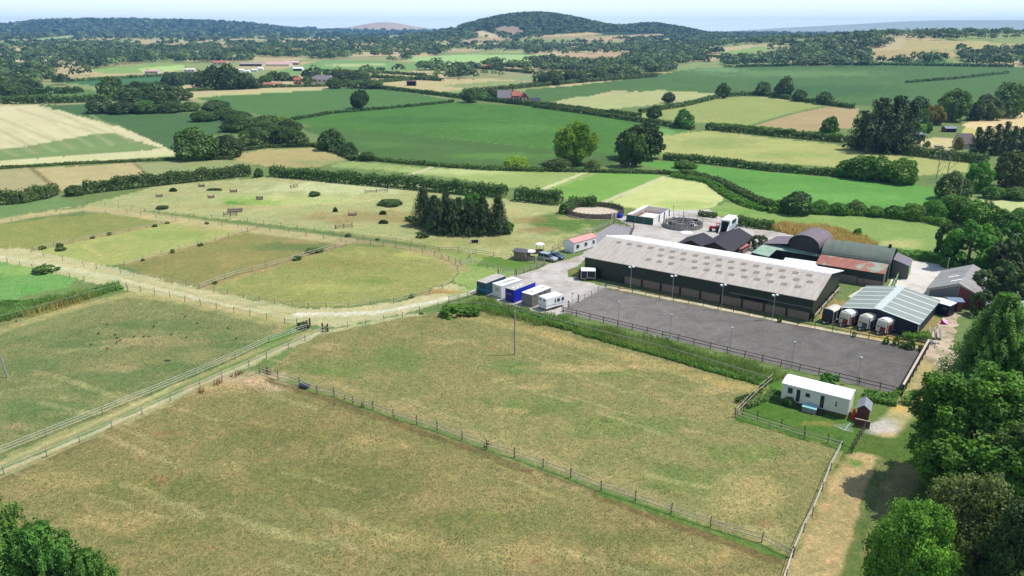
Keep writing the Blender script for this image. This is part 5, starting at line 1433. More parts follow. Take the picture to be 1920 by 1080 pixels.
th, L, w = box_body('storage_container', 'grey box body with white roof between the blue box and the white caravan', 'container', (978.5, 547), (997.7, 553), (1033, 539), 2.6, .1, M('grey_paint', (118, 116, 110), .6, 1.2, .2), ROOFW)
for x0 in (1.2, 4.6): MB().box(x0, x0 + .6, w * .35, w * .35 + .6, 2.603, 2.66).build('roof_vent', GREYROOF, th)
for x0 in (.6, 2.4, 3.8): MB().box(x0, x0 + .3, -.03, -.003, 2.0, 2.35).build('vent', DARKHOLE, th)
# white touring caravan with rounded nose
A, B, Cc = P(1024, 560.5, 2.6), P(1062, 550, 2.6), P(1005.5, 553, 2.6)
o, hd, L = frame(A, B); w = 2.3
th = thing('caravan', 'white caravan trailer with rounded nose, rightmost of the parked boxes', 'caravan', o, hd)
MB().yprism([(0, .45), (L - .2, .45), (L + .15, .9), (L + .15, 1.5), (L - .35, 2.3), (L - 1.0, 2.6), (.1, 2.6), (0, 2.5)], 0, w).build('body', WHITE, th, bevel=.06)
for x0, x1 in ((L * .44, L * .47), (L * .56, L * .66), (L * .78, L * .86)): win(th, x0, x1, 1.45, 2.0, fr=M('grey_trim', (120, 124, 118)))
MB().box(.05, L * .45, -.02, -.003, 1.05, 1.1).box(L * .4, L * .9, -.02, -.003, .9, .95).build('stripe', inkb, th)
MB().box(-.02, -.003, .05, w - .05, 1.0, 1.08).box(-.02, -.003, .05, w - .05, .72, .75).build('stripe', inkb, th)
for y0 in (.3, 1.45): MB().box(-.04, -.003, y0, y0 + .5, 1.95, 2.25).build('rear_light', GLASSD, th)
text_part('HORSES', .3, (-.03, w * .5, 1.5), (math.pi / 2, 0, -math.pi / 2), M('faint_lettering', (170, 186, 176)), th)
for x0 in (L * .4, L * .52):
    for y0 in (.12, w - .12): MB().wheel((x0, y0, .33), .33, .2).build('wheel', RUBBERT, th)
MB().tube((L + .1, w / 2 - .5, .5), (L + 1.3, w / 2, .5), .05).tube((L + .1, w / 2 + .5, .5), (L + 1.3, w / 2, .5), .05).tube((L + 1.2, w / 2, 0), (L + 1.2, w / 2, .6), .04).build('drawbar', STEEL, th)

# horse trailers
def horse_trailer(label, p, hd, body, front, roofm, L=3.6, w=1.95, h=2.85, group=None, panel=None):
    th = thing('horse_trailer', label, 'horse trailer', p, hd, group)
    zr = h - .55
    MB().xprism([(.04, .38), (w - .04, .38), (w, .5), (w, zr), (0, zr), (0, .5)], 0, L).build('body', body, th, bevel=.02)
    prof = [(-.01, zr + .003), (w + .01, zr + .003), (w + .01, zr + .18), (w * .8, h - .1), (w / 2, h), (w * .2, h - .1), (-.01, zr + .18)]
    MB().xprism(prof, -.02, L + .02).build('roof', roofm, th, bevel=.03)
    MB().yprism([(-.55, .5), (-.003, .38), (-.003, zr), (-.003, h - .12), (-.3, h - .35), (-.55, zr - .3)], .1, w - .1).build('nose', front, th, bevel=.05)
    for y0 in (.35, w - .75): MB().box(-.585, -.553, y0, y0 + .4, 1.35, 1.55).build('window', GLASSD, th)
    MB().box(-.575, -.553, .12, w * .55, .5, zr - .75).build('nose_panel', body, th)
    for x0 in (0.0, L * .42, L - .07): MB().box(x0, x0 + .07, -.03, -.003, .45, zr).box(x0, x0 + .07, w + .003, w + .03, .45, zr).build('frame_bar', WHITE, th)
    MB().box(.0, L, -.035, -.004, .38, .48).build('sill', STEEL, th)
    if panel: MB().box(.1, L - .1, -.02, -.003, zr - .45, zr - .03).build('panel', panel, th)
    for x0 in (L * .5, L * .72):
        for y0 in (-.1, w + .1): MB().wheel((x0, y0, .33), .33, .18).build('wheel', RUBBERT, th)
    MB().box(L * .38, L * .86, -.22, -.04, .66, .72).box(L * .38, L * .86, w + .04, w + .22, .66, .72).build('mudguard', STEEL, th)
    MB().tube((-.4, .4, .45), (-1.4, w / 2, .45), .05).tube((-.4, w - .4, .45), (-1.4, w / 2, .45), .05).tube((-1.25, w / 2, 0), (-1.25, w / 2, .6), .04).build('drawbar', STEEL, th)
    return th
MAROON = M('maroon_panel', (112, 44, 44), .5, 2, .15); NAVY = M('navy_panel', (62, 76, 92), .5, 2, .15); BLK = M('black_panel', (30, 32, 38), .4, 2, .2)
BEIGE = M('beige_panel', (202, 196, 178), .6)
gT = 'horse trailers parked by the striped roof shed'
dv = (P(1687, 624) - P(1669, 629)); hT = math.atan2(dv.y, dv.x)
hT = hT + .15
horse_trailer('black horse trailer with white roof, leftmost of the four by the shed', P(1560, 608.5), hT + .1, BLK, BLK, BEIGE, 3.3, group=gT)
horse_trailer('maroon and beige horse trailer with clean white roof beside the black trailer', P(1592, 613.5), hT, MAROON, BEIGE, WHITE, group=gT, panel=WHITE)
horse_trailer('blue grey horse trailer with stained cream roof, third in the row of four', P(1628, 621), hT, NAVY, BEIGE, M('stained_cream', (214, 204, 184), .6, 2, .12), group=gT, panel=WHITE)
horse_trailer('maroon horse trailer with beige front, rightmost of the four by the shed', P(1662, 629), hT, MAROON, BEIGE, WHITE, 4.0, group=gT, panel=BEIGE)
horse_trailer('black and white horse trailer alone at the corner of the long barn', P(1089, 526), -.05, BLK, BLK, WHITE, 3.1, h=2.6)

# ------------------------------------------------------------------ shed with striped roof
A, B, Cc = P(1579, 577, 2.6), P(1722, 608, 2.6), P(1753, 562, 2.6)
o, hd, L = frame(A, B); w = (Cc - B).length
th = thing('storage_shed', 'low wide shed with pale striped green grey roof behind the trailers', 'shed', o, hd)
e, r = 2.6, 3.7; xr = L * .47
NAVYW = M('dark_blue_boards', (38, 42, 54), .7, 1.5, .25, stretch=(6, 6, .5))
MB().yprism([(.1, 0), (L - .1, 0), (L - .1, e), (xr, r), (.1, e)], .1, w - .1).build('wall', NAVYW, th)
for x0, z0, x1, z1 in ((-.3, e - .05, xr, r + .1), (xr + .005, r + .1, L + .3, e - .05)):
    MB().slab([(x0, -.3, z0 + .1), (x1, -.3, z1 + .1), (x1, w + .3, z1 + .1), (x0, w + .3, z0 + .1)], .1).build('roof', STRIPEG, th)
    for k in range(6):
        y0 = -.28 + k * (w + .3) / 5.6
        MB().slab([(x0 + .02, y0, z0 + .135), (x1 - .02, y0, z1 + .135), (x1 - .02, y0 + .38, z1 + .135), (x0 + .02, y0 + .38, z0 + .135)], .03).build('roof_light', M('pale_roof_strip', (204, 212, 204), .6, 2, .08), th)
MB().hexa([(xr - .7, -.35, r + .1), (xr + .7, -.35, r + .1), (xr + .7, w + .35, r + .1), (xr - .7, w + .35, r + .1), (xr - .7, -.35, r + .2), (xr + .7, -.35, r + .2), (xr + .7, w + .35, r + .2), (xr - .7, w + .35, r + .2)]).build('ridge_cap', M('ridge_sheet', (186, 194, 188), .7), th)
MB().box(L + .0, L + .1, -.1, .6, 0, e - .1).build('post', BOARDP, th)
# rubbish leaning on its end
rb = thing('scrap_heap', 'heap of old doors, boards and scrap against the end of the striped roof shed', 'scrap heap', P(1738, 640), hd)
g_ = random.Random(9)
for k in range(3):
    x0 = .3 + k * .7
    MB().hexa([(x0, 1.0 + k * .5, 0), (x0 + .1, 1.0 + k * .5, 0), (x0 + .1, 2.2 + k * .5, 0), (x0, 2.2 + k * .5, 0), (x0 - .6, 1.1 + k * .5, 2.0), (x0 - .5, 1.1 + k * .5, 2.0), (x0 - .5, 2.3 + k * .5, 2.0), (x0 - .6, 2.3 + k * .5, 2.0)]).build('old_door', BOARDP, rb)
for k in range(16):
    a_ = Vector((g_.uniform(-1.0, 1.6), g_.uniform(-1.2, 1.2), g_.uniform(.1, .5))); d_ = Vector((g_.uniform(-1, 1), g_.uniform(-1, 1), g_.uniform(-.1, .3))).normalized() * g_.uniform(.5, 1.6)
    MB().tube(a_, a_ + d_, .07, n=4).build('plank', [BOARDP, BOARD, WHITE][k % 3], rb)
for k in range(5):
    x0, y0 = g_.uniform(-1, 1.4), g_.uniform(-1.2, .8); MB().box(x0, x0 + .5, y0, y0 + .4, .02, .3).build('crate', [WHITE, BOARD, M('grey_box', (148, 144, 150))][k % 3], rb)
# dark blue container with white roof, pink tub
o, hd, L = frame(P(1750, 587), P(1777, 595))
th = thing('storage_container', 'small dark navy container with white roof behind the striped roof shed', 'container', o, hd)
MB().box(0, L, 0, 2.2, .1, 2.2).build('body', M('navy_paint', (30, 36, 54), .5), th); MB().slab([(-.1, -.1, 2.32), (L + .1, -.1, 2.32), (L + .1, 2.3, 2.5), (-.1, 2.3, 2.5)], .1).build('roof', ROOFW, th)
text_part('UNIT', .34, (L * .7, -.03, 1.5), (math.pi / 2, 0, 0), M('pale_lettering2', (190, 196, 206)), th)
tb = thing('feed_tub', 'bright pink plastic tub tipped beside the dirt track', 'tub', P(1767, 606), .5)
MB().lathe([(.5, 0), (.62, .1), (.75, .75), (.82, .8), (.76, .8), (.58, .15), (.02, .12)], n=18).build('shell', M('hot_pink_plastic', (226, 44, 150), .4), tb)
tb.rotation_euler = (.55, .25, .4); tb.scale = (.75, .75, .75)
MB().lathe([(.70, .802), (.83, .82), (.83, .86), (.70, .85)], n=18).build('rim', M('pale_pink', (240, 170, 210), .4), tb)

# ------------------------------------------------------------------ green arched barn with rusty lean-to
A, B = P(1531.6, 494, 3.2), P(1658, 513, 3.2)
o, hd, L = frame(A, B)
th = thing('arched_barn', 'old green arched roof barn with a rusty red lean-to roof in front', 'barn', o, hd)
ld, zt = 4.6, 4.0; wa = 10.5; za = 6.1
GRN = M('green_boards', (46, 74, 56), .65, 1.4, .25, stretch=(6, 6, .5))
MB().box(0, L, 0, .12, 0.0, 3.1).build('wall', DKGREEN, th)
MB().box(L * .16, L * .3, -.03, -.003, 0, 1.8).build('opening', DARKHOLE, th)
MB().box(L * .31, L * .62, -.08, -.035, 0, 1.7).box(L * .63, L - .2, -.05, -.003, 0, 1.4).build('sliding_door', BOARD, th)
MB().xprism([(.125, 0), (ld, 0), (ld, zt), (.125, 3.1)], L - .12, L).build('end_wall', M('grey_end_boards', (104, 100, 96), .8, 1.5, .2, stretch=(6, 6, .5)), th)
MB().xprism([(.125, 0), (ld, 0), (ld, zt), (.125, 3.1)], 0, .12).build('end_wall', M('grey_end_boards', (104, 100, 96)), th)
MB().slab([(-.2, -.3, 3.2), (L + .2, -.3, 3.2), (L + .2, ld, zt + .1), (-.2, ld, zt + .1)], .08).build('lean_to_roof', RUST, th)
N = 14; arc = [(ld + wa / 2 - math.cos(math.pi * k / N) * (wa / 2), zt - .3 + math.sin(math.pi * k / N) * (za - zt + .3)) for k in range(N + 1)]
Lx = L * 1.03
MB().xprism([(ld, 0), (ld + wa, 0)] + [(y_, z_ - .05) for y_, z_ in arc[::-1]], .1, Lx - .1).build('end_wall', GRN, th)
mb = MB()
for k in range(N):
    (y0, z0), (y1, z1) = arc[k], arc[k + 1]
    mb.hexa([(-.2, y0, z0), (Lx + .2, y0, z0), (Lx + .2, y1, z1), (-.2, y1, z1), (-.2, y0, z0 + .08), (Lx + .2, y0, z0 + .08), (Lx + .2, y1, z1 + .08), (-.2, y1, z1 + .08)])
mb.build('arched_roof', ARCHG, th)
MB().box(L * .93, L * .97, ld + wa * .55, ld + wa * .65, za - .1, za + .7).build('chimney', DARKHOLE, th)
# grey lean-to at its right end, pale green boarded front
sd = thing('lean_to_shed', 'grey sided shed with pale green board front at the end of the arched barn', 'shed', on(th, Lx + .15, ld + wa * .4), hd)
ws = wa * .6
MB().hexa([(0, .3, 0), (3.2, .3, 0), (3.2, ws, 0), (0, ws, 0), (0, .3, 4.0), (3.2, .3, 3.0), (3.2, ws, 3.0), (0, ws, 4.0)]).build('wall', M('grey_end_boards', (104, 100, 96)), sd)
MB().slab([(-.0, .1, 4.15), (3.4, .1, 3.08), (3.4, ws + .2, 3.08), (0, ws + .2, 4.15)], .08).build('roof', SLATE, sd)
MB().box(3.21, 3.3, .6, ws - .5, .2, 2.2).build('door', M('bright_green_boards', (120, 168, 112), .7), sd)
bf = thing('board_fence', 'pale green board fence in front of the arched barn at the concrete yard', 'fence', on(th, Lx + 1.6, -3.0), hd)
MB().box(0, .08, 0, ld + 6.5, .05, 1.5).build('board_panel', M('pale_green_boards', (150, 200, 134), .7, 2, .1), bf)
for y0 in (0, 2.7, 5.4, 8.1, 10.9): MB().box(.081, .2, y0, y0 + .12, 0, 1.55).build('post', POSTD, bf)

# ------------------------------------------------------------------ dutch barn and pale green L shaped roof
A, B = P(1478, 456, 4.6), P(1537, 466.5, 4.6)
o, hd, L = frame(A, B); dB = (P(1529, 432, 7.0) - P(1508, 447, 7.0)).length
th = thing('dutch_barn', 'dutch barn with curved purple grey roof behind the pale green roof', 'barn', o, hd)
N = 14; arc = [(L / 2 - math.cos(math.pi * k / N) * L / 2, 4.6 + math.sin(math.pi * k / N) * 2.5) for k in range(N + 1)]
MB().yprism([(0.05, 0), (L - .05, 0)] + [(x_ * .99 + .05, z_ - .06) for x_, z_ in arc[::-1]], .8, dB - .2).build('wall', M('dark_grey_boards', (70, 68, 66), .8, 1.5, .2, stretch=(6, 6, .5)), th)
mb = MB()
for k in range(N):
    (x0, z0), (x1, z1) = arc[k], arc[k + 1]
    mb.hexa([(x0, -.2, z0), (x1, -.2, z1), (x1, dB, z1), (x0, dB, z0), (x0, -.2, z0 + .1), (x1, -.2, z1 + .1), (x1, dB, z1 + .1), (x0, dB, z0 + .1)])
mb.build('curved_roof', PURPLE, th)
MB().box(-5.6, -.1, .2, dB - .6, 0, 3.3).build('lean_to_wall', M('dark_grey_boards', (70, 68, 66)), th)
MB().slab([(-6, -.2, 3.5), (-.05, -.2, 4.5), (-.05, dB - .2, 4.5), (-6, dB - .2, 3.5)], .1).build('lean_to_roof', PURPLE, th)
pts = [P(1435, 455, 3.4), P(1409, 473, 3.0), P(1441, 481, 3.0), P(1456, 468, 3.2), P(1538, 481, 3.0), P(1546, 470, 3.4)]
c0 = Vector((pts[2].x, pts[2].y, 0))
th = thing('open_shed', 'pale green L shaped roof over an open fronted dark shed', 'shed', c0, 0)
q = [p - c0 for p in pts]
mb = MB()
for quad in ((q[1], q[2], q[3], q[0]), (q[3], q[4], q[5], q[0])):
    mb.slab([tuple(p) for p in quad], .12)
mb.build('roof', PGREEN, th)
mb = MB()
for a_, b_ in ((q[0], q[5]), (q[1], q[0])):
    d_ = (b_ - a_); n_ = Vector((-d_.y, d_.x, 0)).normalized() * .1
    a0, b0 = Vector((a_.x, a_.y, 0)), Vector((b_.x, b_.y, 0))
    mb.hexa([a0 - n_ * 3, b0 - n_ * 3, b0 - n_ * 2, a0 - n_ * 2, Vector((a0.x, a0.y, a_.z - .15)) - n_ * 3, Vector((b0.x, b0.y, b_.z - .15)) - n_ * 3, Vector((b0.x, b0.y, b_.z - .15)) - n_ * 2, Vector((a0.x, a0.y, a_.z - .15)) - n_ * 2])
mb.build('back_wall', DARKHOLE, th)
for f in (.02, .25, .5, .75, .98):
    p = q[3].lerp(q[4], f); MB().box(p.x - .08, p.x + .08, p.y - .0, p.y + .16, 0, p.z - .14).build('post', POSTD, th)
d_ = q[2] - q[1]
MB().slab([tuple(q[1] + Vector((0, 0, -.13))), tuple(q[2] + Vector((0, 0, -.13))), tuple(q[2] + Vector((.02, .12, -.13))), tuple(q[1] + Vector((.02, .12, -.13)))], 2.8).build('front_wall', GRN, th)
for k in range(3):
    p = q[3].lerp(q[4], .2 + .25 * k) + Vector((.3, 2.2, 0))
    MB().box(p.x, p.x + 1.3, p.y, p.y + 1, 0, 1.1 + .2 * k).build('stored_bale', [BOARD, M('grey_box', (148, 144, 150)), BOARDP][k], th)
# white lean-to sheet roof between barn and shed
a, b = P(1468, 489, 3), P(1532, 498, 3)
o, hd, L = frame(a, b)
th = thing('low_roof', 'flat white sheet roof tucked behind the long barn', 'shed', o, hd)
MB().slab([(0, 0, 3.0), (L, 0, 3.0), (L, 2.6, 3.1), (0, 2.6, 3.1)], .1).build('roof', ROOFW, th); MB().box(.1, L - .1, .2, 2.4, 0, 2.88).build('wall', DKGREEN, th)

# ------------------------------------------------------------------ dark stable blocks
A, B = P(1368, 471, 2.5), P(1409, 444, 2.5)
th, L = hut('stable_block', 'long black roofed stable block nearest the green roof', 'stable', B, A, 7.2, 2.5, 4.1, M('stable_boards', (92, 72, 62), .8, 2, .25, stretch=(6, 6, .5)), BLACKROOF, .6) if False else hut('stable_block', 'long black roofed stable block nearest the green roof', 'stable', A, B, 7.0, 2.5, 4.1, M('stable_boards', (92, 72, 62), .8, 2, .25, stretch=(6, 6, .5)), BLACKROOF, .6)
for k in range(5):
    if 2.2 + k * 3 < L: MB().box(1 + k * 3.1, 2.2 + k * 3.1, -.05, -.003, .05, 2.1).build('door', DARKHOLE, th)
A, B = P(1324, 466, 2.5), P(1343, 452.5, 2.5)
th, L = hut('stable_block', 'shorter black roofed stable block left of the long one', 'stable', A, B, 7.0, 2.5, 4.0, M('stable_boards', (92, 72, 62)), BLACKROOF, .6)
th, L = hut('tractor_shed', 'small shed with faded red roof squeezed beside the grey green bush', 'shed', P(1386, 480), P(1402, 472), 3.0, 1.7, 2.1, BOARD, M('faded_red_sheet', (178, 104, 98), .8, 1.2, .2), .2)
MB().box(.5, 1.6, -.05, -.003, .05, 1.5).build('door', DARKHOLE, th)

# ------------------------------------------------------------------ white walled pen with green front
pen = thing('wash_pen', 'white walled stable pen with dark green front wall, between round pen and walker', 'pen', P(1174, 415), 0)
o = pen.location
pp = [P(1174, 415) - o, P(1224, 422) - o, P(1257, 403) - o, P(1208, 397) - o]
def wallseg(a_, b_, h_, t_, z0=0):
    d_ = (b_ - a_).normalized(); n_ = Vector((-d_.y, d_.x, 0)) * t_
    up = Vector((0, 0, h_)); zz = Vector((0, 0, z0))
    return [a_ + zz, b_ + zz, b_ + n_ + zz, a_ + n_ + zz, a_ + up, b_ + up, b_ + n_ + up, a_ + n_ + up]
PGR = M('dark_teal_boards', (44, 86, 76), .6, 1.5, .15)
MB().hexa(wallseg(pp[0], pp[1], 1.9, .15)).build('front_wall', PGR, pen)
for a_, b_ in ((pp[1], pp[2]), (pp[2], pp[3]), (pp[3], pp[0])): MB().hexa(wallseg(a_ + (b_ - a_).normalized() * .16, b_, 1.9, .15)).build('wall', WHITE, pen)
for f in (.32, .62, .9):
    p = pp[1].lerp(pp[2], f); MB().box(p.x + .02, p.x + .22, p.y - .2, p.y, 0, 2.0).build('post', POSTD, pen)
for f in (.33, .66): p = pp[0].lerp(pp[1], f); MB().box(p.x - .04, p.x + .04, p.y - .06, p.y - .01, 0, 1.92).build('cover_strip', BOARDP, pen)
fl = MB().add([tuple(p + Vector((0, 0, .02))) for p in pp], [(0, 1, 2, 3)]).build('floor', M('pinkish_floor', (206, 168, 146), .9), pen)
i0, i1 = pp[0].lerp(pp[1], .55), pp[1]
j0, j1 = i0 + (pp[3] - pp[0]) * .33, i1 + (pp[2] - pp[1]) * .33
MB().slab([tuple(i0 + Vector((0, .2, 2.05))), tuple(i1 + Vector((0, .2, 2.05))), tuple(j1 + Vector((0, 0, 2.1))), tuple(j0 + Vector((0, 0, 2.1)))], .1).build('roof', ROOFW, pen)
i1 = pp[0].lerp(pp[1], .2); d3 = (pp[3] - pp[0]) * .96
MB().slab([tuple(pp[0] + Vector((0.1, .2, 1.95))), tuple(i1 + Vector((0, .2, 2.2))), tuple(i1 + d3 + Vector((0, 0, 2.2))), tuple(pp[0] + d3 + Vector((0, 0, 1.95)))], .1).build('roof', ROOFW, pen)
mw = thing('water_tank', 'small royal blue tank standing at the round pen gate', 'tank', P(1162, 408), 0)
MB().lathe([(.02, 0), (.75, .02), (.85, .2), (.9, 1.0), (.8, 1.15), (.3, 1.25)], n=14).build('shell', M('royal_blue_paint', (24, 44, 182)), mw); MB().lathe([(.28, 1.25), (.28, 1.35), (.02, 1.38)], n=12).build('lid', M('navy_blue_paint', (26, 30, 112)), mw)

# ------------------------------------------------------------------ round pen
c = P(1115, 399.5); Rp = 53 / ppm(c)
rp = thing('round_pen', 'round board walled pen with sand floor', 'round pen', c, 0)
NB = 40; gate0 = int(NB * .79)
WOODD = M('dark_pen_boards', (76, 68, 62), .85, 2, .25)
mb = MB(); mg = MB()
for k in range(NB):
    a0, a1 = 2 * math.pi * k / NB, 2 * math.pi * (k + 1) / NB
    p0, p1 = Vector((math.cos(a0) * Rp, math.sin(a0) * Rp, 0)), Vector((math.cos(a1) * Rp, math.sin(a1) * Rp, 0))
    deg = math.degrees(a0) % 360
    tgt = mg if 292 <= deg < 308 else mb
    for z0 in (.15, .52, .89, 1.26): tgt.hexa([(p0 * 1.0 + Vector((0, 0, z0))), p1 + Vector((0, 0, z0)), p1 * .993 + Vector((0, 0, z0)), p0 * .993 + Vector((0, 0, z0)), p0 + Vector((0, 0, z0 + .33)), p1 + Vector((0, 0, z0 + .33)), p1 * .993 + Vector((0, 0, z0 + .33)), p0 * .993 + Vector((0, 0, z0 + .33))])
mb.build('board_wall', WOODD, rp)
mg.build('gate', BOARDP, rp)
pm = None
for k in range(NB):
    a0 = 2 * math.pi * k / NB
    if pm is None: pm = MB().box(-.07, .07, -.07, .07, 0, 1.95).build('post', POSTW, rp); po = pm
    else: po = pm.copy(); COL.objects.link(po)
    po.location = (math.cos(a0) * Rp * 1.012, math.sin(a0) * Rp * 1.012, 0); po.rotation_euler = (0, 0, a0)
bm = bmesh.new(); bmesh.ops.create_circle(bm, cap_ends=True, radius=Rp * .985, segments=64); me = bpy.data.meshes.new('sand_floor'); bm.to_mesh(me); bm.free(); me.materials.append(SAND)
fo = link('sand_floor', me, rp); fo.location = (0, 0, .03)
# horse walker
c = P(1280, 424); Rw = 36 / ppm(c)
hw = thing('horse_walker', 'round grey horse walker with low wall and wire mesh posts', 'horse walker', c, 0)
GW = M('grey_walker_boards', (140, 136, 128), .85, 2, .2)
mb = MB()
for k in range(48):
    a0, a1 = 2 * math.pi * k / 48, 2 * math.pi * (k + 1) / 48
    p0, p1 = Vector((math.cos(a0) * Rw, math.sin(a0) * Rw, 0)), Vector((math.cos(a1) * Rw, math.sin(a1) * Rw, 0)); u_ = Vector((0, 0, 1.2))
    mb.hexa([p0, p1, p1 * .985, p0 * .985, p0 + u_, p1 + u_, p1 * .985 + u_, p0 * .985 + u_])
mb.build('outer_wall', GW, hw)
mb = MB()
for k in range(36):
    a0, a1 = 2 * math.pi * k / 36, 2 * math.pi * (k + 1) / 36; Ri = Rw * .58
    p0, p1 = Vector((math.cos(a0) * Ri, math.sin(a0) * Ri, 0)), Vector((math.cos(a1) * Ri, math.sin(a1) * Ri, 0)); u_ = Vector((0, 0, 1.3))
    mb.hexa([p0, p1, p1 * .98, p0 * .98, p0 + u_, p1 + u_, p1 * .98 + u_, p0 * .98 + u_])
mb.build('inner_wall', GW, hw)
pm = None
for k in range(24):
    a0 = 2 * math.pi * k / 24
    if pm is None: pm = MB().box(-.04, .04, -.04, .04, 0, 2.5).build('post', STEEL, hw); po = pm
    else: po = pm.copy(); COL.objects.link(po)
    po.location = (math.cos(a0) * Rw * 1.01, math.sin(a0) * Rw * 1.01, 0)
mb = MB()
for z0 in (1.7, 2.1, 2.48):
    for k in range(48):
        a0, a1 = 2 * math.pi * k / 48, 2 * math.pi * (k + 1) / 48
        mb.tube((math.cos(a0) * Rw * 1.01, math.sin(a0) * Rw * 1.01, z0), (math.cos(a1) * Rw * 1.01, math.sin(a1) * Rw * 1.01, z0), .015, n=4)
mb.build('mesh_wire', STEEL, hw)
MB().tube((0, 0, 0), (0, 0, 4.2), .16, .1).build('pole', STEEL, hw)
for k in range(4):
    a0 = .4 + k * math.pi / 2; MB().tube((0, 0, 2.8), (math.cos(a0) * Rw * .9, math.sin(a0) * Rw * .9, 2.4), .05).build('arm', STEEL, hw)
    MB().box(math.cos(a0) * Rw * .8 - .5, math.cos(a0) * Rw * .8 + .5, math.sin(a0) * Rw * .8 - .03, math.sin(a0) * Rw * .8 + .03, .5, 1.6).build('divider', M('dark_rubber_flap', (52, 52, 54)), hw)
wsh = thing('sheeted_heap', 'white sheeted heap on the gravel in front of the horse walker', 'heap', P(1287, 436), .2)
MB().lathe([(1.7, 0), (1.5, .12), (.9, .25), (.1, .3)], n=14).build('sheet', WHITE, wsh); MB().tube((1.1, 0, 0), (1.1, 0, .5), .12).build('weight', WHITE, wsh)
mp_ = thing('mast', 'thin dark mast with a small lamp head behind the horse walker', 'mast', P(1261, 418), 0)
MB().tube((0, 0, 0), (0, 0, 4.6), .07, .05).build('pole', POSTD, mp_); MB().box(-.2, .2, -.12, .12, 4.6, 4.85).build('lamp_head', STEEL, mp_)

# ------------------------------------------------------------------ horse lorry and tractor
o, hd, L = frame(P(1367, 437.5), P(1379.5, 428))
L = 6.6; w = 2.5
th = thing('horse_lorry', 'white horse lorry with its rear ramp lowered on the yard', 'lorry', o, hd)
SILV = M('silver_blue_side', (168, 182, 202), .4)
MB().box(0, L, 0, w, .6, 3.5).build('body', WHITE, th, bevel=.05)
MB().box(.3, L - .2, -.03, -.003, .65, 1.9).build('side_panel', SILV, th)
MB().hexa([(L * .2, -.035, 1.0), (L * .28, -.035, 1.0), (L * .28, -.032, 1.0), (L * .2, -.032, 1.0), (L * .36, -.035, 1.8), (L * .42, -.035, 1.8), (L * .42, -.032, 1.8), (L * .36, -.032, 1.8)]).build('stripe', inkb, th)
win(th, L * .3, L * .88, 2.1, 2.9, fr=DARKHOLE)
MB().box(-.06, -.003, .3, w - .3, .65, 3.1).build('rear_opening', DARKHOLE, th)
MB().hexa([(-2.2, .3, 0), (-.07, .3, .6), (-.07, w - .3, .6), (-2.2, w - .3, 0), (-2.2, .3, .08), (-.07, .3, .68), (-.07, w - .3, .68), (-2.2, w - .3, .08)]).build('ramp', RUBBERT, th)
for y0 in (.15, w - .28): MB().hexa([(-2.3, y0, 0.1), (-.07, y0, .7), (-.07, y0 + .1, .7), (-2.3, y0 + .1, .1), (-2.0, y0, .8), (-.07, y0, 2.4), (-.07, y0 + .1, 2.4), (-2.0, y0 + .1, .8)]).build('ramp_gate', WHITE, th)
MB().box(L + .02, L + 1.7, .1, w - .1, .6, 2.6).build('cab', WHITE, th, bevel=.08)
MB().box(L + 1.71, L + 1.74, .3, w - .3, 1.5, 2.4).build('windscreen', GLASSD, th)
for x0, y0 in ((L * .25, .15), (L * .25, w - .15), (L + .8, .15), (L + .8, w - .15)): MB().wheel((x0, y0, .48), .48, .28).build('wheel', RUBBERT, th)
for x0 in (1.6, 4.2): MB().box(x0, x0 + .5, 1.0, 1.5, 3.503, 3.62).build('roof_vent', ROOFW, th)
tr = thing('tractor', 'small red tractor parked beside the lorry ramp', 'tractor', P(1340, 434), hd + 1.9)
RED = M('red_tractor_paint', (190, 50, 46), .45)
MB().box(-.2, 1.5, -.35, .35, .8, 1.45).build('bonnet', RED, tr, bevel=.06)
MB().box(-1.3, -.22, -.5, .5, .7, 1.0).build('chassis', DARKHOLE, tr)
for y0 in (-.75, .75):
    MB().wheel((-.8, y0, .72), .72, .35).build('wheel', RUBBERT, tr); MB().wheel((1.1, y0 * .85, .42), .42, .24).build('wheel', RUBBERT, tr)
    MB().box(-1.4, -.25, y0 - .2, y0 + .2, 1.46, 1.52).build('mudguard', RED, tr)
for x0, y0 in ((-1.2, -.45), (-1.2, .45), (-.3, -.45), (-.3, .45)): MB().tube((x0, y0, 1.0), (x0, y0, 2.2), .035, n=6).build('cab_post', DARKHOLE, tr)
MB().box(-1.3, -.2, -.55, .55, 2.2, 2.28).build('cab_roof', RED, tr, bevel=.02); MB().box(-1.1, -.6, -.25, .25, 1.01, 1.4).build('seat', DARKHOLE, tr)

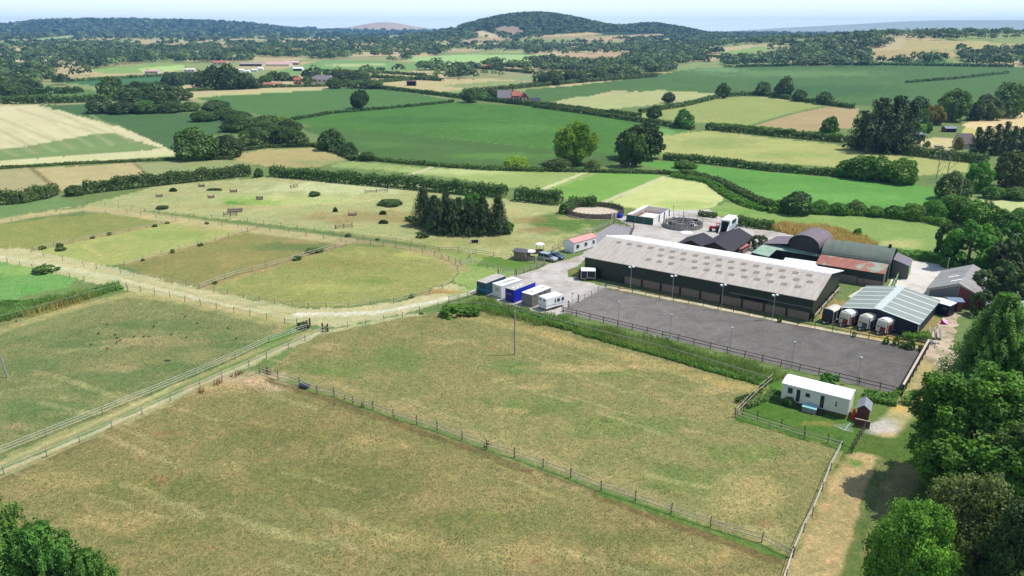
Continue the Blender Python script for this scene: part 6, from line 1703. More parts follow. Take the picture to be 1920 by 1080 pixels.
# ------------------------------------------------------------------ cars
def car(label, p, hd, paint, L=4.6, w=1.8, h=1.6, estate=True, name='parked_car', cat='car'):
    th = thing(name, label, cat, p, hd)
    rear = L - .35 if estate else L - .9
    low = [(0, .35), (L, .35), (L, .8), (L - .05, .98), (1.45, 1.0), (.25, .86), (0, .65)]
    MB().yprism(low, -w / 2, w / 2).build('body', paint, th, bevel=.05)
    cab = [(1.2, 1.0), (L - .12, 1.0), (rear, h - .06), (2.2, h - .04), (2.0, h - .1)]
    gl = MB().yprism([(1.25, 1.003), (L - .15, 1.003), (rear - .02, h - .08), (2.12, h - .08)], -w / 2 + .08, w / 2 - .08).build('windows', GLASSD, th)
    MB().hexa([(2.05, -w / 2 + .14, h - .085), (rear + .05, -w / 2 + .14, h - .085), (rear + .05, w / 2 - .14, h - .085), (2.05, w / 2 - .14, h - .085), (2.2, -w / 2 + .2, h), (rear - .08, -w / 2 + .2, h), (rear - .08, w / 2 - .2, h), (2.2, w / 2 - .2, h)]).build('roof', paint, th)
    for xa in (2.9, 3.75):
        for y0 in (-w / 2 + .065, w / 2 - .115): MB().box(xa, xa + .1, y0, y0 + .05, 1.0, h - .08).build('pillar', paint, th)
    for x0 in (.85, L - .95):
        for y0 in (-w / 2 + .1, w / 2 - .1):
            wh = MB().wheel((x0, y0, .34), .34, .24).build('wheel', RUBBERT, th)
            MB().wheel((x0, y0 + (.115 if y0 > 0 else -.115), .34), .2, .04).build('rim', STEEL, wh)
    for y0 in (-w / 2 + .2, w / 2 - .5): MB().box(-.02, .06, y0, y0 + .3, .62, .76).build('headlight', WHITE, th); MB().box(L - .04, L + .02, y0, y0 + .3, .75, .9).build('tail_light', M('red_lamp', (160, 30, 28)), th)
    return th
SILVER = mat('silver_car_paint', (.42, .44, .48), .3, 2, .05, metal=.5, spec=.5)
car('silver estate car parked by the wooden shelter, nearer of the two cars', P(1043, 491) , math.radians(180 - 35), SILVER, 4.7, 1.85, 1.75)
car('dark blue car parked behind the silver estate car', P(1056, 487.5), math.radians(180 - 35), mat('blue_car_paint', (.06, .09, .16), .3, 2, .05, metal=.4, spec=.5), 4.1, 1.75, 1.5, False)
car('silver car parked on the cottage drive by the hedge', P(1771, 279), math.radians(170), SILVER, 4.4, 1.8, 1.5)
# wooden field shelter and canopies near the cars
a, b = P(963, 486), P(985, 489.5)
th, L = hut('field_shelter', 'weathered grey timber shelter with flat dark roof beside the silver car', 'shelter', a, b, 2.6, 2.0, 2.25, BOARD, M('dark_felt', (92, 90, 90)), .3)
MB().box(L + .0, L + .12, -.1, .1, 0, 2.1).build('post', BOARDP, th)
for u, v, hh, nm in ((995, 487, 2.3, 'white topped feed shelter between the timber shelter and the silver car'), (1012, 474, 2.4, 'white topped round feeder standing on the grass behind the cars')):
    th = thing('hay_feeder', nm, 'feeder', P(u, v), .4)
    MB().lathe([(1.15, hh - .25), (1.1, hh - .15), (.6, hh + .1), (.05, hh + .2)], n=14).build('canopy', WHITE, th)
    for k in range(6): MB().tube((math.cos(k * 1.047), math.sin(k * 1.047), 0), (math.cos(k * 1.047), math.sin(k * 1.047), hh - .26), .04, n=5).build('post', STEEL, th)
    MB().lathe([(1.05, 0), (1.05, .7), (1.0, .7), (1.0, 0)], n=14).build('ring', BOARD, th)

# ------------------------------------------------------------------ grey barn on the right, red gable, outbuildings
A, B = P(1735, 546, 2.3), P(1768, 508, 2.3)
o, hd, L = frame(B, A); L -= 1.8; o.z = -.6
R0, R1 = P(1801, 529, 4.6), P(1829, 491, 4.6)
wB = 2 * abs((R1 - B).x * math.sin(hd) * -1 + (R1 - B).y * math.cos(hd)); wB = max(9, min(15, wB))
th = thing('stone_barn', 'old barn with grey corrugated roof and red gable beside the concrete yard', 'barn', o, hd)
MB().xprism([(.2, 0), (wB - .2, 0), (wB - .2, 2.9), (wB / 2, 5.1), (.2, 2.9)], 0, L).build('wall', STONE, th)
k = 2.3 / (wB / 2)
MB().slab([(-.4, -.2, 2.95), (L + .4, -.2, 2.95), (L + .4, wB / 2, 5.3), (-.4, wB / 2, 5.3)], .12).slab([(-.4, wB / 2 + .005, 5.3), (L + .4, wB / 2 + .005, 5.3), (L + .4, wB + .2, 2.95), (-.4, wB + .2, 2.95)], .12).build('roof', GREYSH, th)
for x0, y0 in ((L * .52, wB * .22), (L * .8, wB * .33)):
    z0 = 2.95 + (y0 + .2) * 2.35 / (wB / 2 + .2)
    sl = 2.35 / (wB / 2 + .2); MB().hexa([(x0, y0, z0 + .01), (x0 + .8, y0, z0 + .01), (x0 + .8, y0 + 1.8, z0 + 1.8 * sl + .01), (x0, y0 + 1.8, z0 + 1.8 * sl + .01), (x0, y0, z0 + .05), (x0 + .8, y0, z0 + .05), (x0 + .8, y0 + 1.8, z0 + 1.8 * sl + .05), (x0, y0 + 1.8, z0 + 1.8 * sl + .05)]).build('roof_light', WHITE, th)
MB().xprism([(wB * .52, 0), (wB * .95, 0), (wB * .95, 3.0), (wB * .52, 4.7)], L + .01, L + .06).build('gable_sheet', M('red_gable_sheet', (134, 76, 70), .75, 2, .2), th)
MB().xprism([(wB * .05, 0), (wB * .51, 0), (wB * .51, 4.7), (wB * .05, 2.7)], L + .01, L + .05).build('gable_boards', M('grey_trim', (120, 124, 118)), th)
a, b = P(1738, 581), P(1776, 586)
th, L = hut('low_shed', 'low shed with cream sheet roof in front of the red gable', 'shed', a, b, 2.4, 1.9, 2.1, DARKHOLE, M('cream_sheet_roof', (216, 214, 188), .7), .2)
MB().box(1, 2.6, -.05, -.003, 0, 1.6).build('door', DARKHOLE, th)
a, b = P(1778, 584), P(1803, 585)
th, L = hut('brick_shed', 'small brick shed with blue grey roof right of the cream roofed shed', 'shed', a, b, 2.4, 2.0, 2.3, BRICK, M('blue_grey_sheet', (116, 130, 152), .65, 2, .12), .2)
MB().box(.5, 1.4, -.05, -.003, 0, 1.8).build('door', DARKHOLE, th)
# rendered house cut by the right edge
a, b = P(1896, 648), P(1935, 655)
o, hd, L = frame(a, b); hd = math.radians(-12); L = 11; w = 6.5
th = thing('rendered_house', 'pale grey rendered house with slate roof cut by the right photo edge', 'house', o, hd)
RENDER = M('pale_render', (188, 186, 184), .85, 1.5, .08)
MB().xprism([(0, 0), (w, 0), (w, 5.0), (w / 2, 7.0), (0, 5.0)], 0, L).build('wall', RENDER, th)
MB().slab([(-.3, -.35, 4.95), (L, -.35, 4.95), (L, w / 2, 7.15), (-.3, w / 2, 7.15)], .12).slab([(-.3, w / 2 + .005, 7.15), (L, w / 2 + .005, 7.15), (L, w + .35, 4.95), (-.3, w + .35, 4.95)], .12).build('roof', M('grey_slate', (168, 166, 172), .7, 1.2, .14), th)
MB().box(-.32, L, -.45, -.36, 4.72, 4.92).build('gutter', DARKHOLE, th)
ch = MB().box(.2, .9, w / 2 - .5, w / 2 + .5, 6.6, 8.2).build('chimney', BRICK, th); MB().lathe([(.16, 8.2), (.13, 8.7), (.1, 8.7)], (.55, w / 2, 0), 10).build('chimney_pot', BOARDP, ch)
for x0 in (1.6, 5.5): win(th, x0, x0 + 1.1, 3.2, 4.4); win(th, x0, x0 + 1.1, .9, 2.1)

# ------------------------------------------------------------------ lamps and poles
def lamp(label, p, h, group, heads=2, hd=.3):
    th = thing('floodlight', label, 'floodlight', p, hd, group)
    MB().tube((0, 0, 0), (0, 0, h), .06, .045, 8).build('pole', STEEL, th)
    MB().box(-.5, .5, -.04, .04, h + .0, h + .07).build('crossbar', STEEL, th) if heads == 2 else None
    for x0 in ((-.42, .42) if heads == 2 else (0,)):
        MB().hexa([(x0 - .2, -.22, h + .08), (x0 + .2, -.22, h + .08), (x0 + .2, .2, h + .14), (x0 - .2, .2, h + .14), (x0 - .2, -.2, h + .3), (x0 + .2, -.2, h + .3), (x0 + .2, .2, h + .32), (x0 - .2, .2, h + .32)]).build('lamp_head', WHITE if heads == 2 else STEEL, th)
    return th
loc_ = ['at the left end of the barn wall, by the barn door', 'second along the barn wall from the left', 'third along the barn wall from the left', 'at the right end of the barn wall']
for k, (ub, vb, vt) in enumerate(((1182, 541, 502), (1260, 563, 519), (1352, 580, 536), (1448, 600, 555))):
    p = P(ub, vb); lamp('tall twin headed floodlight ' + loc_[k], p, height_at(p, vt), 'floodlights along the barn side of the arena')
loc_ = ['at the arena corner behind the caravan', 'second from the left on the near arena fence', 'third from the left on the near arena fence', 'in the middle of the near arena fence right half', 'behind the left end of the cream mobile home', 'behind the right end of the cream mobile home']
for k, (ub, vb, vt) in enumerate(((1072, 590, 552), (1159, 611, 569), (1256, 634, 592), (1368, 661, 617), (1484, 690, 644), (1607, 720, 673))):
    p = P(ub, vb); lamp('slim single headed arena lamp ' + loc_[k], p, height_at(p, vt), 'lamps along the near arena fence', 1)
for lb, ub, vb, vt, arm in (('tall grey pole standing alone in the middle paddock', 965, 665, 583, False), ('leaning wooden pole at the left edge of the photo', 14, 708, 622, False), ('wooden power pole with crossarm rising among the trees by the track', 1842, 640, 566, True), ('power pole with crossarm in the trees at the right edge', 1899, 480, 437, True), ('wooden power pole behind the grey corrugated barn', 1773, 520, 484, False), ('slim power pole in the thicket by the bright meadow', 1797, 385, 335, False)):
    p = P(ub, vb); h = height_at(p, vt); th = thing('power_pole', lb, 'pole', p, .25)
    if 'leaning' in lb: th.rotation_euler = (0, math.radians(-5), 0)
    MB().tube((0, 0, 0), (0, 0, h), .14, .1, 10).build('pole', M('pale_pole_timber', (150, 146, 138), .85, 3, .15), th)
    if arm:
        MB().box(-.9, .9, -.06, .06, h - .35, h - .22).build('crossarm', BOARDP, th)
        for x0 in (-.8, 0, .8): MB().lathe([(.05, 0), (.07, .08), (.04, .18)], (x0, 0, h - .22), 8).build('insulator', WHITE, th)
    else: MB().lathe([(.13, h), (.02, h + .06)], n=10).build('cap', STEEL, th)
def wire(label, a, b, sag=.8):
    mb = MB(); n = 16; pr = None
    for k in range(n + 1):
        f = k / n; p = a.lerp(b, f) - Vector((0, 0, sag * 4 * f * (1 - f)))
        if pr is not None: mb.tube(pr - a, p - a, .025, n=4)
        pr = p
    o = mb.build('power_line', DARKHOLE); o.location = a; return tag(o, label, 'power line')
pa = P(1797, 385); pa = pa + Vector((0, 0, height_at(pa, 338)))
for k in range(3):
    e_ = P(1960, 392) + Vector((0, 0, 7.2 + .35 * k)); wire(['lowest', 'middle', 'highest'][k] + ' power line crossing to the right edge by the olive tree', pa + Vector((0, 0, -.5 + .3 * k)), e_)
p1 = P(1773, 520); p1 = p1 + Vector((0, 0, height_at(p1, 490))); p2 = P(1660, 490) + Vector((0, 0, 3.5))
wire('sagging cable from the pole behind the grey barn to the arched barn', p1, p2, .6)

# ------------------------------------------------------------------ jumps of the cross country course
LOG = M('peeled_log', (134, 118, 102), .85, 3, .2)
def brush_jump(label, u, v, w, h=1.0, d=.9, log=True, rz=0, group=None):
    p = P(u, v); th = thing('jump', label, 'jump', p, rz, group)
    g = np.random.default_rng(u); n = int(420 * w)
    c = np.stack([g.uniform(-w / 2, w / 2, n), g.normal(size=n) * d * .28, g.random(n) ** .7 * h], 1); c[:, 2] *= 1 - .7 * (np.abs(c[:, 0]) / (w / 2)) ** 3
    r = quads(c, unit(g.normal(size=(n, 3)) + np.array([0, 0, .4])), .22, .2 + .6 * g.random(n)); me = mesh_arr('brush', r[0], r[1], {'tint': r[2]}); me.materials.append(LM['d']); link('brush', me, th)
    MB().box(-w / 2, w / 2, -d / 2, -d / 2 + .08, 0, h * .25).box(-w / 2, w / 2, d / 2 - .08, d / 2, 0, h * .25).build('frame', POSTD, th)
    return th
for a in (('brush filled jump under the long middle hedge', 325, 359, 2.4, 1.2), ('long low brush jump, top of the cross country field', 402, 357, 5, .7), ('small brush jump below the wide dark bush, upper one', 718, 402, 2.0, 1.1), ('small brush jump below the wide dark bush, lower one', 719, 419, 2.6, 1.0), ('short brush jump in the pale centre of the field', 629, 397, 1.3, 1.3)): brush_jump(*a)
def log_jump(label, u, v, w, rz, n=3, r=.2):
    th = thing('jump', label, 'jump', P(u, v), rz)
    k = 0
    for row in range(2):
        for i in range(n - row):
            y0 = (i - (n - row - 1) / 2) * 2 * r; MB().tube((-w / 2, y0, r + row * r * 1.7), (w / 2, y0, r + row * r * 1.7), r, n=10).build('log', LOG if n > 2 else BOARD, th)
    for x0 in (-w / 2 - .1, w / 2 + .1): MB().box(x0 - .08, x0 + .08, -.1, .1, 0, 1.1).build('post', POSTD, th)
    return th
for a in (('pale log pile jump at the left of the course', 299, 369, 1.6, .2), ('dark log jump under the hedge', 378, 350, 1.9, -.3), ('dark log jump right of the long brush jump', 438, 360, 2.0, 0), ('small dark log jump in the upper field', 396, 371, 1.7, .1), ('dark roll top jump left of the conifer clump', 661, 404, 2.0, -.1)): log_jump(*a)
th = log_jump('big pinkish log jump with brush ends on the course', 441, 397, 3.8, .25, 3, .3)
th = log_jump('single pale log jump in the lush green hollow', 487, 374, 1.7, .1, 2, .28)
th = log_jump('narrow rail jump beside the upper track fence', 645, 430, 5, .55, 1, .16) if False else None
def rail_jump(label, u, v, w, rz):
    th = thing('jump', label, 'jump', P(u, v), rz)
    for z0 in (.45, .85): MB().tube((-w / 2, 0, z0), (w / 2, 0, z0), .1).build('rail', LOG, th)
    for x0 in (-w / 2, 0, w / 2): MB().box(x0 - .1, x0 + .1, .1, .25, 0, 1.2).build('post', POSTD, th)
rail_jump('narrow rail jump beside the upper track fence', 645, 428, 4.6, .45)
rail_jump('pale rail jump on the far pale grass slope', 706, 361, 7.5, .35)
rail_jump('rail jump near the big pinkish log jump', 432, 405, 3.6, .2)
rail_jump('low rail jump at the foot of the conifer clump', 825, 432, 2.8, .2)
rail_jump('old rail jump by the hedge gap', 552, 352, 3.0, 1.0)
th = thing('jump', 'steel framed tyre jump on the grass below the conifer clump', 'jump', P(890, 456), .2)
for x0 in (-.9, .9): MB().tube((x0, -.6, 0), (x0, 0, 1.3), .07).tube((x0, .6, 0), (x0, 0, 1.3), .07).build('trestle', STEEL, th)
for k in range(3):
    MB().wheel(((k - 1) * .62, 0, .5), .42, .25, 'y').build('tyre', RUBBERT, th)
for u, v, l, c_ in ((674, 341, 'white horse standing in front of the hedge, left of two', (220, 214, 204)), (681, 342, 'pale horse standing in front of the hedge, right of two', (206, 196, 180)), (860, 150.5, 'dark horse grazing in the far straw paddock, left one', (70, 54, 44)), (887, 150.5, 'dark horse grazing in the far straw paddock, right one', (60, 50, 44))):
    p = G(u, v); o = link('horse', bpy.data.meshes.new('horse'))
    bm = bmesh.new(); pts = {'pel': (-.6, 0, 1.25), 'mid': (0, 0, 1.2), 'sh': (.6, 0, 1.25), 'nk': (.95, 0, 1.55), 'pl': (1.2, 0, 1.85), 'mz': (1.55, 0, 1.5), 'tl': (-.95, 0, 1.2), 'te': (-1.05, 0, .7)}
    rad = {'pel': .33, 'mid': .32, 'sh': .33, 'nk': .2, 'pl': .15, 'mz': .09, 'tl': .07, 'te': .04}
    for s_ in (-1, 1):
        pts.update({'hk%d' % s_: (-.62, .2 * s_, .75), 'hh%d' % s_: (-.8, .2 * s_, .5), 'hf%d' % s_: (-.72, .2 * s_, .03), 'fe%d' % s_: (.62, .18 * s_, .85), 'fn%d' % s_: (.64, .18 * s_, .48), 'ff%d' % s_: (.66, .18 * s_, .03)})
        rad.update({'hk%d' % s_: .15, 'hh%d' % s_: .08, 'hf%d' % s_: .06, 'fe%d' % s_: .12, 'fn%d' % s_: .07, 'ff%d' % s_: .06})
    if c_[0] < 100: pts['nk'] = (1.0, 0, 1.15); pts['pl'] = (1.25, 0, .75); pts['mz'] = (1.45, 0, .2)
    vs = {k_: bm.verts.new(q_) for k_, q_ in pts.items()}
    ed = [('pel', 'mid'), ('mid', 'sh'), ('sh', 'nk'), ('nk', 'pl'), ('pl', 'mz'), ('pel', 'tl'), ('tl', 'te')]
    for s_ in ('-1', '1'): ed += [('pel', 'hk' + s_), ('hk' + s_, 'hh' + s_), ('hh' + s_, 'hf' + s_), ('sh', 'fe' + s_), ('fe' + s_, 'fn' + s_), ('fn' + s_, 'ff' + s_)]
    for a_, b_ in ed: bm.edges.new((vs[a_], vs[b_]))
    names = list(vs); bm.to_mesh(o.data); bm.free()
    sk = o.modifiers.new('skin', 'SKIN'); o.modifiers.new('smooth', 'SUBSURF').levels = 1
    for i_, k_ in enumerate(names): o.data.skin_vertices[0].data[i_].radius = (rad[k_], rad[k_]); o.data.skin_vertices[0].data[i_].use_root = (k_ == 'pel')
    o.data.materials.append(M('horse_coat_%d' % c_[0], c_, .7)); o.location = p; o.rotation_euler = (0, 0, 2.6 if u < 700 else .3); tag(o, l, 'horse')

# crows on the west paddock
crow0 = None
CROWS = [(0, 606), (17, 603), (31, 604), (185, 627), (216, 629), (220, 636), (226, 640), (171, 648), (201, 655), (219, 643), (252, 633), (270, 633), (279, 633), (322, 629), (350, 634), (348, 595), (370, 608), (428, 617), (444, 636), (201, 610), (289, 613)]
for u, v in CROWS:
    p = P(u, v)
    if crow0 is None:
        mb = MB(); mb.lathe([(.01, -.22), (.09, -.12), (.11, .02), (.07, .16), (.05, .2), (.065, .26), (.03, .32), (.01, .4)], n=8); vs = [(z_, y_, x_ * .9 + .26) for x_, y_, z_ in mb.v]; mb.v = vs
        mb.box(-.42, -.18, -.05, .05, .2, .24); mb.tube((0, .04, 0), (0, .04, .2), .012, n=4).tube((0, -.04, 0), (0, -.04, .2), .012, n=4)
        crow0 = mb.build('crow', M('black_feather', (22, 22, 24), .5)); crow = crow0
    else: crow = crow0.copy(); COL.objects.link(crow)
    crow.location = p; crow.scale = (1.0, 1.0, 1.0); crow.rotation_euler = (0, 0, (u * 1.7) % 6.28); tag(crow, 'small black crow feeding on the grass of the west paddock', 'bird', 'crows on the west paddock')
mh = thing('molehill_log', 'dark log lying on the west paddock grass', 'log', P(314, 677), .1)
MB().tube((-.45, 0, .1), (.45, 0, .1), .11, .09, 10).build('log', POSTD, mh)
wt = thing('water_trough', 'dark blue water trough at the paddock divider fence', 'trough', P(571, 727), -.5)
MB().hexa([(-.7, -.35, .1), (.7, -.35, .1), (.7, .35, .1), (-.7, .35, .1), (-.8, -.42, .5), (.8, -.42, .5), (.8, .42, .5), (-.8, .42, .5)]).build('shell', M('blue_grey_plastic', (62, 72, 92), .5), wt); MB().box(-.72, .72, -.34, .34, .503, .51).build('water', GLASSD, wt)
jp = thing('jump_poles', 'white painted jump wings stacked on the bank by the arena fence', 'jump wings', P(1234, 640), 0)
g_ = random.Random(3)
dj = (P(1256, 637) - P(1214, 633)).normalized(); 
for k in range(16):
    f = Vector((0, 0, 0)) + dj * (-2.2 + k * .3); MB().tube(f + Vector((0, g_.uniform(-.3, .3), 0)), f + Vector((g_.uniform(-.15, .15), g_.uniform(-.3, .3), g_.uniform(.8, 1.25))), .045, n=5).build('white_pole', WHITE, jp)

# ------------------------------------------------------------------ far houses and farms
def house(label, u, v, wpx, hpx, wall, roof, cat='house', name='house', depth=.8, rz=0, wins=3, chim=True, group=None, dark_front=False, rf=.35):
    p = G(u, v); s = ppm(p); L = wpx / s; H_ = height_at(p, v - hpx); e = H_ * (1 - rf); w = max(3.0, L * depth)
    th = thing(name, label, cat, p, rz, group)
    MB().xprism([(0, -.5), (w, -.5), (w, e), (w / 2, H_), (0, e)], -L / 2, L / 2).build('wall', wall, th)
    k = (H_ - e) / (w / 2); o_ = .3
    rf_ = MB().slab([(-L / 2 - o_, -o_, e - o_ * k + .15), (L / 2 + o_, -o_, e - o_ * k + .15), (L / 2 + o_, w / 2, H_ + .15), (-L / 2 - o_, w / 2, H_ + .15)], .14).slab([(-L / 2 - o_, w / 2 + .01, H_ + .15), (L / 2 + o_, w / 2 + .01, H_ + .15), (L / 2 + o_, w + o_, e - o_ * k + .15), (-L / 2 - o_, w + o_, e - o_ * k + .15)], .14).build('roof', roof, th)
    if chim: MB().box(-L / 2 + .3, -L / 2 + 1.2, w / 2 - .5, w / 2 + .5, H_ - .3, H_ + 1.2).build('chimney', BRICK, rf_)
    for i in range(wins):
        x0 = -L / 2 + L * (i + .5) / wins
        MB().box(x0 - L * .06, x0 + L * .06, -.08, -.01, e * .45, e * .78).build('window', WHITE if wall is BRICK else GLASSD, th)
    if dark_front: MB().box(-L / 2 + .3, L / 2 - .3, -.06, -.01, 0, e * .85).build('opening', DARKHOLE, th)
    return th
a, b = P(964, 196), P(976, 196)
house('grey roofed wing with solar panels attached left of the red brick house', 950, 192, 34, 22, STONE, SLATE, wins=2, chim=False, rf=.6)
th = house('red brick house with two gables and orange tiled roof beyond the corn field', 968, 195, 16, 24, BRICK, TILE, depth=1.0, rz=.1)
pb = G(982, 196); gb_ = MB().yprism([(-3.2, 0), (3.2, 0), (3.2, 5.2), (0, 8.6), (-3.2, 5.2)], -3.5, 4).build('gable_wing', BRICK, th); gb_.location = (5.6, 0, 0)
for s_ in (-1, 1): MB().hexa([(0, -3.56, 8.62), (s_ * 3.4, -3.56, 5.0), (s_ * 3.4, -3.5, 5.0), (0, -3.5, 8.62), (0, -3.56, 9.0), (s_ * 3.6, -3.56, 5.3), (s_ * 3.6, -3.5, 5.3), (0, -3.5, 9.0)]).build('bargeboard', WHITE, gb_)
for s_ in (-1, 1): MB().hexa([(0, -3.4, 8.65), (s_ * 3.5, -3.4, 5.0), (s_ * 3.5, 4, 5.0), (0, 4, 8.65), (0, -3.4, 8.85), (s_ * 3.5, -3.4, 5.2), (s_ * 3.5, 4, 5.2), (0, 4, 8.85)]).build('roof', TILE, gb_)
for x0 in (-1.6, .8): MB().box(x0, x0 + .9, -3.58, -3.5, 3.2, 4.8).box(x0, x0 + .9, -3.58, -3.5, .8, 2.2).build('window', WHITE, gb_)
house('low annex with dark solar roof right of the red brick house', 1003, 194.5, 19, 10, STONE, M('solar_panel_roof', (62, 60, 84), .4), wins=0, chim=False, rf=.6, name='outbuilding', cat='outbuilding')
house('small grey roofed shed left of the red brick house', 919, 190, 14, 7, STONE, SLATE, wins=0, chim=False, rf=.6, name='outbuilding', cat='outbuilding')
house('long low brown shed right of the red brick house annex', 1028, 197, 26, 5, BOARD, M('brown_sheet', (96, 78, 70)), wins=0, chim=False, name='outbuilding', cat='outbuilding', depth=.4)
house('dark open fronted hay barn in the far straw paddock', 771, 161, 17, 9.5, M('dark_red_boards', (72, 40, 40)), M('dark_red_roof', (84, 60, 64)), wins=0, chim=False, dark_front=True, name='hay_barn', cat='barn', depth=.7, rf=.15)
house('small red and white house by the conical tree far off', 914, 130, 17, 9, BRICK, TILE, wins=3)
house('long red roofed bungalow with cream walls in the farm trees', 503, 163, 19, 8, STONE, TILE, wins=4, chim=False)
house('short red roofed cottage right of the long bungalow', 521, 162.5, 13, 7, STONE, TILE, wins=2, chim=False)
house('tall narrow brick house among the farm trees', 557, 158, 12, 13, BRICK, TILE, wins=2)
house('big stone farmhouse with slate and red roofs at the field edge', 604, 157, 32, 15, STONE, SLATE, wins=4, rf=.45)
house('low open cart shed in front of the stone farmhouse', 584, 162, 19, 4, BOARD, STONE, wins=0, chim=False, name='outbuilding', cat='outbuilding')
house('pale pink terrace cottage row alone at the field hedge', 284, 139, 24, 8, STONE, M('pinkish_tile', (196, 160, 150)), wins=5)
house('pale stone cottage at the edge of the bright field', 355, 136, 19, 8, STONE, STONE, wins=3)
house('red roofed house behind the tall farm trees', 412, 123, 24, 9, STONE, TILE, wins=3)
house('long purple roofed farm shed in the distant farm yard', 470, 124, 42, 6, STONE, M('purple_grey_roof', (160, 146, 150)), wins=0, chim=False, dark_front=True, name='farm_shed', cat='farm shed', depth=.5)
house('wide pink roofed farm shed at the right of the farm yard', 520, 124, 44, 8, STONE, M('pink_farm_roof', (200, 160, 148)), wins=0, chim=False, name='farm_shed', cat='farm shed', depth=.6, rf=.6)
house('tan walled farm shed with pale roof, rightmost in the farm yard', 545, 122, 30, 7, M('tan_sheet', (184, 146, 126)), M('pale_farm_roof', (208, 190, 180)), wins=0, chim=False, name='farm_shed', cat='farm shed', depth=.5, rf=.3)
house('white open shed standing alone right of the farm yard', 558, 133, 17, 7, WHITE, ROOFW, wins=0, chim=False, dark_front=True, name='farm_shed', cat='farm shed')
for k, (u, v) in enumerate(((452, 134), (463, 136), (477, 134), (488, 131))):
    house(['white van body', 'white tarpaulin store', 'pale grey store', 'small white lean-to'][k] + ' in the cluttered farm yard', u, v, 9, 4.5, [WHITE, ROOFW, STONE, WHITE][k], ROOFW, wins=0, chim=False, name='farm_shed', cat='farm shed')
house('red roofed farmhouse with white gable beside the far brown field', 1122, 120, 34, 8, STONE, M('dark_red_tile', (150, 84, 80)), wins=5)
house('small pink house near the far wood edge', 1177, 117, 10, 6, STONE, TILE, wins=2)
house('white house among trees on the far rise', 848, 66, 10, 5, WHITE, SLATE, wins=2)
house('large pale building in trees below the wooded ridge', 507, 66, 26, 5, STONE, STONE, wins=4, chim=False)
house('grey long farm roofs below the wooded hill', 965, 91, 30, 5, STONE, SLATE, wins=0, chim=False, name='farm_shed', cat='farm shed')
house('small red house right of the grey farm roofs', 987, 91, 9, 6, BRICK, TILE, wins=2)
house('stone house among trees on the right hand rise', 1648, 68, 12, 6, STONE, M('pinkish_tile', (196, 160, 150)), wins=3)
house('long low stone building on the right hand rise', 1590, 70, 30, 5, STONE, M('pale_farm_roof', (208, 190, 180)), wins=0, chim=False)
house('red roofed house far right on the rise', 1828, 67, 14, 5, BRICK, TILE, wins=2)
# buildings by the conifers
th = house('garage with two green doors and grey roof by the dark conifers', 1722, 264, 25, 14, M('dark_garage_wall', (104, 92, 88)), M('blue_slate', (120, 126, 138)), wins=0, chim=False, name='garage', cat='garage', depth=.9, rf=.25)
for x0 in (-2.6, .1): MB().box(x0, x0 + 2.1, -.08, -.01, .1, 2.2).build('door', M('green_garage_door', (28, 112, 68), .5), th)
house('open fronted tarred shed under the big tree', 1783, 248, 20, 10, M('brown_shed_wall', (96, 76, 70)), M('blue_slate', (120, 126, 138)), wins=0, chim=False, dark_front=True, name='shed', cat='shed', rf=.3)
house('bungalow with dark brown roof half hidden by the conifer row', 1812, 279, 26, 27, STONE, M('dark_brown_roof', (98, 84, 82)), wins=2, chim=False, rf=.65, depth=1.0)
# ------------------------------------------------------------------ fences
def resample(pts, step):
    q = [P(u, v) for u, v in pts]; out = []
    tot = sum((b - a).length for a, b in zip(q[:-1], q[1:])); n = max(1, round(tot / step))
    seg = []; d = 0
    for a, b in zip(q[:-1], q[1:]): seg.append((d, a, b)); d += (b - a).length
    for k in range(n + 1):
        s = tot * k / n
        for d0, a, b in reversed(seg):
            if s >= d0 - 1e-6: out.append(a.lerp(b, min(1, (s - d0) / max(1e-6, (b - a).length)))); break
    return out
_pm = {}
def fence(label, pts, step=3.2, h=1.25, rails=(.55, 1.05), rail_t=(.02, .05), postm=None, railm=None, pr=.05, name='fence', cat='fence', exact=False, jitter=.0):
    postm = postm or POSTW; railm = railm or TAPE
    q = [P(u, v) for u, v in pts] if exact else resample(pts, step)
    o = q[0].copy(); th = thing(name, label, cat, o)
    key = (h, pr, postm.name)
    g = random.Random(len(pts))
    for i, p in enumerate(q):
        if key not in _pm:
            me = bpy.data.meshes.new('post'); b_ = MB().box(-pr, pr, -pr, pr, 0, h - .04).hexa([(-pr, -pr, h - .04), (pr, -pr, h - .04), (pr, pr, h - .04), (-pr, pr, h - .04), (-pr * .6, -pr * .6, h), (pr * .6, -pr * .6, h), (pr * .6, pr * .6, h), (-pr * .6, pr * .6, h)])
            me.from_pydata(b_.v, [], b_.f); me.update(); me.materials.append(postm); _pm[key] = me
        po = link('post', _pm[key], th); po.location = p - o
        a = q[min(i + 1, len(q) - 1)] - q[max(i - 1, 0)]; po.rotation_euler = (g.uniform(-.05, .05), g.uniform(-.05, .05), math.atan2(a.y, a.x))
        po.scale = (1, 1, g.uniform(.9, 1.08))
    for z in rails:
        mb = MB()
        for a, b in zip(q[:-1], q[1:]):
            d = (b - a); n = Vector((-d.y, d.x, 0)).normalized()
            t, hh = rail_t; s0 = n * (pr + .003); s1 = n * (pr + .003 + t)
            sg = g.uniform(-jitter, jitter)
            A, B = a - o + Vector((0, 0, z)), b - o + Vector((0, 0, z + sg)); up = Vector((0, 0, hh))
            mb.hexa([A - s1, B - s1, B - s0, A - s0, A - s1 + up, B - s1 + up, B - s0 + up, A - s0 + up])
        mb.build('rail', railm, th)
    return th
TIM = (.035, .11)
